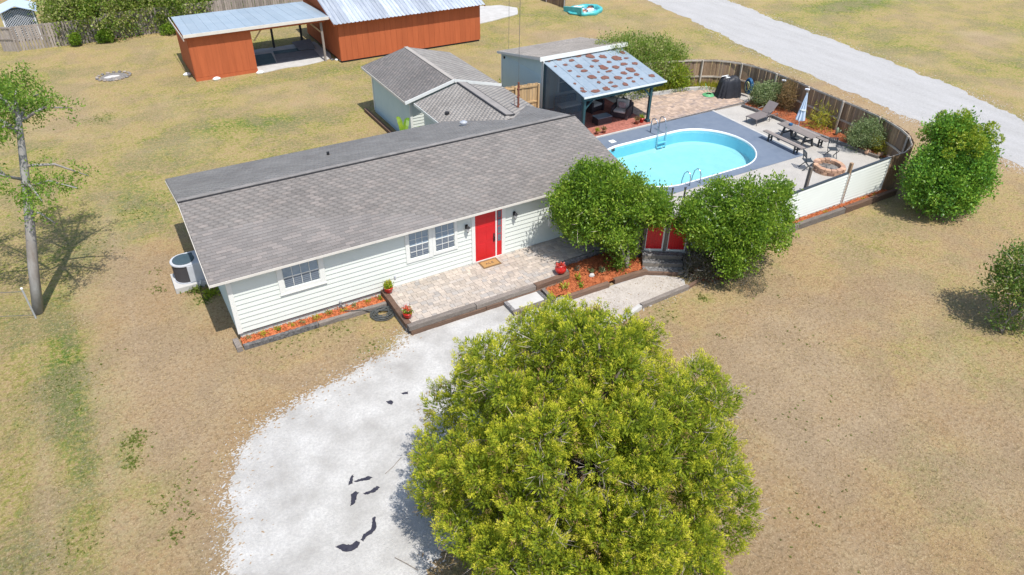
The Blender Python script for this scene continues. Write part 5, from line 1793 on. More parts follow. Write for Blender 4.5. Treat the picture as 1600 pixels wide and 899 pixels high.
def build_picnic():
    T = thing('picnic_table', 'weathered grey picnic table on dark trestle legs by the fence', 'picnic table', (28.3, 1.62, YZ))
    y0, y1 = .55, 2.72
    for i in range(5):
        x = 27.96+i*.148
        MB().box(x, x+.138, y0+random.uniform(-.01, .01), y1+random.uniform(-.01, .01), YZ+.71, YZ+.75).build('top_plank', M_benchwood, T, bevel=.004)
    for y in (.95, 2.3):
        for s in (-1, 1):
            MB().beam((28.3+s*.20, y, YZ+.70), (28.3+s*.48, y, YZ), .09, .07).build('leg', M_darkwood, T)
        MB().beam((27.9, y, YZ+.38), (28.7, y, YZ+.38), .05, .08).build('cross_bar', M_darkwood, T)
    MB().box(27.96, 28.69, y0+.2, y0+.28, YZ+.66, YZ+.705).build('cleat', M_darkwood, T)
    for (xb, lab) in ((27.32, 'long grey plank bench on the pool side of the picnic table'), (29.08, 'long grey plank bench between picnic table and fence')):
        B = thing('plank_bench', lab, 'bench', (xb, 1.6, YZ), 'plank benches at the picnic table')
        for k in (0, 1):
            MB().box(xb-.15+k*.155, xb-.005+k*.155, .35, 2.88, YZ+.41, YZ+.45).build('seat_plank', M_benchwood, B, bevel=.004)
        for y in (.75, 2.45):
            MB().beam((xb-.12, y, YZ+.40), (xb-.12, y, YZ), .07, .06).build('leg', M_darkwood, B)
            MB().beam((xb+.12, y, YZ+.40), (xb+.12, y, YZ), .07, .06).build('leg', M_darkwood, B)
            MB().beam((xb-.14, y, YZ+.22), (xb+.14, y, YZ+.22), .05, .05).build('cross_bar', M_darkwood, B)
    # closed parasol leaning behind the table
    U = thing('parasol', 'closed pale blue and white parasol standing at the picnic table', 'parasol', (28.75, 2.05, YZ))
    bx, by = 28.75, 2.05
    top = Vector((bx+.22, by+.10, YZ+2.35))
    bot = Vector((bx, by, YZ))
    MB().tube([bot, top], .022, 8).build('pole', M_white, U)
    m = MB()
    n = 16
    prof = [(.03, 2.32), (.07, 2.1), (.13, 1.7), (.20, 1.25), (.25, .98), (.17, .93)]
    for (r, z) in prof:
        c = bot+(top-bot)*(z/2.35)
        for j in range(n):
            a = 2*PI*j/n
            rr = r*(1.0 if j % 2 else .55)
            m.v.append((c.x+rr*math.cos(a), c.y+rr*math.sin(a), YZ+z+.03*(j % 3)))
    for i in range(len(prof)-1):
        for j in range(n):
            m.f.append((i*n+j, (i+1)*n+j, (i+1)*n+(j+1) % n, i*n+(j+1) % n))
    can = m.build('canopy', M_umb, U)
    tie = MB().lathe((bx+.13, by+.06, YZ+1.5), [(.155, 0), (.155, .04)], 12)
    tie.build('tie_band', M_white, can)
    MB().lathe((bx, by, YZ), [(.24, 0), (.24, .05), (.05, .09), (.05, .3)], 14).build('base', M_charcoal, U)
    b = MB().lathe((28.35, 2.2, YZ+.752), [(.09, 0), (.10, .08), (.09, .1)], 12)
    setp(b.build('bowl', M_bluehose, org=(28.35, 2.2, YZ+.75)), 'small dark blue bowl on the picnic table', 'bowl')
build_picnic()

def folding_chair():
    t = thing('folding_chair', 'x', 'folding chair', (0, 0, 0), 'slatted folding chairs round the fire pit')
    for i in range(5):
        y = -.18+i*.085
        MB().box(-.20, .20, y, y+.07, .43, .45).build('seat_slat', M_charcoal, t)
    for s in (-1, 1):
        MB().beam((s*.21, -.20, 0), (s*.21, .20, .46), .025, .035).build('leg', M_charcoal, t)
        MB().beam((s*.23, .28, 0), (s*.23, -.22, .46), .025, .035).build('leg', M_charcoal, t)
        MB().beam((s*.21, .16, .42), (s*.21, .27, .92), .025, .035).build('back_post', M_charcoal, t)
    for i in range(5):
        x = -.17+i*.085
        MB().beam((x, .225, .66), (x, .268, .90), .045, .012, (0, 1, 0)).build('back_slat', M_charcoal, t)
    MB().beam((-.21, .27, .91), (.21, .27, .91), .03, .04).build('back_rail', M_charcoal, t)
    MB().beam((-.21, .22, .66), (.21, .22, .66), .03, .03).build('back_rail', M_charcoal, t)
    return t
fc = folding_chair()
fc.location = (26.45, -.72, YZ)
fc.rotation_euler = (0, 0, math.radians(62))
fc['label'] = 'dark slatted folding chair left of the fire pit, seen from the side'
copy_tree(fc, (28.55, -.42, YZ), math.radians(-32), 'dark slatted folding chair behind the fire pit, facing the house')

def build_firepit():
    F = thing('fire_pit', 'round sandstone block fire pit full of grey ash on the gravel', 'fire pit', (27.28, -1.32, YZ))
    cx, cy = 27.28, -1.32
    for row in range(2):
        n = 15
        for i in range(n):
            a0 = 2*PI*(i+.5*row)/n
            a1 = a0+2*PI/n*.93
            r0, r1 = .52, .74+random.uniform(-.02, .03)
            z0 = YZ+row*.15
            z1 = z0+.145+random.uniform(-.012, .012)
            p = [(cx+r*math.cos(a), cy+r*math.sin(a)) for r, a in ((r0, a0), (r1, a0), (r1, (a0+a1)/2), (r1, a1), (r0, a1))]
            MB().prism(p, z0, z1).build('stone', M_stone, F, bevel=.012)
    m = MB()
    m.lathe((cx, cy, YZ), [(.52, .02), (.52, .10), (.3, .14), (.05, .16)], 18)
    m.build('ash', M_ash, F)
    for i in range(9):
        a = random.uniform(0, 6.28); r = random.uniform(.05, .3)
        x, y = cx+r*math.cos(a), cy+r*math.sin(a)
        MB().tube([(x, y, YZ+.15), (x+random.uniform(-.25, .25), y+random.uniform(-.25, .25), YZ+.2)], .03, 5).build('charred_log', M_ash if i % 2 else M_timber_dk, F)
    V, F2 = plant_leaves((28.4, -2.6, YZ), 420, .22, 1.3, .13, .03)
    V[:, 1] = YZ*0+(V[:, 1]+2.6)*.35-2.9
    setp(npmesh('weed_clump', V, F2, L_olive, None, (28.4, -2.9, YZ)), 'straggly green weeds behind the right screen wall panel', 'weed')
    b = MB().prism([(27.15, -2.35), (27.35, -2.42), (27.45, -2.2), (27.3, -2.1)], YZ, YZ+.16)
    setp(b.build('charred_block', M_timber_dk, org=(27.3, -2.3, YZ), bevel=.02), 'charred dark block in front of the fire pit', 'block')
build_firepit()

def build_grill():
    G = thing('covered_grill', 'barbecue grill under a black fabric cover by the fence', 'grill', (29.95, 8.25, YZ))
    m = MB()
    n = 84
    prof = [(1.06, 0), (1.0, .25), (.93, .6), (.86, .9), (.78, 1.02), (.6, 1.12), (.25, 1.15)]
    for k, (s, z) in enumerate(prof):
        for j in range(n):
            a = 2*PI*j/n
            f = 1+(.09*math.sin(j*.95)+.05*math.sin(j*1.7+1)+.03*math.sin(j*.31))*(1-z/1.35)
            x = .68*s*f*math.copysign(abs(math.cos(a))**.6, math.cos(a))
            y = .42*s*f*math.copysign(abs(math.sin(a))**.6, math.sin(a))
            q = math.radians(-18)
            m.v.append((29.95+x*math.cos(q)-y*math.sin(q), 8.25+x*math.sin(q)+y*math.cos(q), YZ+.03+z+(.04*math.sin(j*.9) if k > 3 else 0)))
    for i in range(len(prof)-1):
        for j in range(n):
            m.f.append((i*n+j, i*n+(j+1) % n, (i+1)*n+(j+1) % n, (i+1)*n+j))
    m.f.append(tuple((len(prof)-1)*n+j for j in range(n)))
    m.build('cover', M_cover, G, smooth=True)
    w = MB().box(29.45, 29.95, 8.42, 8.50, YZ+1.2, YZ+1.215)
    w.box(29.66, 29.74, 8.20, 8.419, YZ+1.2, YZ+1.214)
    w.box(29.50, 29.80, 8.13, 8.199, YZ+1.19, YZ+1.21)
    w.build('white_emblem', M_white, G)
    R = thing('pool_hose', 'blue pool hose coiled on the fence beside the covered grill', 'hose', (30.95, 7.6, YZ))
    m = MB()
    pts = []
    for i in range(90):
        a = i*.42
        r = .30-.0013*i
        pts.append((30.98+.10*math.sin(a*.5)*.4, 7.72+r*.95*math.cos(a), YZ+.62+r*1.5*math.sin(a)))
    m.tube(pts, .045, 6)
    m.build('coil', M_bluehose, R, smooth=True)
    m = MB()
    pts = [(30.86, 7.72+.14*math.cos(i*.5), YZ+.62+.27*math.sin(i*.5)) for i in range(26)]
    m.tube(pts, .022, 5)
    m.build('inner_loop', M_yel, R, smooth=True)
    m = MB()
    pts = []
    for i in range(120):
        a = i*.42
        r = .36-.0016*i
        pts.append((29.05+r*math.cos(a), 8.85+r*math.sin(a), YZ+.05+.0007*i))
    m.tube(pts, .02, 5)
    m.tube([(29.2, 9.1, YZ+.08), (29.25, 9.3, YZ+.3), (29.3, 9.5, YZ+.5)], .015, 5)
    setp(m.build('garden_hose', M_greenhose, org=(29.05, 8.85, YZ), smooth=True), 'green garden hose coiled flat on the rear pavers', 'hose')
M_yel = mat('pale_yellow_hose', (.50, .52, .25), (.4, .45, .2), 5, .5)
build_grill()
def build_fence_lamps():
    for (x, y, lab) in ((31.28, 5.5, 'left of two small pale spotlights on the pool fence'), (31.32, 3.9, 'right of two small pale spotlights on the pool fence')):
        L = thing('fence_spotlight', lab, 'spotlight', (x, y, 2.2), 'pale spotlights on the pool fence')
        MB().beam((x+.1, y, 2.05), (x-.06, y-.03, 2.12), .04, .04).build('arm', M_acgrey, L)
        MB().beam((x-.08, y-.11, 2.12), (x-.14, y+.11, 2.09), .11, .08).build('head', M_lattice, L, bevel=.02)
build_fence_lamps()

# ------------------------------------------------------------------ orange barn, lean-to and yard objects behind
def build_barn():
    B = thing('orange_barn', 'long orange barn with a shiny galvanised metal roof', 'barn', (18, 29, 0))
    x0, x1, y0, y1 = 12.65, 23.05, 26.05, 33.4
    w = MB().box(x0, x1, y0, y1, .12, 2.62)
    for xa, xb in ((x0, x0+.1), (x1-.1, x1)):
        w.add([(xa, y0, 2.6), (xb, y0, 2.6), (xb, y1, 2.6), (xa, y1, 2.6), (xa, 29.7, 3.7), (xb, 29.7, 3.7)], [(0, 4, 3), (1, 2, 5), (0, 1, 5, 4), (3, 4, 5, 2)])
    W = w.build('wall', M_orange, B)
    n = 26
    for i in range(n):
        a = x0+(x1-x0)*i/n
        MB().box(a+.004, a+(x1-x0)/n-.004, y0-.022, y0-.001, .13, 2.55).build('wall_board', M_orange_p, W)
    for i in range(12):
        a = y0+(y1-y0)*i/12
        MB().box(x0-.02, x0-.001, a+.005, a+.60, .13, 2.6).build('wall_board', M_orange_p, W)
    MB().box(x0+.05, x1-.05, y0+.06, y1-.05, -.05, .12).build('skirt', M_darkedge, B)  # near-black base stands in for the shadow under the barn
    ribbed_roof(B, [(12.3, 25.58, 2.62), (23.25, 25.58, 2.62), (23.25, 29.75, 3.86), (12.3, 29.75, 3.86)], 20, M_galv, rib=.045, ribs=2)
    ribbed_roof(B, [(23.25, 33.9, 2.62), (12.3, 33.9, 2.62), (12.3, 29.752, 3.86), (23.25, 29.752, 3.86)], 20, M_galv, rib=.045, ribs=2)
    MB().beam((12.3, 29.75, 3.90), (23.25, 29.75, 3.90), .3, .03).build('ridge_cap', M_galv, B)
    for x in (12.32, 23.23):
        MB().beam((x, 25.6, 2.55), (x, 29.75, 3.80), .03, .12).build('rake_board', M_orange, B)
    # lean-to carport and store
    S = thing('orange_carport', 'open carport with an orange store room at its left under a pale blue metal roof', 'carport', (8, 29, 0))
    sx0, sx1, sy0, sy1 = 3.60, 7.35, 26.85, 31.4
    w = MB().box(sx0, sx1, sy0, sy1, -.02, 2.72).build('store_wall', M_orange, S)
    for i in range(9):
        a = sx0+(sx1-sx0)*i/9
        MB().box(a+.003, a+(sx1-sx0)/9-.003, sy0-.02, sy0-.001, .22, 2.55).build('wall_board', M_orange_p, w)
    MB().box(sx0-.02, sx1+.01, sy0-.035, sy0-.0, 0, .20).build('skirting', M_orange_p, w)
    for i in range(9):
        a = sy0+(sy1-sy0)*i/9
        MB().box(sx0-.02, sx0-.001, a+.004, a+.50, .05, 2.6).build('wall_board', M_orange_p, w)
    MB().box(sx0-.03, 12.1, 26.78, 26.84, 2.56, 2.80).build('header_beam', M_orange, S)
    ribbed_roof(S, [(3.40, 26.55, 2.92), (12.45, 26.55, 2.92), (12.2, 31.9, 2.70), (3.55, 31.9, 2.70)], 17, M_bluemet, rib=.014)
    MB().box(3.40, 12.45, 26.51, 26.545, 2.74, 2.925).build('fascia', M_fascia, S)
    MB().box(3.38, 3.41, 26.55, 31.9, 2.56, 2.70).build('side_fascia', M_fascia, S)
    for x, y, mt in ((11.85, 26.95, M_fence_grey), (11.6, 31.3, M_darkwood), (9.6, 31.3, M_darkwood)):
        MB().beam((x, y, 0), (x, y, 2.72), .13, .13).build('post', mt, S)
    MB().beam((11.8, 27.0, 1.9), (11.1, 27.6, 2.6), .07, .07).build('brace', M_fence_tan, S)
    MB().beam((7.5, 27.0, 1.9), (8.1, 27.0, 2.6), .07, .07).build('brace', M_fence_tan, S)
    MB().box(7.4, 12.1, 31.25, 31.35, 2.45, 2.62).build('rear_beam', M_darkwood, S)
    fl = MB().prism(jag([(7.4, 26.5), (8.6, 26.75), (10.2, 26.65), (11.5, 26.9), (12.3, 27.3), (12.6, 28.2), (12.5, 31.4), (7.6, 31.5)], .07, .25, 4), -.02, .03)
    setp(fl.build('carport_floor', M_conc, org=(10, 29, 0)), kind='structure')
    for poly, mt, lab in (([(8.9, 28.0), (11.8, 27.9), (11.9, 29.7), (9.2, 29.8)], M_greyrub, 'wide grey mat on the carport floor'), ([(7.5, 28.0), (8.85, 28.0), (9.1, 30.2), (7.6, 30.2)], M_tealtarp, 'dark teal tarpaulin beside the store wall'),
                          ([(9.2, 29.85), (11.0, 29.75), (11.1, 30.4), (9.3, 30.5)], M_tealtarp, 'dark strip of tarpaulin behind the grey mat')):
        o = MB().prism(poly, .033, .05).build('floor_mat', mt, org=(poly[0][0], poly[0][1], 0))
        setp(o, lab, 'mat')
    o = MB().add([(10.9, 29.8, .06), (12.0, 29.6, .08), (12.1, 31.0, .35), (10.8, 31.0, .30), (10.9, 29.8, .10), (12.0, 29.6, .12), (12.1, 31.0, .39), (10.8, 31.0, .34)], [(0, 3, 2, 1), (4, 5, 6, 7), (0, 1, 5, 4), (1, 2, 6, 5), (2, 3, 7, 6), (3, 0, 4, 7)]).build('plywood_sheet', M_greyrub, org=(11.4, 30.3, 0))
    setp(o, 'warped grey plywood sheet tilted at the back of the carport', 'plywood')
    for i, (x, y, lab) in enumerate(((3.3, 28.3, 'white stone lying left of the orange store'), (4.75, 26.6, 'white lump lying in front of the orange store'), (7.4, 26.5, 'white stones at the right corner of the orange store'))):
        s = MB().lathe((x, y, 0), [(.16, 0), (.2, .08), (.12, .16), (.04, .19)], 8, 1.3, .8)
        setp(s.build('white_stone', M_white, org=(x, y, 0)), lab, 'stone')
    for i in range(5):
        x = 12.3+i*.12
        s = MB().lathe((x+.1*(i % 2), 26.95-.12*i, 0), [(.08, 0), (.09, .05), (.05, .09)], 7, 1.1, .8)
        setp(s.build('white_stone', M_white, org=(x, 26.9, 0)), ('pale stone at the left end of the heap by the carport post', 'second pale stone of the heap by the carport post', 'middle pale stone of the heap by the carport post', 'fourth pale stone of the heap, near the barn wall', 'pale stone nearest the barn corner')[i], 'stone', 'pale stones at the barn corner')
build_barn()

def build_back_fence():
    F = thing('back_fence', 'long weathered grey board fence along the back of the yard', 'fence', (0, 38.6, 0))
    fence_line(F, [(-5.7, 38.65, 0, 1.62), (-.2, 38.45, 0, 1.60)], .15, .045, M_fence_grey, M_fence_grey, (.95, .5), 1, M_fence_grey, post_every=2.4, alt=.03)
    fence_line(F, [(-.2, 38.9, 0, 1.75), (14.5, 38.6, 0, 1.85)], .15, .02, M_fence_grey, M_fence_grey, (.9, .4), 1, M_fence_grey, post_every=2.4)
    fence_line(F, [(-5.75, 38.6, 0, 1.62), (-6.7, 39.1, 0, 1.62)], .15, .02, M_fence_grey, M_fence_grey, (.95, .5), 1, M_fence_grey, post_every=1.5)
    F = thing('corner_fence', 'dark board fence end running away at the top of the picture', 'fence', (33.5, 32, 0))
    fence_line(F, [(33.55, 30.8, 0, 1.7), (33.3, 33.4, 0, 1.7), (33.0, 40, 0, 1.7)], .15, .01, M_fence, M_fence_grey, (.9,), 1, M_fence_grey, post_every=2.4)
build_back_fence()

def build_gazebo():
    G = thing('lattice_shelter', 'small white lattice shelter with pale blue pitched roof beyond the back fence', 'shelter', (-5.2, 41.8, 0))
    x0, x1, y0, y1 = -6.15, -4.25, 40.9, 42.8
    for x in (x0, x1):
        for y in (y0, y1):
            MB().beam((x, y, 0), (x, y, 2.25), .09, .09).build('post', M_lattice, G)
    m = MB()
    n = 13
    for i in range(-n, n):
        a = x0+i*.15
        for d in (1, -1):
            s = a if d > 0 else x1+x0-a
            p0, p1 = Vector((s, y0, .1)), Vector((s+d*2.05, y0, 2.15))
            # clip to the panel
            pts = []
            for t in np.linspace(0, 1, 42):
                q = p0+(p1-p0)*float(t)
                if x0 <= q.x <= x1: pts.append(q)
            if len(pts) > 2:
                m.beam(pts[0]+Vector((0, -.01*d, 0)), pts[-1]+Vector((0, -.01*d, 0)), .015, .035, (0, 1, 0))
    o = m.build('lattice', M_lattice, G)
    for x, yn in ((x0, 'a'), (x1, 'b')):
        MB().box(x-.02, x+.02, y0, y1, .1, 1.2).build('side_panel', M_lattice, G)
    MB().box(x0+.05, x1-.05, y0+.3, y1-.1, .1, 1.9).build('interior_shade_block', M_tealtarp, G)  # dark block stands in for the shade inside the shelter
    ym = (x0+x1)/2
    for (a, b) in ((x0-.3, ym), (x1+.3, ym)):
        z0, z1 = 1.95, 2.42
        MB().add([(a, y0-.3, z0), (b, y0-.3, z1), (b, y1+.3, z1), (a, y1+.3, z0), (a, y0-.3, z0+.05), (b, y0-.3, z1+.05), (b, y1+.3, z1+.05), (a, y1+.3, z0+.05)],
                 [(0, 1, 2, 3), (4, 5, 6, 7), (0, 1, 5, 4), (1, 2, 6, 5), (2, 3, 7, 6), (3, 0, 4, 7)]).build('roof', M_gazroof, G)
build_gazebo()

def build_far_things():
    # stone ring fire place on the lawn
    F = thing('fire_ring', 'old fire ring of stones and white ash on the back lawn', 'fire ring', (-.75, 30.2, 0))
    for i in range(17):
        a = 2*PI*i/17
        x, y = -.75+.95*math.cos(a), 30.2+.8*math.sin(a)
        MB().lathe((x, y, 0), [(.09, 0), (.12, .05), (.08, .09), (.03, .11)], 7, random.uniform(.8, 1.2), random.uniform(.8, 1.2)).build('stone', M_greystone if i % 3 else M_timber_dk, F)
    MB().lathe((-.75, 30.15, 0), [(.8, .01), (.7, .05), (.4, .10), (.1, .13)], 18).build('ash', M_ash, F)
    MB().lathe((-.85, 29.95, .08), [(.4, .0), (.34, .04), (.2, .07)], 14, 1.2, .5).build('white_ash', M_pewter, F)
    # concrete slab right of the barn
    o = MB().prism(jag([(23.3, 31.0), (25.0, 29.9), (29.1, 30.9), (30.0, 32.6), (29.2, 34.0), (26.5, 34.8), (23.2, 34.5)], .06, .4, 6), -.02, .05).build('concrete_slab', M_conc, org=(27, 32, 0))
    setp(o, kind='structure')
    # collapsed blow-up pool with rubbish
    K = thing('paddling_pool', 'collapsed round turquoise paddling pool full of rubbish on the far lawn', 'paddling pool', (34.3, 29.2, 0))
    m = MB()
    n = 30
    cx, cy = 34.35, 29.2
    for (r, z) in ((1.42, 0), (1.50, .12), (1.42, .26), (1.26, .22), (1.2, .03)):
        for j in range(n):
            a = 2*PI*j/n
            f = 1+.05*math.sin(j*1.7)
            zz = z*(1+.5*math.sin(a+2.2))
            m.v.append((cx+r*f*math.cos(a), cy+r*f*.95*math.sin(a), max(zz, .0)))
    for i in range(4):
        for j in range(n):
            m.f.append((i*n+j, i*n+(j+1) % n, (i+1)*n+(j+1) % n, (i+1)*n+j))
    m.build('rim', M_turq, K, smooth=True)
    MB().lathe((cx, cy, .02), [(1.22, 0), (1.2, .02)], 26).build('floor', M_turqblue, K)
    MB().beam((33.0, 30.1, .12), (33.3, 28.0, .45), .12, .5).build('fallen_side', M_turq, K)
    for i in range(16):
        a = random.uniform(0, 6.28); r = random.uniform(.1, .95)
        x, y = cx+r*math.cos(a), cy+r*math.sin(a)
        w = random.uniform(.1, .3)
        MB().box(x-w, x+w*.6, y-w*.5, y+w*.7, .05, .05+random.uniform(.08, .3)).build('rubbish', (M_white, M_terra, M_charcoal, M_coping)[i % 4], K, bevel=.02)
build_far_things()

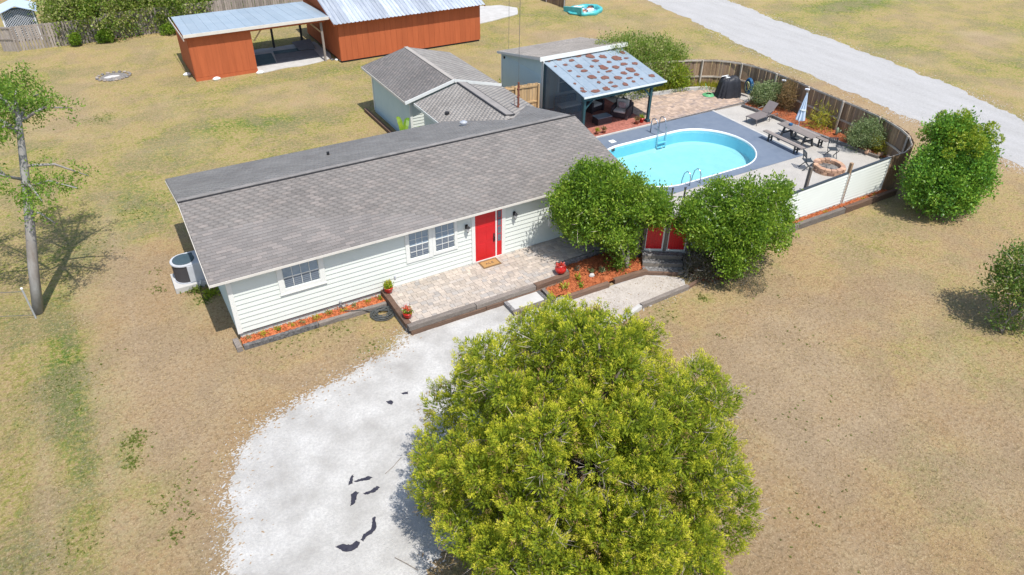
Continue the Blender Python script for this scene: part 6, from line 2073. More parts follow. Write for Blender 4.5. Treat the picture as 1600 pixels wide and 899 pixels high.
# ------------------------------------------------------------------ trees and shrubs
# foliage masses of the four larger crowns: x, y, z, radius in metres
LOBES_GATE = [(16.45, -4.15, 1.45, .28), (16.55, -4.0, 1.95, .30), (16.1, -3.7, 2.2, .26), (16.7, -4.3, 1.0, .24), (15.4, -3.1, 2.2, .27), (15.05, -2.95, 2.15, .24)]
LOBES_JUNIPER = [(7.56,-13.26,4.34,0.25),(7.41,-9.78,3.08,0.41),(3.04,-14.41,2.25,0.59),(5.92,-10.23,3.25,0.31),(5.28,-14.35,3.58,0.55),(3.95,-10.64,4.39,0.44),(5.34,-11.78,0.62,0.59),(5.76,-13.85,4.47,0.5),(4.71,-13.99,3.36,0.58),(3.29,-13.03,3.84,0.45),(5.86,-10.68,5.66,0.53),(7.21,-14.2,1.51,0.4),
 (5.9,-8.79,2.65,0.57),(7.2,-13.74,3.6,0.32),(6.42,-10.73,5.39,0.45),(5.29,-12.87,1.18,0.36),(3.89,-12.66,5.13,0.56),(3.59,-13.87,1.09,0.38),(4.79,-14.05,2.34,0.27),(5.17,-8.57,3.53,0.3),(3.98,-10.4,5.33,0.59),(5.35,-14.69,0.55,0.42),(5.52,-14.83,1.9,0.42),(4.54,-11.74,5.25,0.41),
 (6.22,-9.56,2.21,0.48),(6.57,-8.8,2.87,0.39),(5.11,-14.45,1.61,0.58),(6.85,-14.2,3.71,0.46),(4.96,-13.85,1.95,0.27),(4.33,-13.6,3.36,0.37),(4.04,-13.11,2.26,0.3),(5.78,-10.46,5.09,0.56),(5.42,-13.86,4.03,0.58),(5.91,-8.88,3.43,0.54),(7.88,-13.16,4.02,0.37),(3.28,-10.63,4.51,0.32),
 (3.97,-13.28,1.96,0.28),(8.55,-13.41,1.72,0.31),(9.45,-11.91,2.41,0.27),(4.06,-8.65,2.09,0.3),(6.28,-11.12,5.92,0.31),(4.66,-9.84,0.47,0.5),(4.71,-13.28,2.79,0.54),(4.44,-9.02,1.3,0.32),(3.29,-13.4,3.14,0.36),(3.81,-14.45,2.66,0.44),(6.47,-10.28,1.94,0.26),(6.38,-9.25,4.71,0.44),
 (4.39,-15.16,1.62,0.26),(5.96,-14.22,2.22,0.53),(5.47,-14.72,3.06,0.49),(3.16,-11.78,2.55,0.3),(5.06,-10.7,2.31,0.43),(6.72,-15.12,1.18,0.37),(7.92,-13.89,3.07,0.46),(7.73,-9.91,1.15,0.57),(3.59,-14.87,1.33,0.49),(6.94,-9.94,3.85,0.52),(6.51,-11.76,5.69,0.43),(5.73,-12.03,4.66,0.52),
 (5.24,-12.59,2.3,0.32),(4.67,-9.61,3.36,0.57),(3.41,-10.9,3.22,0.55),(7.21,-12.86,4.8,0.46),(3.63,-12.16,2.86,0.49),(5.33,-8.41,2.23,0.46),(2.91,-9.43,1.47,0.34),(2.72,-12.24,4.28,0.42),(8.35,-11.29,1.45,0.55),(7.65,-10.1,2.25,0.52),(6.87,-9.67,2.06,0.33),(6.75,-10.29,3.03,0.35),
 (6.42,-8.85,1.46,0.47),(3.14,-11.13,2.62,0.43),(3.41,-11.74,1.76,0.38),(6.86,-11.54,5.28,0.56),(7.65,-13.81,3.77,0.46),(8.08,-10.35,4.3,0.36),(5.31,-12.41,4.53,0.28),(2.33,-11.58,3.89,0.24),(5.91,-10.05,1.71,0.53),(9.44,-12.38,3.17,0.42),(5.86,-9.94,0.74,0.24),(3.54,-13.15,4.98,0.25),
 (3.23,-12.56,4.36,0.3),(3.27,-13.83,3.59,0.3),(7.07,-13.7,4.42,0.4),(3.88,-14.5,1.34,0.25),(4.87,-13.1,5.46,0.3),(9.16,-11.38,0.85,0.41),(2.75,-12.13,3.4,0.26),(8.91,-12.27,1.14,0.36),(4.78,-11.23,5.07,0.46),(5.56,-13.16,5.32,0.4),(5.31,-13.5,2.28,0.6),(5.61,-9.12,4.77,0.29),
 (6.6,-10.38,5.32,0.34),(7.33,-9.41,1.5,0.52),(7.01,-10.27,3.49,0.43),(6.3,-15.66,0.52,0.26),(6.3,-14.8,2.64,0.58),(4.95,-15.32,0.86,0.26),(2.65,-12.28,2.09,0.55),(5.43,-10.54,1.83,0.36),(4.42,-8.4,3.55,0.27),(3.8,-10.06,4.64,0.55),(8.27,-9.83,2.19,0.27),(3.3,-8.92,0.74,0.36),
 (7.55,-9.29,2.14,0.5),(3.89,-14.87,1.75,0.49),(4.32,-9.04,3.43,0.55),(5.25,-13.46,4.66,0.59),(2.99,-12.52,1.26,0.45),(9.27,-11.52,3.21,0.55),(5.78,-9.28,1.44,0.25),(5.87,-12.8,3.46,0.27),(5.74,-11.78,6.09,0.28),(3.11,-11.81,3.45,0.27),(4.02,-11.58,2.87,0.38),(2.72,-11.56,2.43,0.58),
 (5.33,-10.13,4.44,0.54),(4.63,-13.54,4.76,0.35),(4.06,-10.52,3.54,0.3),(2.23,-12.06,2.42,0.5),(6.68,-9.28,3.55,0.25),(5.74,-12.28,5.18,0.41),(4.36,-14.89,2.69,0.37),(2.64,-11.97,1.48,0.42),(4.37,-12.99,1.53,0.53),(7.84,-13.74,2.55,0.32),(7.73,-14.03,1.63,0.49),(4.57,-12.15,2.21,0.31),
 (5.06,-13.52,4.12,0.29),(3.06,-13.23,1.29,0.47),(2.54,-12.94,2.69,0.41),(6.68,-10.02,2.0,0.38),(3.64,-11.9,4.8,0.38),(6.63,-13.39,4.99,0.47),(6.35,-8.98,4.0,0.44),(3.15,-13.78,0.58,0.41),(4.47,-14.34,1.22,0.45),(9.19,-12.6,1.54,0.44),(8.24,-12.69,1.78,0.59),(6.02,-12.63,4.54,0.52),
 (5.87,-12.42,2.32,0.39),(2.87,-10.19,0.65,0.49),(7.42,-10.44,3.98,0.34),(7.23,-9.13,4.02,0.31),(3.53,-14.45,1.96,0.44),(3.37,-11.14,4.49,0.44),(5.92,-13.6,3.39,0.44),(2.25,-10.59,3.43,0.31),(2.97,-9.69,0.59,0.43),(4.19,-13.72,4.04,0.29),(3.64,-9.8,2.22,0.49),(8.14,-13.35,3.09,0.3),
 (4.78,-8.93,2.38,0.5),(6.05,-11.62,5.66,0.45),(7.25,-13.1,4.34,0.35),(2.7,-11.08,4.03,0.27),(3.49,-13.17,4.56,0.26),(9.05,-12.36,0.61,0.35),(3.42,-14.68,2.74,0.32),(7.98,-11.73,1.78,0.35),(4.61,-14.87,0.42,0.58),(7.08,-14.65,1.99,0.33),(5.3,-9.61,0.83,0.59),(3.61,-10.68,4.98,0.29),
 (4.34,-14.21,2.04,0.25),(8.1,-10.27,3.62,0.51),(3.84,-11.47,4.51,0.42),(8.25,-13.49,0.52,0.31),(6.99,-9.39,2.87,0.51),(5.0,-12.9,1.8,0.32),(4.95,-10.9,4.52,0.6),(2.66,-10.77,2.59,0.41),(4.9,-11.91,4.36,0.45),(4.22,-11.76,3.44,0.49),(3.52,-9.2,1.44,0.35),(7.73,-10.06,3.37,0.28),
 (6.55,-13.47,2.25,0.3),(5.37,-13.68,3.52,0.3),(5.16,-12.33,5.0,0.44),(9.17,-12.06,3.08,0.32),(6.3,-8.51,2.18,0.29),(7.51,-11.1,0.78,0.45),(4.85,-9.42,2.06,0.45),(6.64,-14.08,2.77,0.31),(4.5,-12.23,4.21,0.57),(5.25,-11.78,5.57,0.31),(4.97,-14.82,3.25,0.54),(2.29,-11.15,2.83,0.38),
 (2.43,-11.5,2.08,0.31),(3.2,-13.05,0.74,0.5),(6.8,-8.71,3.57,0.26),(2.97,-10.19,1.66,0.47),(3.52,-9.95,0.54,0.47),(4.26,-8.81,4.3,0.31),(7.03,-9.97,1.81,0.4),(2.89,-13.35,3.85,0.27),(5.21,-10.36,5.06,0.53),(2.46,-9.77,0.67,0.26),(5.39,-15.61,1.1,0.5),(2.62,-9.62,1.69,0.36),
 (9.43,-11.07,1.8,0.35),(7.94,-12.76,4.79,0.47),(7.02,-14.4,3.32,0.39),(2.62,-12.79,2.21,0.45),(2.7,-13.43,2.83,0.36),(5.05,-15.44,2.26,0.24),(4.28,-8.64,3.56,0.27),(7.03,-11.48,2.12,0.28),(6.0,-12.28,5.64,0.48),(7.94,-12.93,3.26,0.59),(5.84,-9.95,5.38,0.42),(4.98,-10.9,5.65,0.32),
 (5.9,-14.99,0.94,0.48),(8.9,-12.08,1.5,0.36),(3.32,-14.03,1.81,0.53),(6.13,-9.85,4.59,0.52),(9.05,-11.74,1.29,0.33),(4.26,-13.54,2.99,0.26),(6.13,-14.39,1.33,0.41),(6.29,-14.12,2.5,0.29),(8.49,-12.15,2.12,0.25),(5.5,-9.93,3.67,0.46),(5.84,-13.38,4.0,0.48),(4.62,-10.4,1.96,0.36),
 (4.42,-12.56,4.78,0.5),(3.9,-12.49,3.94,0.39),(5.61,-12.26,3.54,0.27),(5.2,-14.21,2.89,0.49),(7.75,-11.64,3.24,0.51),(7.11,-11.82,2.08,0.31),(6.74,-14.39,2.9,0.37),(3.29,-14.07,2.84,0.44),(4.27,-13.6,1.88,0.48),(8.21,-14.14,2.2,0.28),(7.42,-10.68,5.07,0.31),(4.56,-13.27,2.31,0.36),
 (4.05,-12.88,2.97,0.36),(4.81,-8.09,3.01,0.25),(7.28,-12.6,0.54,0.41),(3.26,-12.53,3.44,0.3),(7.82,-10.0,1.63,0.31),(6.47,-13.87,4.33,0.44),(8.09,-11.54,0.8,0.57),(3.63,-11.6,5.59,0.34),(6.62,-10.3,1.37,0.51),(3.63,-13.75,2.51,0.53),(7.8,-10.71,2.53,0.45),(5.87,-10.8,0.43,0.46),
 (7.17,-11.76,2.7,0.58),(9.24,-12.26,1.94,0.4),(4.71,-15.45,1.18,0.24),(6.43,-10.06,3.84,0.25),(2.15,-13.14,1.28,0.51),(8.07,-13.24,3.61,0.32),(6.35,-14.62,3.12,0.32),(5.76,-8.5,2.22,0.36),(4.84,-12.51,5.49,0.28),(3.89,-9.62,1.42,0.39),(6.33,-11.5,5.24,0.38),(7.19,-13.72,3.0,0.57),
 (6.66,-15.41,0.86,0.44),(2.65,-13.71,1.13,0.5),(8.87,-10.66,2.05,0.4),(5.6,-15.71,0.44,0.52),(7.21,-11.27,1.3,0.48),(2.94,-11.82,3.93,0.39),(5.13,-8.62,2.9,0.37),(8.96,-11.07,1.06,0.38),(8.05,-9.43,3.12,0.31),(5.78,-11.08,1.09,0.43),(4.45,-8.47,2.57,0.5),(6.44,-13.67,3.79,0.41),
 (5.25,-14.97,2.43,0.39),(3.39,-11.98,4.53,0.25),(4.44,-10.55,4.44,0.49),(3.04,-12.42,2.37,0.41),(6.42,-12.76,4.52,0.28),(9.0,-11.81,0.36,0.26),(2.33,-13.57,0.56,0.56),(3.8,-11.29,5.14,0.36),(3.21,-12.34,4.88,0.38),(4.58,-14.42,0.58,0.27),(6.8,-9.57,4.0,0.27),(5.73,-13.52,5.2,0.32),
 (6.6,-12.36,5.14,0.3),(8.99,-11.45,2.64,0.5),(2.42,-10.08,2.69,0.29),(2.56,-10.16,1.83,0.32),(2.38,-10.55,2.1,0.55),(7.66,-12.44,4.42,0.26),(7.72,-13.45,4.9,0.36),(9.28,-11.79,1.82,0.38),(3.56,-10.22,1.67,0.45),(7.48,-14.15,3.4,0.38),(4.2,-13.67,1.07,0.46),(6.76,-13.08,3.54,0.49),
 (4.58,-9.06,0.39,0.48),(4.31,-9.6,1.22,0.48),(5.77,-14.23,1.12,0.29),(5.67,-13.03,4.44,0.26),(2.64,-13.31,1.8,0.38),(3.79,-13.7,4.35,0.39),(3.72,-13.23,4.8,0.25),(8.46,-11.98,3.55,0.41),(6.43,-15.14,1.76,0.49),(8.04,-13.05,2.77,0.26),(4.65,-14.6,2.15,0.51),(5.95,-9.3,4.28,0.26),
 (5.61,-11.31,6.02,0.42),(4.96,-10.3,5.57,0.46),(2.61,-9.64,1.15,0.34),(4.69,-9.76,2.78,0.33),(3.61,-12.84,3.7,0.32),(7.19,-11.63,5.58,0.3),(7.29,-9.72,2.52,0.51),(9.14,-11.34,1.27,0.27),(7.31,-11.89,4.59,0.39),(5.18,-15.37,1.92,0.28),(6.04,-8.87,1.19,0.44),(6.64,-14.78,1.49,0.4),
 (2.49,-11.35,3.48,0.33),(7.95,-11.24,3.99,0.43),(8.33,-10.48,0.67,0.37),(2.17,-10.83,3.18,0.32),(8.42,-10.44,2.76,0.58),(3.59,-11.95,3.89,0.28)]
LOBES_LEFT = [(13.32,-2.73,1.42,0.23),(13.69,-3.01,0.66,0.18),(13.06,-3.44,2.04,0.17),(12.02,-2.0,2.36,0.28),(12.52,-1.4,3.45,0.15),(14.52,-0.81,2.85,0.4),(15.01,-3.52,2.42,0.15),(14.7,-3.43,2.48,0.21),(14.37,-2.7,3.29,0.36),(13.75,-0.57,3.19,0.16),(14.62,-0.86,3.2,0.18),(14.09,-2.73,2.22,0.26),
 (12.97,-2.0,3.7,0.27),(13.56,-1.48,1.57,0.18),(14.71,-1.88,2.17,0.32),(12.15,-1.47,3.04,0.37),(14.48,-2.38,3.17,0.34),(12.64,-1.57,2.49,0.4),(15.22,-1.51,2.36,0.35),(13.12,-2.36,3.14,0.16),(12.28,-2.08,1.91,0.26),(13.17,-1.4,1.24,0.2),(15.65,-2.18,2.59,0.18),(12.53,-1.24,1.44,0.26),
 (12.92,-1.31,3.8,0.29),(15.05,-2.26,2.13,0.37),(13.85,-1.93,3.72,0.3),(12.7,-2.28,3.29,0.24),(13.24,-1.51,3.81,0.3),(14.84,-0.84,2.39,0.16),(13.67,-2.11,1.24,0.35),(15.83,-2.11,2.36,0.21),(12.97,-2.88,2.05,0.29),(13.32,-1.89,3.67,0.34),(14.3,-2.52,1.19,0.39),(13.92,-0.73,2.1,0.27),
 (13.67,-3.07,2.56,0.27),(13.83,-2.59,3.31,0.37),(12.98,-1.05,1.84,0.36),(15.52,-2.56,2.22,0.21),(13.93,-0.54,3.39,0.17),(12.43,-1.23,2.0,0.26),(14.39,-3.34,3.18,0.27),(14.79,-1.5,3.08,0.2),(14.8,-2.41,1.94,0.18),(13.79,-0.87,1.79,0.36),(12.87,-3.21,2.09,0.18),(12.54,-1.15,1.7,0.19),
 (13.97,-2.52,0.85,0.21),(12.92,-1.25,3.1,0.18),(14.04,-3.34,2.8,0.18),(11.97,-1.54,2.57,0.29),(14.22,-1.4,1.35,0.23),(13.07,-0.35,2.5,0.28),(14.96,-1.95,2.75,0.17),(13.87,-2.2,3.56,0.34),(13.05,-2.21,3.53,0.23),(14.3,-1.24,2.61,0.29),(12.71,-2.21,3.55,0.3),(14.6,-0.88,2.23,0.31),
 (14.1,-0.43,2.45,0.28),(13.23,-0.71,2.3,0.39),(14.33,-0.65,2.18,0.21),(15.01,-2.7,2.04,0.27),(14.71,-2.33,1.74,0.28),(14.02,-0.72,3.37,0.22),(14.21,-1.88,1.22,0.38),(14.95,-1.66,2.45,0.2),(13.74,-0.88,2.44,0.37),(14.24,-1.04,1.77,0.31),(12.58,-1.7,3.4,0.37),(13.86,-1.17,1.29,0.15),
 (15.73,-2.27,2.33,0.16),(12.36,-2.1,1.64,0.18),(14.4,-2.78,1.56,0.16),(13.83,-2.19,2.72,0.25),(12.53,-1.01,2.35,0.22),(14.95,-2.93,2.6,0.2),(13.41,-1.95,3.31,0.32),(14.58,-1.3,2.37,0.28),(13.36,-2.96,2.82,0.28),(11.93,-1.28,3.13,0.23),(14.23,-1.12,3.09,0.38),(14.02,-3.23,3.07,0.18),
 (11.64,-1.45,2.91,0.33),(13.16,-0.13,3.02,0.17),(13.03,-1.8,3.83,0.21),(12.66,-2.15,2.02,0.22),(13.64,-2.46,1.03,0.21),(12.14,-2.34,2.1,0.37),(12.38,-1.42,3.27,0.15),(13.02,-2.48,1.78,0.33),(12.48,-2.48,3.34,0.21),(12.75,-2.73,2.15,0.25),(12.72,-0.39,1.89,0.19),(14.85,-1.69,2.01,0.24),
 (14.07,-0.58,3.05,0.28),(12.27,-2.62,2.95,0.2),(12.32,-1.38,3.59,0.25),(13.35,-2.48,3.63,0.31),(14.68,-3.34,2.82,0.35),(14.44,-1.64,2.2,0.16),(12.57,-0.73,1.69,0.3),(14.56,-2.12,1.34,0.16),(15.05,-3.24,2.89,0.34),(13.06,-1.74,1.7,0.38),(14.07,-0.7,2.79,0.26),(12.82,-2.09,3.12,0.21),
 (12.26,-1.22,1.69,0.15),(14.95,-1.13,2.46,0.34),(11.86,-1.68,2.22,0.29),(14.08,-2.57,3.47,0.2),(14.9,-3.24,2.24,0.3),(14.77,-3.64,2.73,0.23),(12.38,-2.29,2.61,0.38),(13.48,-0.39,2.35,0.28),(15.05,-1.68,2.96,0.26),(11.75,-2.11,3.06,0.22),(12.56,-1.85,3.73,0.22),(15.69,-2.45,2.54,0.21),
 (14.41,-0.64,2.49,0.31),(14.14,-1.76,1.66,0.17),(13.87,-3.02,1.8,0.27),(12.98,-2.87,2.85,0.29),(13.65,-3.46,1.89,0.23),(15.23,-3.37,2.64,0.18),(15.23,-1.65,1.85,0.24),(14.11,-1.44,1.78,0.33),(13.54,-1.58,1.09,0.18),(12.45,-1.67,2.89,0.27)]
LOBES_RIGHT = [(16.77,-5.38,3.1,0.27),(18.83,-5.54,2.68,0.3),(17.99,-5.2,1.13,0.34),(17.95,-5.63,2.72,0.34),(16.42,-4.95,2.37,0.38),(16.91,-4.55,3.09,0.26),(15.74,-4.99,1.77,0.19),(16.57,-4.12,1.55,0.26),(18.21,-3.73,2.94,0.16),(16.3,-3.3,2.13,0.17),(17.0,-5.58,2.63,0.32),(18.08,-4.12,1.33,0.3),
 (19.2,-4.16,2.13,0.28),(17.75,-5.12,3.41,0.31),(16.82,-5.48,1.25,0.21),(18.63,-4.16,2.67,0.3),(16.21,-5.59,2.16,0.2),(15.69,-4.25,2.11,0.17),(17.28,-3.33,2.33,0.33),(15.72,-4.94,2.25,0.21),(16.54,-5.31,2.69,0.15),(17.63,-5.56,0.64,0.3),(16.42,-3.43,2.38,0.29),(17.85,-4.93,0.86,0.34),
 (16.57,-3.68,1.76,0.38),(18.65,-4.06,1.59,0.26),(18.23,-5.0,0.97,0.27),(16.27,-4.38,2.93,0.21),(15.97,-4.64,2.03,0.25),(16.53,-4.92,2.04,0.19),(17.62,-4.53,0.84,0.23),(16.56,-4.28,1.38,0.18),(17.19,-4.95,2.66,0.3),(19.14,-4.6,2.62,0.23),(17.19,-4.13,3.32,0.26),(15.96,-4.51,1.62,0.23),
 (17.46,-3.62,2.82,0.33),(18.02,-5.55,2.06,0.25),(16.54,-5.61,2.58,0.21),(17.08,-6.03,2.3,0.32),(17.65,-5.68,2.09,0.28),(18.82,-4.63,2.59,0.19),(16.34,-5.75,1.05,0.25),(17.29,-4.53,1.03,0.28),(16.03,-5.26,1.82,0.19),(16.96,-3.99,1.59,0.17),(17.14,-3.63,2.2,0.31),(19.09,-4.81,1.69,0.26),
 (15.66,-4.44,1.97,0.18),(17.67,-3.74,2.07,0.25),(17.66,-4.71,3.19,0.34),(17.21,-4.93,0.91,0.38),(19.05,-4.45,1.59,0.24),(18.16,-5.38,0.88,0.18),(15.61,-3.99,2.73,0.25),(16.33,-5.67,1.54,0.2),(17.67,-5.66,3.16,0.23),(18.12,-4.06,2.27,0.27),(18.11,-5.69,3.41,0.17),(15.68,-4.02,2.21,0.31),
 (16.84,-5.83,1.74,0.21),(18.64,-5.97,2.46,0.33),(17.32,-5.44,0.35,0.16),(17.07,-5.84,1.55,0.23),(18.83,-3.91,2.43,0.2),(18.79,-4.85,1.86,0.37),(17.75,-4.51,3.44,0.15),(17.16,-5.42,3.19,0.27),(18.1,-5.98,1.92,0.18),(18.63,-6.08,1.72,0.17),(19.43,-5.59,1.72,0.18),(17.09,-4.84,1.64,0.31),
 (17.43,-6.17,1.86,0.19),(16.32,-4.41,2.35,0.36),(17.58,-4.91,0.77,0.19),(16.27,-5.29,2.34,0.19),(16.68,-4.76,3.03,0.22),(18.05,-4.4,2.34,0.28),(17.58,-5.76,2.78,0.16),(19.25,-5.55,1.36,0.21),(18.56,-4.11,2.03,0.37),(16.58,-5.84,1.36,0.39),(17.09,-4.55,2.68,0.35),(16.75,-3.23,2.55,0.21),
 (16.54,-4.04,1.23,0.31),(18.33,-5.54,3.34,0.25),(19.44,-4.78,2.99,0.38),(18.2,-3.82,2.61,0.34),(16.65,-4.78,3.33,0.17),(16.4,-6.15,1.6,0.15),(17.82,-5.62,1.52,0.25),(17.46,-5.03,0.5,0.31),(18.04,-3.79,3.04,0.21),(18.94,-4.31,2.78,0.19),(16.79,-3.65,1.59,0.18),(18.04,-5.12,2.84,0.25),
 (19.03,-5.41,2.09,0.4),(18.39,-6.12,1.84,0.32),(18.38,-5.38,0.99,0.19),(19.47,-4.65,2.1,0.28),(17.79,-6.0,2.66,0.23),(17.33,-4.85,3.23,0.28),(17.06,-4.81,0.55,0.25),(18.77,-5.09,1.62,0.16),(17.16,-4.16,1.72,0.36),(18.63,-5.44,3.2,0.39),(16.15,-3.95,2.49,0.37),(18.38,-5.41,2.85,0.18),
 (19.67,-4.64,2.47,0.18),(16.17,-5.05,2.58,0.24),(15.68,-4.24,2.75,0.26),(18.09,-5.03,1.36,0.2),(19.12,-5.32,2.56,0.3),(16.56,-5.19,2.08,0.34),(17.26,-5.37,2.42,0.28),(15.5,-4.35,2.12,0.21),(16.85,-5.53,1.98,0.25),(19.14,-5.76,1.36,0.18),(18.79,-3.83,3.04,0.18),(16.71,-4.87,0.97,0.22),
 (17.16,-5.79,2.77,0.18),(15.54,-4.82,2.4,0.22),(18.75,-3.81,2.05,0.2),(18.49,-4.73,2.28,0.2),(16.74,-4.19,3.38,0.23),(18.2,-3.88,1.73,0.37),(18.64,-5.37,3.51,0.19),(18.6,-5.51,1.44,0.26),(18.43,-4.52,1.23,0.26),(15.87,-5.08,2.62,0.37)]
LOBES_BUSH = [(27.46,-5.66,1.79,0.27),(29.37,-5.02,1.64,0.24),(28.09,-5.49,2.23,0.37),(31.04,-6.42,1.16,0.33),(29.32,-4.53,2.47,0.18),(29.6,-4.87,2.16,0.25),(28.82,-6.11,1.5,0.22),(30.11,-5.54,0.7,0.35),(29.84,-5.14,3.41,0.25),(31.15,-5.69,2.71,0.21),(28.23,-4.98,1.06,0.26),(29.47,-4.83,1.36,0.33),
 (31.03,-5.2,2.8,0.33),(27.32,-5.7,2.01,0.24),(29.84,-5.39,1.07,0.31),(27.92,-5.1,1.18,0.18),(30.81,-6.15,1.08,0.25),(31.22,-5.34,2.58,0.24),(29.2,-6.53,2.47,0.29),(28.87,-6.5,1.94,0.26),(29.7,-5.28,1.56,0.18),(30.23,-6.36,2.24,0.36),(29.8,-6.58,2.06,0.25),(27.47,-6.13,1.34,0.21),
 (28.54,-6.85,1.26,0.25),(28.59,-5.58,2.47,0.34),(28.54,-6.3,2.04,0.33),(28.83,-6.34,2.47,0.27),(27.51,-5.81,0.84,0.17),(29.42,-5.12,3.63,0.35),(30.0,-6.42,2.52,0.19),(30.92,-5.08,2.27,0.35),(27.78,-5.18,1.79,0.4),(28.76,-4.61,1.47,0.19),(28.74,-5.7,1.89,0.24),(30.63,-4.8,2.38,0.34),
 (29.39,-6.35,2.2,0.29),(29.02,-5.61,1.21,0.21),(31.46,-5.98,2.16,0.2),(30.26,-6.17,0.96,0.23),(29.36,-5.56,2.56,0.4),(27.7,-5.55,2.11,0.29),(30.61,-5.5,1.66,0.38),(28.27,-6.57,1.83,0.34),(29.3,-5.39,3.42,0.23),(29.32,-6.79,1.89,0.41),(29.09,-5.98,1.01,0.35),(29.11,-5.06,3.09,0.4),
 (30.19,-6.09,3.04,0.35),(30.78,-4.3,3.23,0.2),(30.33,-5.11,2.36,0.37),(29.26,-4.94,2.47,0.35),(31.33,-4.88,2.42,0.19),(30.17,-4.18,2.94,0.17),(29.12,-6.09,2.77,0.31),(30.5,-5.64,3.1,0.42),(30.37,-5.49,1.19,0.35),(30.13,-4.84,2.0,0.38),(27.96,-5.83,1.42,0.33),(27.93,-4.88,2.23,0.25),
 (30.34,-4.48,2.68,0.19),(28.27,-4.71,1.52,0.18),(28.95,-5.57,3.4,0.32),(27.32,-5.66,1.49,0.24),(27.88,-6.07,1.89,0.38),(28.62,-5.35,2.93,0.2),(27.47,-5.71,1.22,0.3),(27.69,-5.57,1.53,0.37),(29.18,-5.98,0.47,0.42),(28.33,-5.42,0.53,0.23),(30.25,-4.81,2.76,0.21),(30.79,-6.2,2.48,0.27),
 (29.16,-6.69,2.15,0.24),(30.79,-5.94,1.34,0.19),(28.59,-5.3,1.3,0.28),(29.15,-6.92,1.26,0.19),(30.84,-4.86,3.19,0.27),(31.36,-4.9,2.78,0.22),(29.04,-5.06,3.66,0.35),(28.91,-6.24,2.12,0.17),(29.36,-5.2,0.96,0.39),(28.6,-5.22,2.62,0.19),(30.33,-4.37,3.09,0.37),(30.16,-6.37,0.33,0.33),
 (27.77,-6.56,1.25,0.29),(28.48,-5.29,3.1,0.18),(30.96,-4.78,3.46,0.21),(31.48,-5.69,2.12,0.32),(28.14,-5.12,2.59,0.31),(28.72,-5.82,0.88,0.27),(28.05,-6.3,0.8,0.28),(30.71,-6.34,1.62,0.2),(29.7,-4.65,1.58,0.18),(30.75,-4.43,2.93,0.19),(29.17,-6.86,0.98,0.34),(29.45,-6.19,2.57,0.36),
 (29.87,-5.1,1.83,0.26),(29.64,-6.23,0.43,0.18),(28.77,-5.16,0.64,0.27),(29.82,-5.12,3.69,0.25),(27.89,-5.67,1.92,0.24),(31.04,-4.8,2.51,0.3),(29.03,-5.33,0.8,0.27),(29.62,-5.81,0.7,0.37),(29.62,-4.95,3.33,0.19),(30.32,-5.21,1.4,0.17),(27.51,-5.41,2.32,0.25),(30.58,-5.49,2.1,0.23),
 (30.1,-5.56,1.92,0.37),(28.29,-6.15,2.43,0.19),(30.15,-5.23,3.38,0.34),(28.49,-6.27,1.72,0.3),(28.75,-5.0,1.69,0.41),(30.51,-5.01,1.74,0.31),(31.25,-5.79,1.5,0.36),(29.53,-5.4,3.63,0.21),(28.98,-4.62,3.47,0.32),(29.88,-4.75,2.23,0.28),(28.13,-6.75,1.22,0.17),(30.03,-4.87,2.55,0.23),
 (28.96,-6.93,1.48,0.25),(28.71,-4.93,3.55,0.2),(28.81,-6.6,1.5,0.39),(27.72,-5.93,2.17,0.27),(29.48,-5.8,2.97,0.37),(29.22,-4.66,2.95,0.22),(28.63,-6.91,0.74,0.27),(30.08,-4.17,3.15,0.23),(28.23,-5.09,2.12,0.33),(31.13,-5.92,1.17,0.27)]

def trunk_mb(base, top, r0, r1, bend=.15, n=8):
    m = MB()
    pts = []
    b = Vector(base); t = Vector(top)
    for i in range(n+1):
        s = i/n
        p = b+(t-b)*s
        p += Vector((math.sin(s*5+base[0])*bend*s, math.cos(s*4+base[1])*bend*s, 0))
        pts.append(p)
    m.tube(pts, [r0+(r1-r0)*(i/n)**.8 for i in range(n+1)], 9)
    return m, pts

def tree(name, label, cat, base, lobes, nleaf, leaf, leafm, bark, trunks, limb_r=.05, group=None, up=.45, out=.9, cluster=1, twigs=0, twigm=None, shell=(.80, 1.06), inner=.68):
    t = thing(name, label, cat, base, group)
    m = MB()
    tips = []
    for (tp, r0, r1) in trunks:
        mm, pts = trunk_mb(base, tp, r0, r1)
        m.add(mm.v, mm.f)
        tips.append(pts)
    m.build('trunk', bark, t, smooth=True)
    lm = MB()
    for l in lobes[::max(1, len(lobes)//26)]:
        pts = random.choice(tips)
        s = pts[min(len(pts)-1, max(3, int(len(pts)*random.uniform(.5, 1))))]
        e = Vector(l[:3])
        mid = (s+e)/2+Vector((random.uniform(-.15, .15), random.uniform(-.15, .15), random.uniform(0, .2)))
        lm.tube([s, mid, e], [limb_r, limb_r*.6, limb_r*.25], 6)
    lm.build('limbs', bark, t, smooth=True)
    P, U, idx = on_lobes(lobes, nleaf, inner, shell)
    n = len(P)
    # leaves gather in tufts
    if cluster > 1:
        seeds = P[:max(1, n//cluster)]
        si = rng.integers(0, len(seeds), n)
        P = seeds[si]+rng.normal(0, leaf[0]*1.25, (n, 3))
        U = U[:len(seeds)][si]
    D = U*out+np.array([0, 0, up])+rng.normal(0, .65, (n, 3))
    V, F = leaves_mesh(P, D, rng.uniform(leaf[0]*.6, leaf[0]*1.25, n), rng.uniform(leaf[1]*.7, leaf[1]*1.2, n))
    npmesh('crown', V, F, leafm, t)
    if twigs:
        P, U, _ = on_lobes(lobes, twigs, inner, (.6, 1.0))
        D = U+rng.normal(0, .6, U.shape)
        V, F = leaves_mesh(P, D, rng.uniform(.25, .6, len(P)), .014)
        o = npmesh('bare_twigs', V, F, twigm or M_twig, t)
        o['kind'] = 'stuff'
    return t

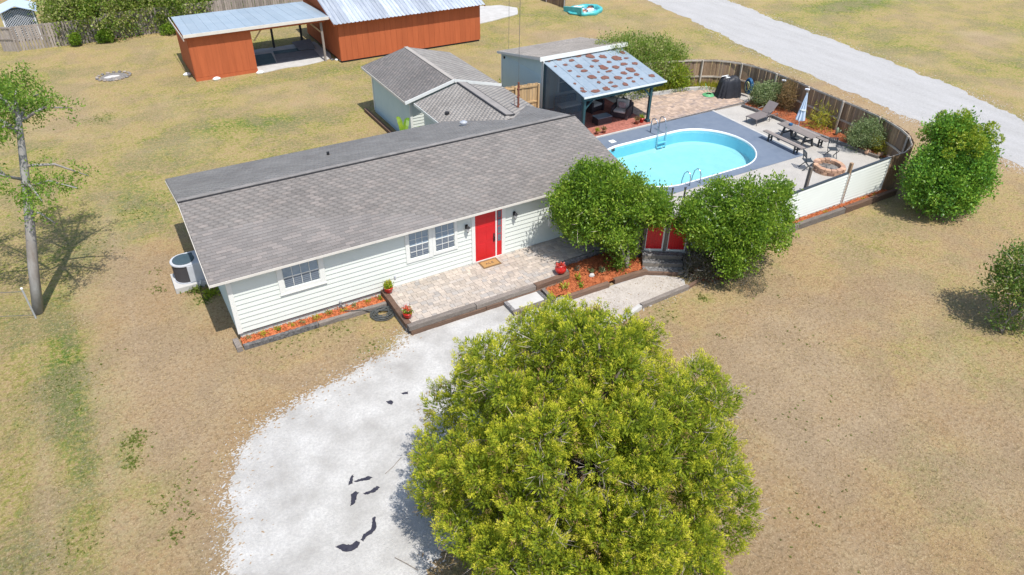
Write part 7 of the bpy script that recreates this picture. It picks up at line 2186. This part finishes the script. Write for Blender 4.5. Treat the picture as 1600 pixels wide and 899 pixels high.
def juniper():
    base = (5.9, -11.9, 0)
    t = thing('juniper_tree', 'huge spreading yellow-green juniper filling the foreground beside the drive', 'tree', base)
    m, pts = trunk_mb(base, (6.1, -11.8, 4.6), .28, .10)
    m.build('trunk', M_bark, t, smooth=True)
    L = np.array(LOBES_JUNIPER+[(8.2, -14.3, 2.5, .38), (7.9, -14.1, 2.6, .55), (7.9, -14.4, 2.2, .6), (7.6, -14.5, 2.0, .65), (9.5, -12.1, 2.8, .45), (9.4, -11.6, 3.0, .5), (9.1, -11.8, 2.7, .6), (8.4, -13.6, 2.2, .6), (8.9, -12.8, 2.5, .55), (3.4, -8.9, 2.9, .5), (3.9, -9.0, 3.3, .5), (3.0, -9.6, 2.5, .55), (2.9, -10.4, 2.2, .55)])
    lm = MB()
    for l in L[::4]:
        s = random.choice(pts[2:])
        e = Vector(l[:3])
        lm.tube([s, (s+e)/2+Vector((0, 0, .25)), e], [.07, .045, .015], 5)
    lm.build('limbs', M_bark, t, smooth=True)
    # plumes: feathery upright sprays made of small scale-leaf tufts
    npl = 8200
    P, U, idx = on_lobes(L, npl, .80, (.70, .98))
    hole = vnoise(P[:, 0]*1.0+P[:, 2]*.7, P[:, 1]*1.0-P[:, 2]*.5, .55, 21)
    keep = hole > .20
    # thin, partly dead side to the lower right
    dead = np.exp(-(((P[:, 0]-8.9)/1.5)**2+((P[:, 1]+14.0)/1.6)**2))
    keep &= rng.random(len(P)) > dead*.62
    P, U = P[keep], U[keep]
    npl = len(P)
    ax = unit(U*.62+np.array([0, 0, .95])+rng.normal(0, .28, (npl, 3)))
    ln = rng.uniform(.14, .36, npl)
    M = 80
    tt = rng.uniform(0, 1, (npl, M))**.8
    R = rng.normal(0, 1, (npl, M, 3))
    R = R-(R*ax[:, None]).sum(-1, keepdims=True)*ax[:, None]
    R = unit(R)
    w = (.095*(1-tt*.65)*(.25+rng.random((npl, M))))[..., None]
    Q = P[:, None]+ax[:, None]*(tt*ln[:, None])[..., None]+R*w
    D = ax[:, None]*.85+R*.55+rng.normal(0, .22, (npl, M, 3))
    V, F = leaves_mesh(Q.reshape(-1, 3), D.reshape(-1, 3), rng.uniform(.032, .072, npl*M), rng.uniform(.012, .019, npl*M), fold=.1)
    # coarse dark leaves added inside the crown to block light and fill gaps
    P4, U4, _ = on_lobes(L, 90000, .58, (.55, .90))
    V4, F4 = leaves_mesh(P4, U4+rng.normal(0, .6, P4.shape)+[0, 0, .4], rng.uniform(.08, .16, len(P4)), .045)
    cr_ = npmesh('crown', np.concatenate([V, V4]), np.concatenate([F, F4+len(V)]), L_juniper, t)
    # new growth at the tip of each spray is yellow, the older base darker green with painted shade; sprays differ too
    kind = (rng.random((npl, 1))-.5)*.42+(vnoise(P[:, 0]+P[:, 2]*.6, P[:, 1]+P[:, 2]*.8, .9, 41)[:, None]-.5)*.45
    tone = .08+.64*tt**1.2+kind+rng.normal(0, .10, (npl, M))
    tone = np.concatenate([np.clip(tone, 0, 1).ravel(), np.clip(rng.normal(.16, .12, len(P4)), 0, 1)])
    at = cr_.data.attributes.new('tone', 'FLOAT', 'POINT')
    at.data.foreach_set('value', np.repeat(tone, 4).astype(np.float32))
    # bare grey twigs, thickest on the thin side
    n = 5200
    P2, U2, _ = on_lobes(L, n, .6, (.55, .98))
    w = .10+1.1*np.exp(-(((P2[:, 0]-8.9)/1.5)**2+((P2[:, 1]+14.0)/1.7)**2))+.5*(vnoise(P2[:, 0], P2[:, 1], .6, 31) > .72)
    k = rng.random(len(P2)) < w
    P2, U2 = P2[k], U2[k]
    V, F = leaves_mesh(np.repeat(P2, 4, 0)+rng.normal(0, .05, (len(P2)*4, 3)), np.repeat(U2, 4, 0)+rng.normal(0, .55, (len(P2)*4, 3))+[0, 0, .3], rng.uniform(.2, .5, len(P2)*4), .011, fold=.1)
    o = npmesh('bare_twigs', V, F, M_twig, t)
    o['kind'] = 'stuff'
    # rusty spent tips
    P3, U3, _ = on_lobes(L, 2600, .80, (.95, 1.25))
    n3 = len(P3)
    V, F = leaves_mesh(np.repeat(P3, 10, 0)+rng.normal(0, .05, (n3*10, 3)), np.repeat(U3, 10, 0)+rng.normal(0, .5, (n3*10, 3))+[0, 0, .5], rng.uniform(.05, .1, n3*10), .02)
    o = npmesh('brown_tips', V, F, L_dead, t)
    o['kind'] = 'stuff'
juniper()

def small_trees():
    L = np.concatenate([np.array(LOBES_LEFT), np.array([(13.6, -2.75, .55, .22), (14.35, -2.6, .6, .2), LOBES_GATE[4], LOBES_GATE[5]])])
    tree('small_tree', 'small round-headed green tree with crooked pale trunk between patio and red gate', 'tree', (14.0, -3.0, .15), L, 50000, (.115, .062), L_broad, M_palebark, [((13.6, -2.3, 2.2), .085, .05), ((14.3, -2.4, 2.3), .065, .035)], .035, 'small leafy trees either side of the red gate', cluster=40, twigs=200, inner=.86)
    L = np.array(LOBES_RIGHT+[LOBES_GATE[0], LOBES_GATE[1], LOBES_GATE[2], LOBES_GATE[3]])
    tree('small_tree', 'bushy green tree with white blossom right of the red gate', 'tree', (17.2, -4.8, 0), L, 44000, (.115, .062), L_broad, M_bark, [((17.6, -4.6, 1.8), .08, .04), ((18.1, -4.5, 1.9), .06, .03), ((16.9, -4.5, 1.9), .05, .03)], .035, 'small leafy trees either side of the red gate', cluster=38, twigs=340, inner=.86)
    P, U, _ = on_lobes(L, 150, .7, (.9, 1.08))
    k = (P[:, 0] > 18.0) | (P[:, 2] > 2.8)
    P, U = P[k], U[k]
    P = np.repeat(P, 3, 0)+rng.normal(0, .05, (len(P)*3, 3))
    V, F = leaves_mesh(P, rng.normal(0, 1, P.shape), .07, .06)
    o = npmesh('blossom', V, F, M_white, bpy.data.objects['small_tree.001'])
    o['kind'] = 'stuff'
    # dark dry shrub beside the steps
    L = dome_lobes((16.35, -4.75, .3), .75, .55, 12, .3, low=-.1)
    tree('dry_shrub', 'dark dry twiggy shrub beside the black steps', 'shrub', (16.3, -4.75, 0), L, 5200, (.06, .03), L_drybush, M_bark, [((16.4, -4.7, .3), .03, .02)], .015, cluster=4, twigs=350, twigm=M_timber_dk)
    L = dome_lobes((17.2, -5.9, .15), .75, .3, 9, .22, low=0)
    tree('dry_shrub', 'low grey-green ground shrub at the foot of the blossoming tree', 'shrub', (17.2, -5.9, 0), L, 2600, (.05, .03), L_drybush, M_bark, [((17.2, -5.9, .2), .02, .01)], .01, cluster=4)
small_trees()

def round_bush():
    L = np.concatenate([np.array(LOBES_BUSH), dome_lobes((29.6, -5.75, 1.75), 1.3, 1.6, 40, .34, low=-.6, jit=.12)])
    L[:, 2] = np.maximum(L[:, 2], .35)
    t = tree('round_bush', 'big dense round dark green bush with a lime top beside the lane', 'bush', (29.75, -5.8, 0), L, 46000, (.13, .075), L_round, M_bark, [((29.75, -5.8, 1.8), .1, .05)], .04, cluster=34, inner=.84)
    # lime coloured top shoots
    L2 = dome_lobes((29.45, -5.5, 3.1), 1.3, .95, 40, .17, low=-.1, jit=.42)
    P, U, _ = on_lobes(L2, 6500, .6, (.7, 1.1))
    D = U*.9+rng.normal(0, .5, P.shape)
    V, F = leaves_mesh(P, D, rng.uniform(.08, .15, len(P)), .05)
    npmesh('lime_top', V, F, L_lime, t)
round_bush()

def right_shrub():
    L = np.concatenate([dome_lobes((23.95, -12.25, 1.65), 1.15, 1.1, 30, .30, low=-.6, jit=.32), np.array([(23.0, -12.3, .7, .3), (23.5, -12.5, .5, .3), (24.2, -12.2, .8, .35), (23.2, -11.9, 1.6, .3), (24.1, -12.5, 2.7, .35), (24.6, -12.2, 2.6, .35)])])
    tree('loose_shrub', 'loose open shrub with grey stems at the right edge of the lawn', 'shrub', (23.1, -12.5, 0), L, 9000, (.12, .06), L_shrub2, M_palebark, [((23.6, -12.3, 1.5), .035, .015), ((23.2, -12.4, 1.3), .03, .015), ((24.2, -12.2, 1.6), .03, .015), ((22.9, -12.4, 1.0), .025, .012)], .02, cluster=6, twigs=260, twigm=M_twig)
right_shrub()

def yard_shrubs():
    def sh(lab, c, a, h, n, lm, leaf=(.09, .05), nl=12, lr=.3, **k):
        L = dome_lobes((c[0], c[1], c[2]+h*.45), a, h*.6, nl, lr, low=-.6, jit=.15)
        L[:, 2] = np.maximum(L[:, 2], c[2]+.12)
        return tree('garden_shrub', lab, 'shrub', c, L, n, leaf, lm, M_bark, [((c[0], c[1], c[2]+h*.6), .03, .015)], .015, cluster=5, **k)
    sh('rounded grey-green shrub behind the lounge chair', (30.65, 6.15, YZ+.05), .72, 1.15, 5200, L_olive)
    sh('rounded grey-green shrub near the corner of the pool fence', (30.75, -.55, YZ+.05), .78, 1.45, 6200, L_olive)
    sh('small yellow-green shrub right of the grey-green corner shrub', (30.95, -1.25, YZ+.05), .38, .7, 1500, L_yellow, (.08, .03), 6, .2)
    sh('brown dead climber on the fence behind the lounge chair', (31.15, 5.0, YZ+.05), .40, 1.6, 3200, L_dead, (.10, .03), 9, .26)
    sh('yellow spiky plant against the fence behind the parasol', (30.9, 2.35, YZ+.05), .30, .75, 900, L_yellow, (.26, .03), 5, .16)
    sh('brown leaf-littered plant between the pool fence panels', (31.15, .35, YZ+.05), .36, .55, 900, L_dead, (.08, .04), 5, .18)
    sh('large variegated bush climbing over the pavilion roof corner', (26.0, 12.3, .3), 2.2, 3.0, 19000, L_back, (.13, .07), 36, .55)
    sh('dense bush between the pavilion and the fence', (27.9, 12.0, .3), 1.45, 2.7, 11000, L_back, (.13, .07), 22, .5)
    sh('bright lime shrub in front of the dense bush', (28.0, 10.95, YZ), .75, 1.6, 5600, L_lime, (.12, .06), 14, .32)
    sh('trailing vine over the rear right corner of the pavilion roof', (24.2, 12.0, 2.4), 1.0, 1.35, 3600, L_back, (.11, .06), 14, .32)
    for i, (x, y, lab) in enumerate(((27.2, 10.75, 'tuft of orange-yellow grass nearest the pavilion'), (28.9, 10.6, 'tuft of yellow-green grass below the lime shrub'), (29.7, 10.1, 'tuft of yellow-green grass left of the covered grill'), (30.25, 9.5, 'tuft of yellow-green grass closest to the covered grill'))):
        P = np.tile([x, y, YZ+.05], (420, 1))+np.stack([rng.normal(0, .24, 420), rng.normal(0, .18, 420), np.zeros(420)], 1)
        D = np.stack([rng.normal(0, .55, 420), rng.normal(0, .55, 420), rng.uniform(.5, 1.2, 420)], 1)
        V, F = leaves_mesh(P, D, rng.uniform(.3, .6, 420), .028)
        setp(npmesh('ornamental_grass', V, F, L_yellow, None, (x, y, YZ)), lab, 'ornamental grass', 'grass tufts in the bed behind the terrace')
    c = MB()
    c.lathe((30.85, 1.2, YZ+.05), [(.05, 0), (.08, .15), (.08, .35), (.03, .45)], 9)
    c.tube([(30.85, 1.2, YZ+.25), (30.85, 1.05, YZ+.28), (30.85, 1.0, YZ+.42)], .035, 7)
    setp(c.build('cactus', mat('grey_green_cactus', (.22, .27, .18), (.17, .22, .14), 8, .8), org=(30.85, 1.2, YZ), smooth=True), 'small grey-green cactus in the orange mulch by the fence', 'cactus')
yard_shrubs()

def banana():
    t = thing('banana_plant', 'banana plant with big arching leaves showing over the rear roof edge', 'banana plant', (10.3, 9.9, 0))
    MB().tube([(10.3, 9.9, 0), (10.32, 9.9, .7), (10.3, 9.92, 1.2)], [.12, .09, .06], 9).build('stem', M_lime_stem, t, smooth=True)
    specs = [(-2.6, 1.6, .35, .30), (-2.0, .9, .1, .30), (.35, 1.7, .75, .34), (.9, 1.2, 1.2, .30), (1.6, .9, 1.35, .26), (2.6, .8, .6, .3), (-.9, .9, .5, .28), (.1, .8, .3, .30), (3.4, 1.1, .35, .28), (-1.5, .8, .8, .24)]
    for (az, ln, rise, w) in specs:
        m = MB()
        n = 12
        P = []
        for i in range(n+1):
            s = i/n
            r = ln*s
            z = 1.15+rise*math.sin(s*2.3)*.9-.25*s*s*ln
            P.append(Vector((10.3+r*math.cos(az), 9.9+r*math.sin(az), z)))
        side = Vector((-math.sin(az), math.cos(az), 0))
        for i, p in enumerate(P):
            s = i/n
            ww = w*.5*math.sin(min(1, s*1.15+.05)*PI)**.7*(1 if i % 2 else .86)
            m.v += [tuple(p-side*ww+Vector((0, 0, -ww*.5))), tuple(p), tuple(p+side*ww+Vector((0, 0, -ww*.5)))]
        for i in range(n):
            m.f += [(3*i, 3*i+1, 3*i+4, 3*i+3), (3*i+1, 3*i+2, 3*i+5, 3*i+4)]
        m.build('leaf', L_banana, t)
M_lime_stem = mat('banana_stem', (.20, .25, .07), (.28, .24, .10), 6, .7)
banana()

def left_tree():
    base = (-5.85, 5.05, 0)
    t = thing('leaning_tree', 'tall leaning tree with smooth grey trunk and sparse green branches at the left edge', 'tree', base)
    m = MB()
    pts = [base, (-5.45, 5.35, 1.7), (-5.0, 5.7, 3.4), (-4.62, 6.0, 5.0), (-4.3, 6.2, 6.4), (-4.15, 6.4, 7.2)]
    m.tube(pts, [.175, .165, .15, .125, .09, .04], 12)
    m.build('trunk', M_palebark, t, smooth=True)
    lobes = []
    lm = MB()
    def spray(p0, p1, n, r):
        a, b = Vector(p0), Vector(p1)
        mid = (a+b)/2+Vector((0, 0, .25))
        lm.tube([a, mid, b], [.06, .04, .015], 6)
        for i in range(n):
            s = .3+.75*i/max(1, n-1)
            q = (a*(1-s)**2+mid*2*s*(1-s)+b*s*s) if s <= 1 else b+(b-mid)*(s-1)
            lobes.append((q.x+random.gauss(0, .25), q.y+random.gauss(0, .25), q.z+random.gauss(0, .18), r*random.uniform(.7, 1.3)))
    # upper tier reaches back over the lawn, lower tier hangs in front of the trunk
    spray((-4.4, 6.1, 6.0), (-4.6, 10.2, 6.4), 10, .42)
    spray((-4.3, 6.2, 6.4), (-3.6, 9.4, 6.2), 8, .34)
    spray((-4.3, 6.2, 6.4), (-4.1, 8.2, 7.0), 9, .42)
    spray((-4.3, 6.2, 6.4), (-5.0, 8.8, 7.2), 9, .45)
    spray((-4.3, 6.2, 6.6), (-4.6, 6.2, 7.3), 7, .36)
    spray((-4.4, 6.2, 6.0), (-4.9, 5.4, 6.5), 7, .34)
    spray((-4.3, 6.2, 6.4), (-2.75, 7.6, 6.1), 7, .26)
    spray((-4.4, 6.1, 6.2), (-5.8, 8.4, 6.2), 8, .42)
    spray((-4.2, 6.2, 6.8), (-5.2, 6.6, 7.6), 7, .40)
    spray((-4.8, 5.9, 4.3), (-3.3, 4.6, 4.5), 8, .30)
    spray((-4.8, 5.9, 4.4), (-4.3, 3.9, 4.6), 7, .34)
    spray((-4.8, 5.9, 4.6), (-5.9, 4.8, 5.2), 6, .36)
    spray((-4.6, 6.0, 5.0), (-2.9, 5.6, 4.4), 6, .22)
    spray((-5.0, 5.7, 3.4), (-4.3, 4.9, 3.3), 4, .20)
    spray((-5.2, 5.6, 5.0), (-7.0, 8.5, 6.2), 9, .5)
    spray((-5.2, 5.6, 5.0), (-7.6, 5.8, 6.0), 9, .5)
    lm.build('limbs', M_palebark, t, smooth=True)
    L = np.array(lobes)
    P, U, _ = on_lobes(L, 13500, .35, (.35, 1.0))
    n = len(P)
    seeds = P[:n//7]
    si = rng.integers(0, len(seeds), n)
    P = seeds[si]+rng.normal(0, .11, (n, 3))
    D = rng.normal(0, 1, (n, 3))+[0, 0, -.1]
    V, F = leaves_mesh(P, D, rng.uniform(.08, .15, n), rng.uniform(.035, .06, n))
    npmesh('crown', V, F, L_lefttree, t)
    # chain-link corner post and wires at the foot
    f = thing('wire_fence_post', 'thin grey metal fence post with wires leaning against the foot of the leaning tree', 'fence post', (-5.95, 4.78, 0))
    MB().tube([(-5.93, 4.75, 0), (-5.95, 4.75, 1.25)], .03, 7).build('post', M_vent, f)
    MB().lathe((-5.95, 4.75, 1.25), [(.04, 0), (.045, .04), (.02, .07)], 8).build('cap', M_white, f)
    w = MB()
    w.tube([(-5.95, 4.75, 1.15), (-8.5, 6.0, 1.1)], .012, 4)
    w.tube([(-5.95, 4.75, .15), (-8.5, 6.0, .1)], .010, 4)
    w.build('wire', M_wire, f)
L_lefttree = leafmat('left_tree_foliage', [(.04, .11, .012), (.10, .21, .02), (.20, .32, .035), (.32, .38, .07)], .4, .5, 1.6)
left_tree()

def back_shrubs():
    specs = [((-1.9, 40.0, 0), 2.0, 3.4, 'tall mottled shrub, left end of the row over the back fence'), ((.3, 39.6, 0), 1.7, 3.6, 'tall mottled shrub, second from the left over the back fence'),
             ((2.7, 40.4, 0), 2.0, 3.7, 'tall shrub, third from the left behind the back fence'), ((5.0, 39.6, 0), 1.8, 3.4, 'tall shrub behind the left corner of the carport roof'),
             ((8.2, 41.5, 0), 2.1, 3.2, 'bright green shrub above the carport roof'), ((11.3, 41.5, 0), 2.0, 3.0, 'green shrub between the carport and barn roofs'), ((-.6, 42.5, 0), 2.4, 4.5, 'large shrub further back behind the row')]
    for i, (c, a, h, lab) in enumerate(specs):
        L = dome_lobes((c[0], c[1], h*.5), a, h*.6, 34, .62, low=-.75, jit=.16)
        L[:, 2] = np.maximum(L[:, 2], .5)
        tree('back_shrub', lab, 'shrub', c, L, 9500, (.19, .11), L_back if i < 4 or i == 6 else L_lime2, M_bark, [((c[0], c[1], h*.7), .12, .05)], .05, 'shrubs over the back fence', cluster=6, twigs=90, twigm=M_fence_tan)
    for x, y, lab, r in ((-.35, 38.0, 'low green bush at the foot of the back fence, right of the boards', .5), (-2.2, 38.15, 'small weed clump at the foot of the back fence', .35), (4.0, 38.0, 'dark undergrowth at the back fence behind the carport', .6)):
        L = dome_lobes((x, y, .3), r, .5, 8, .22, low=-.1)
        tree('low_bush', lab, 'bush', (x, y, 0), L, 1500, (.13, .07), L_broad, M_bark, [((x, y, .3), .03, .02)], .015)
L_lime2 = leafmat('bright_hedge_foliage', [(.04, .13, .01), (.10, .26, .02), (.20, .36, .04), (.30, .40, .08)], .4, .5, 1)
back_shrubs()
bpy.context.view_layer.update()
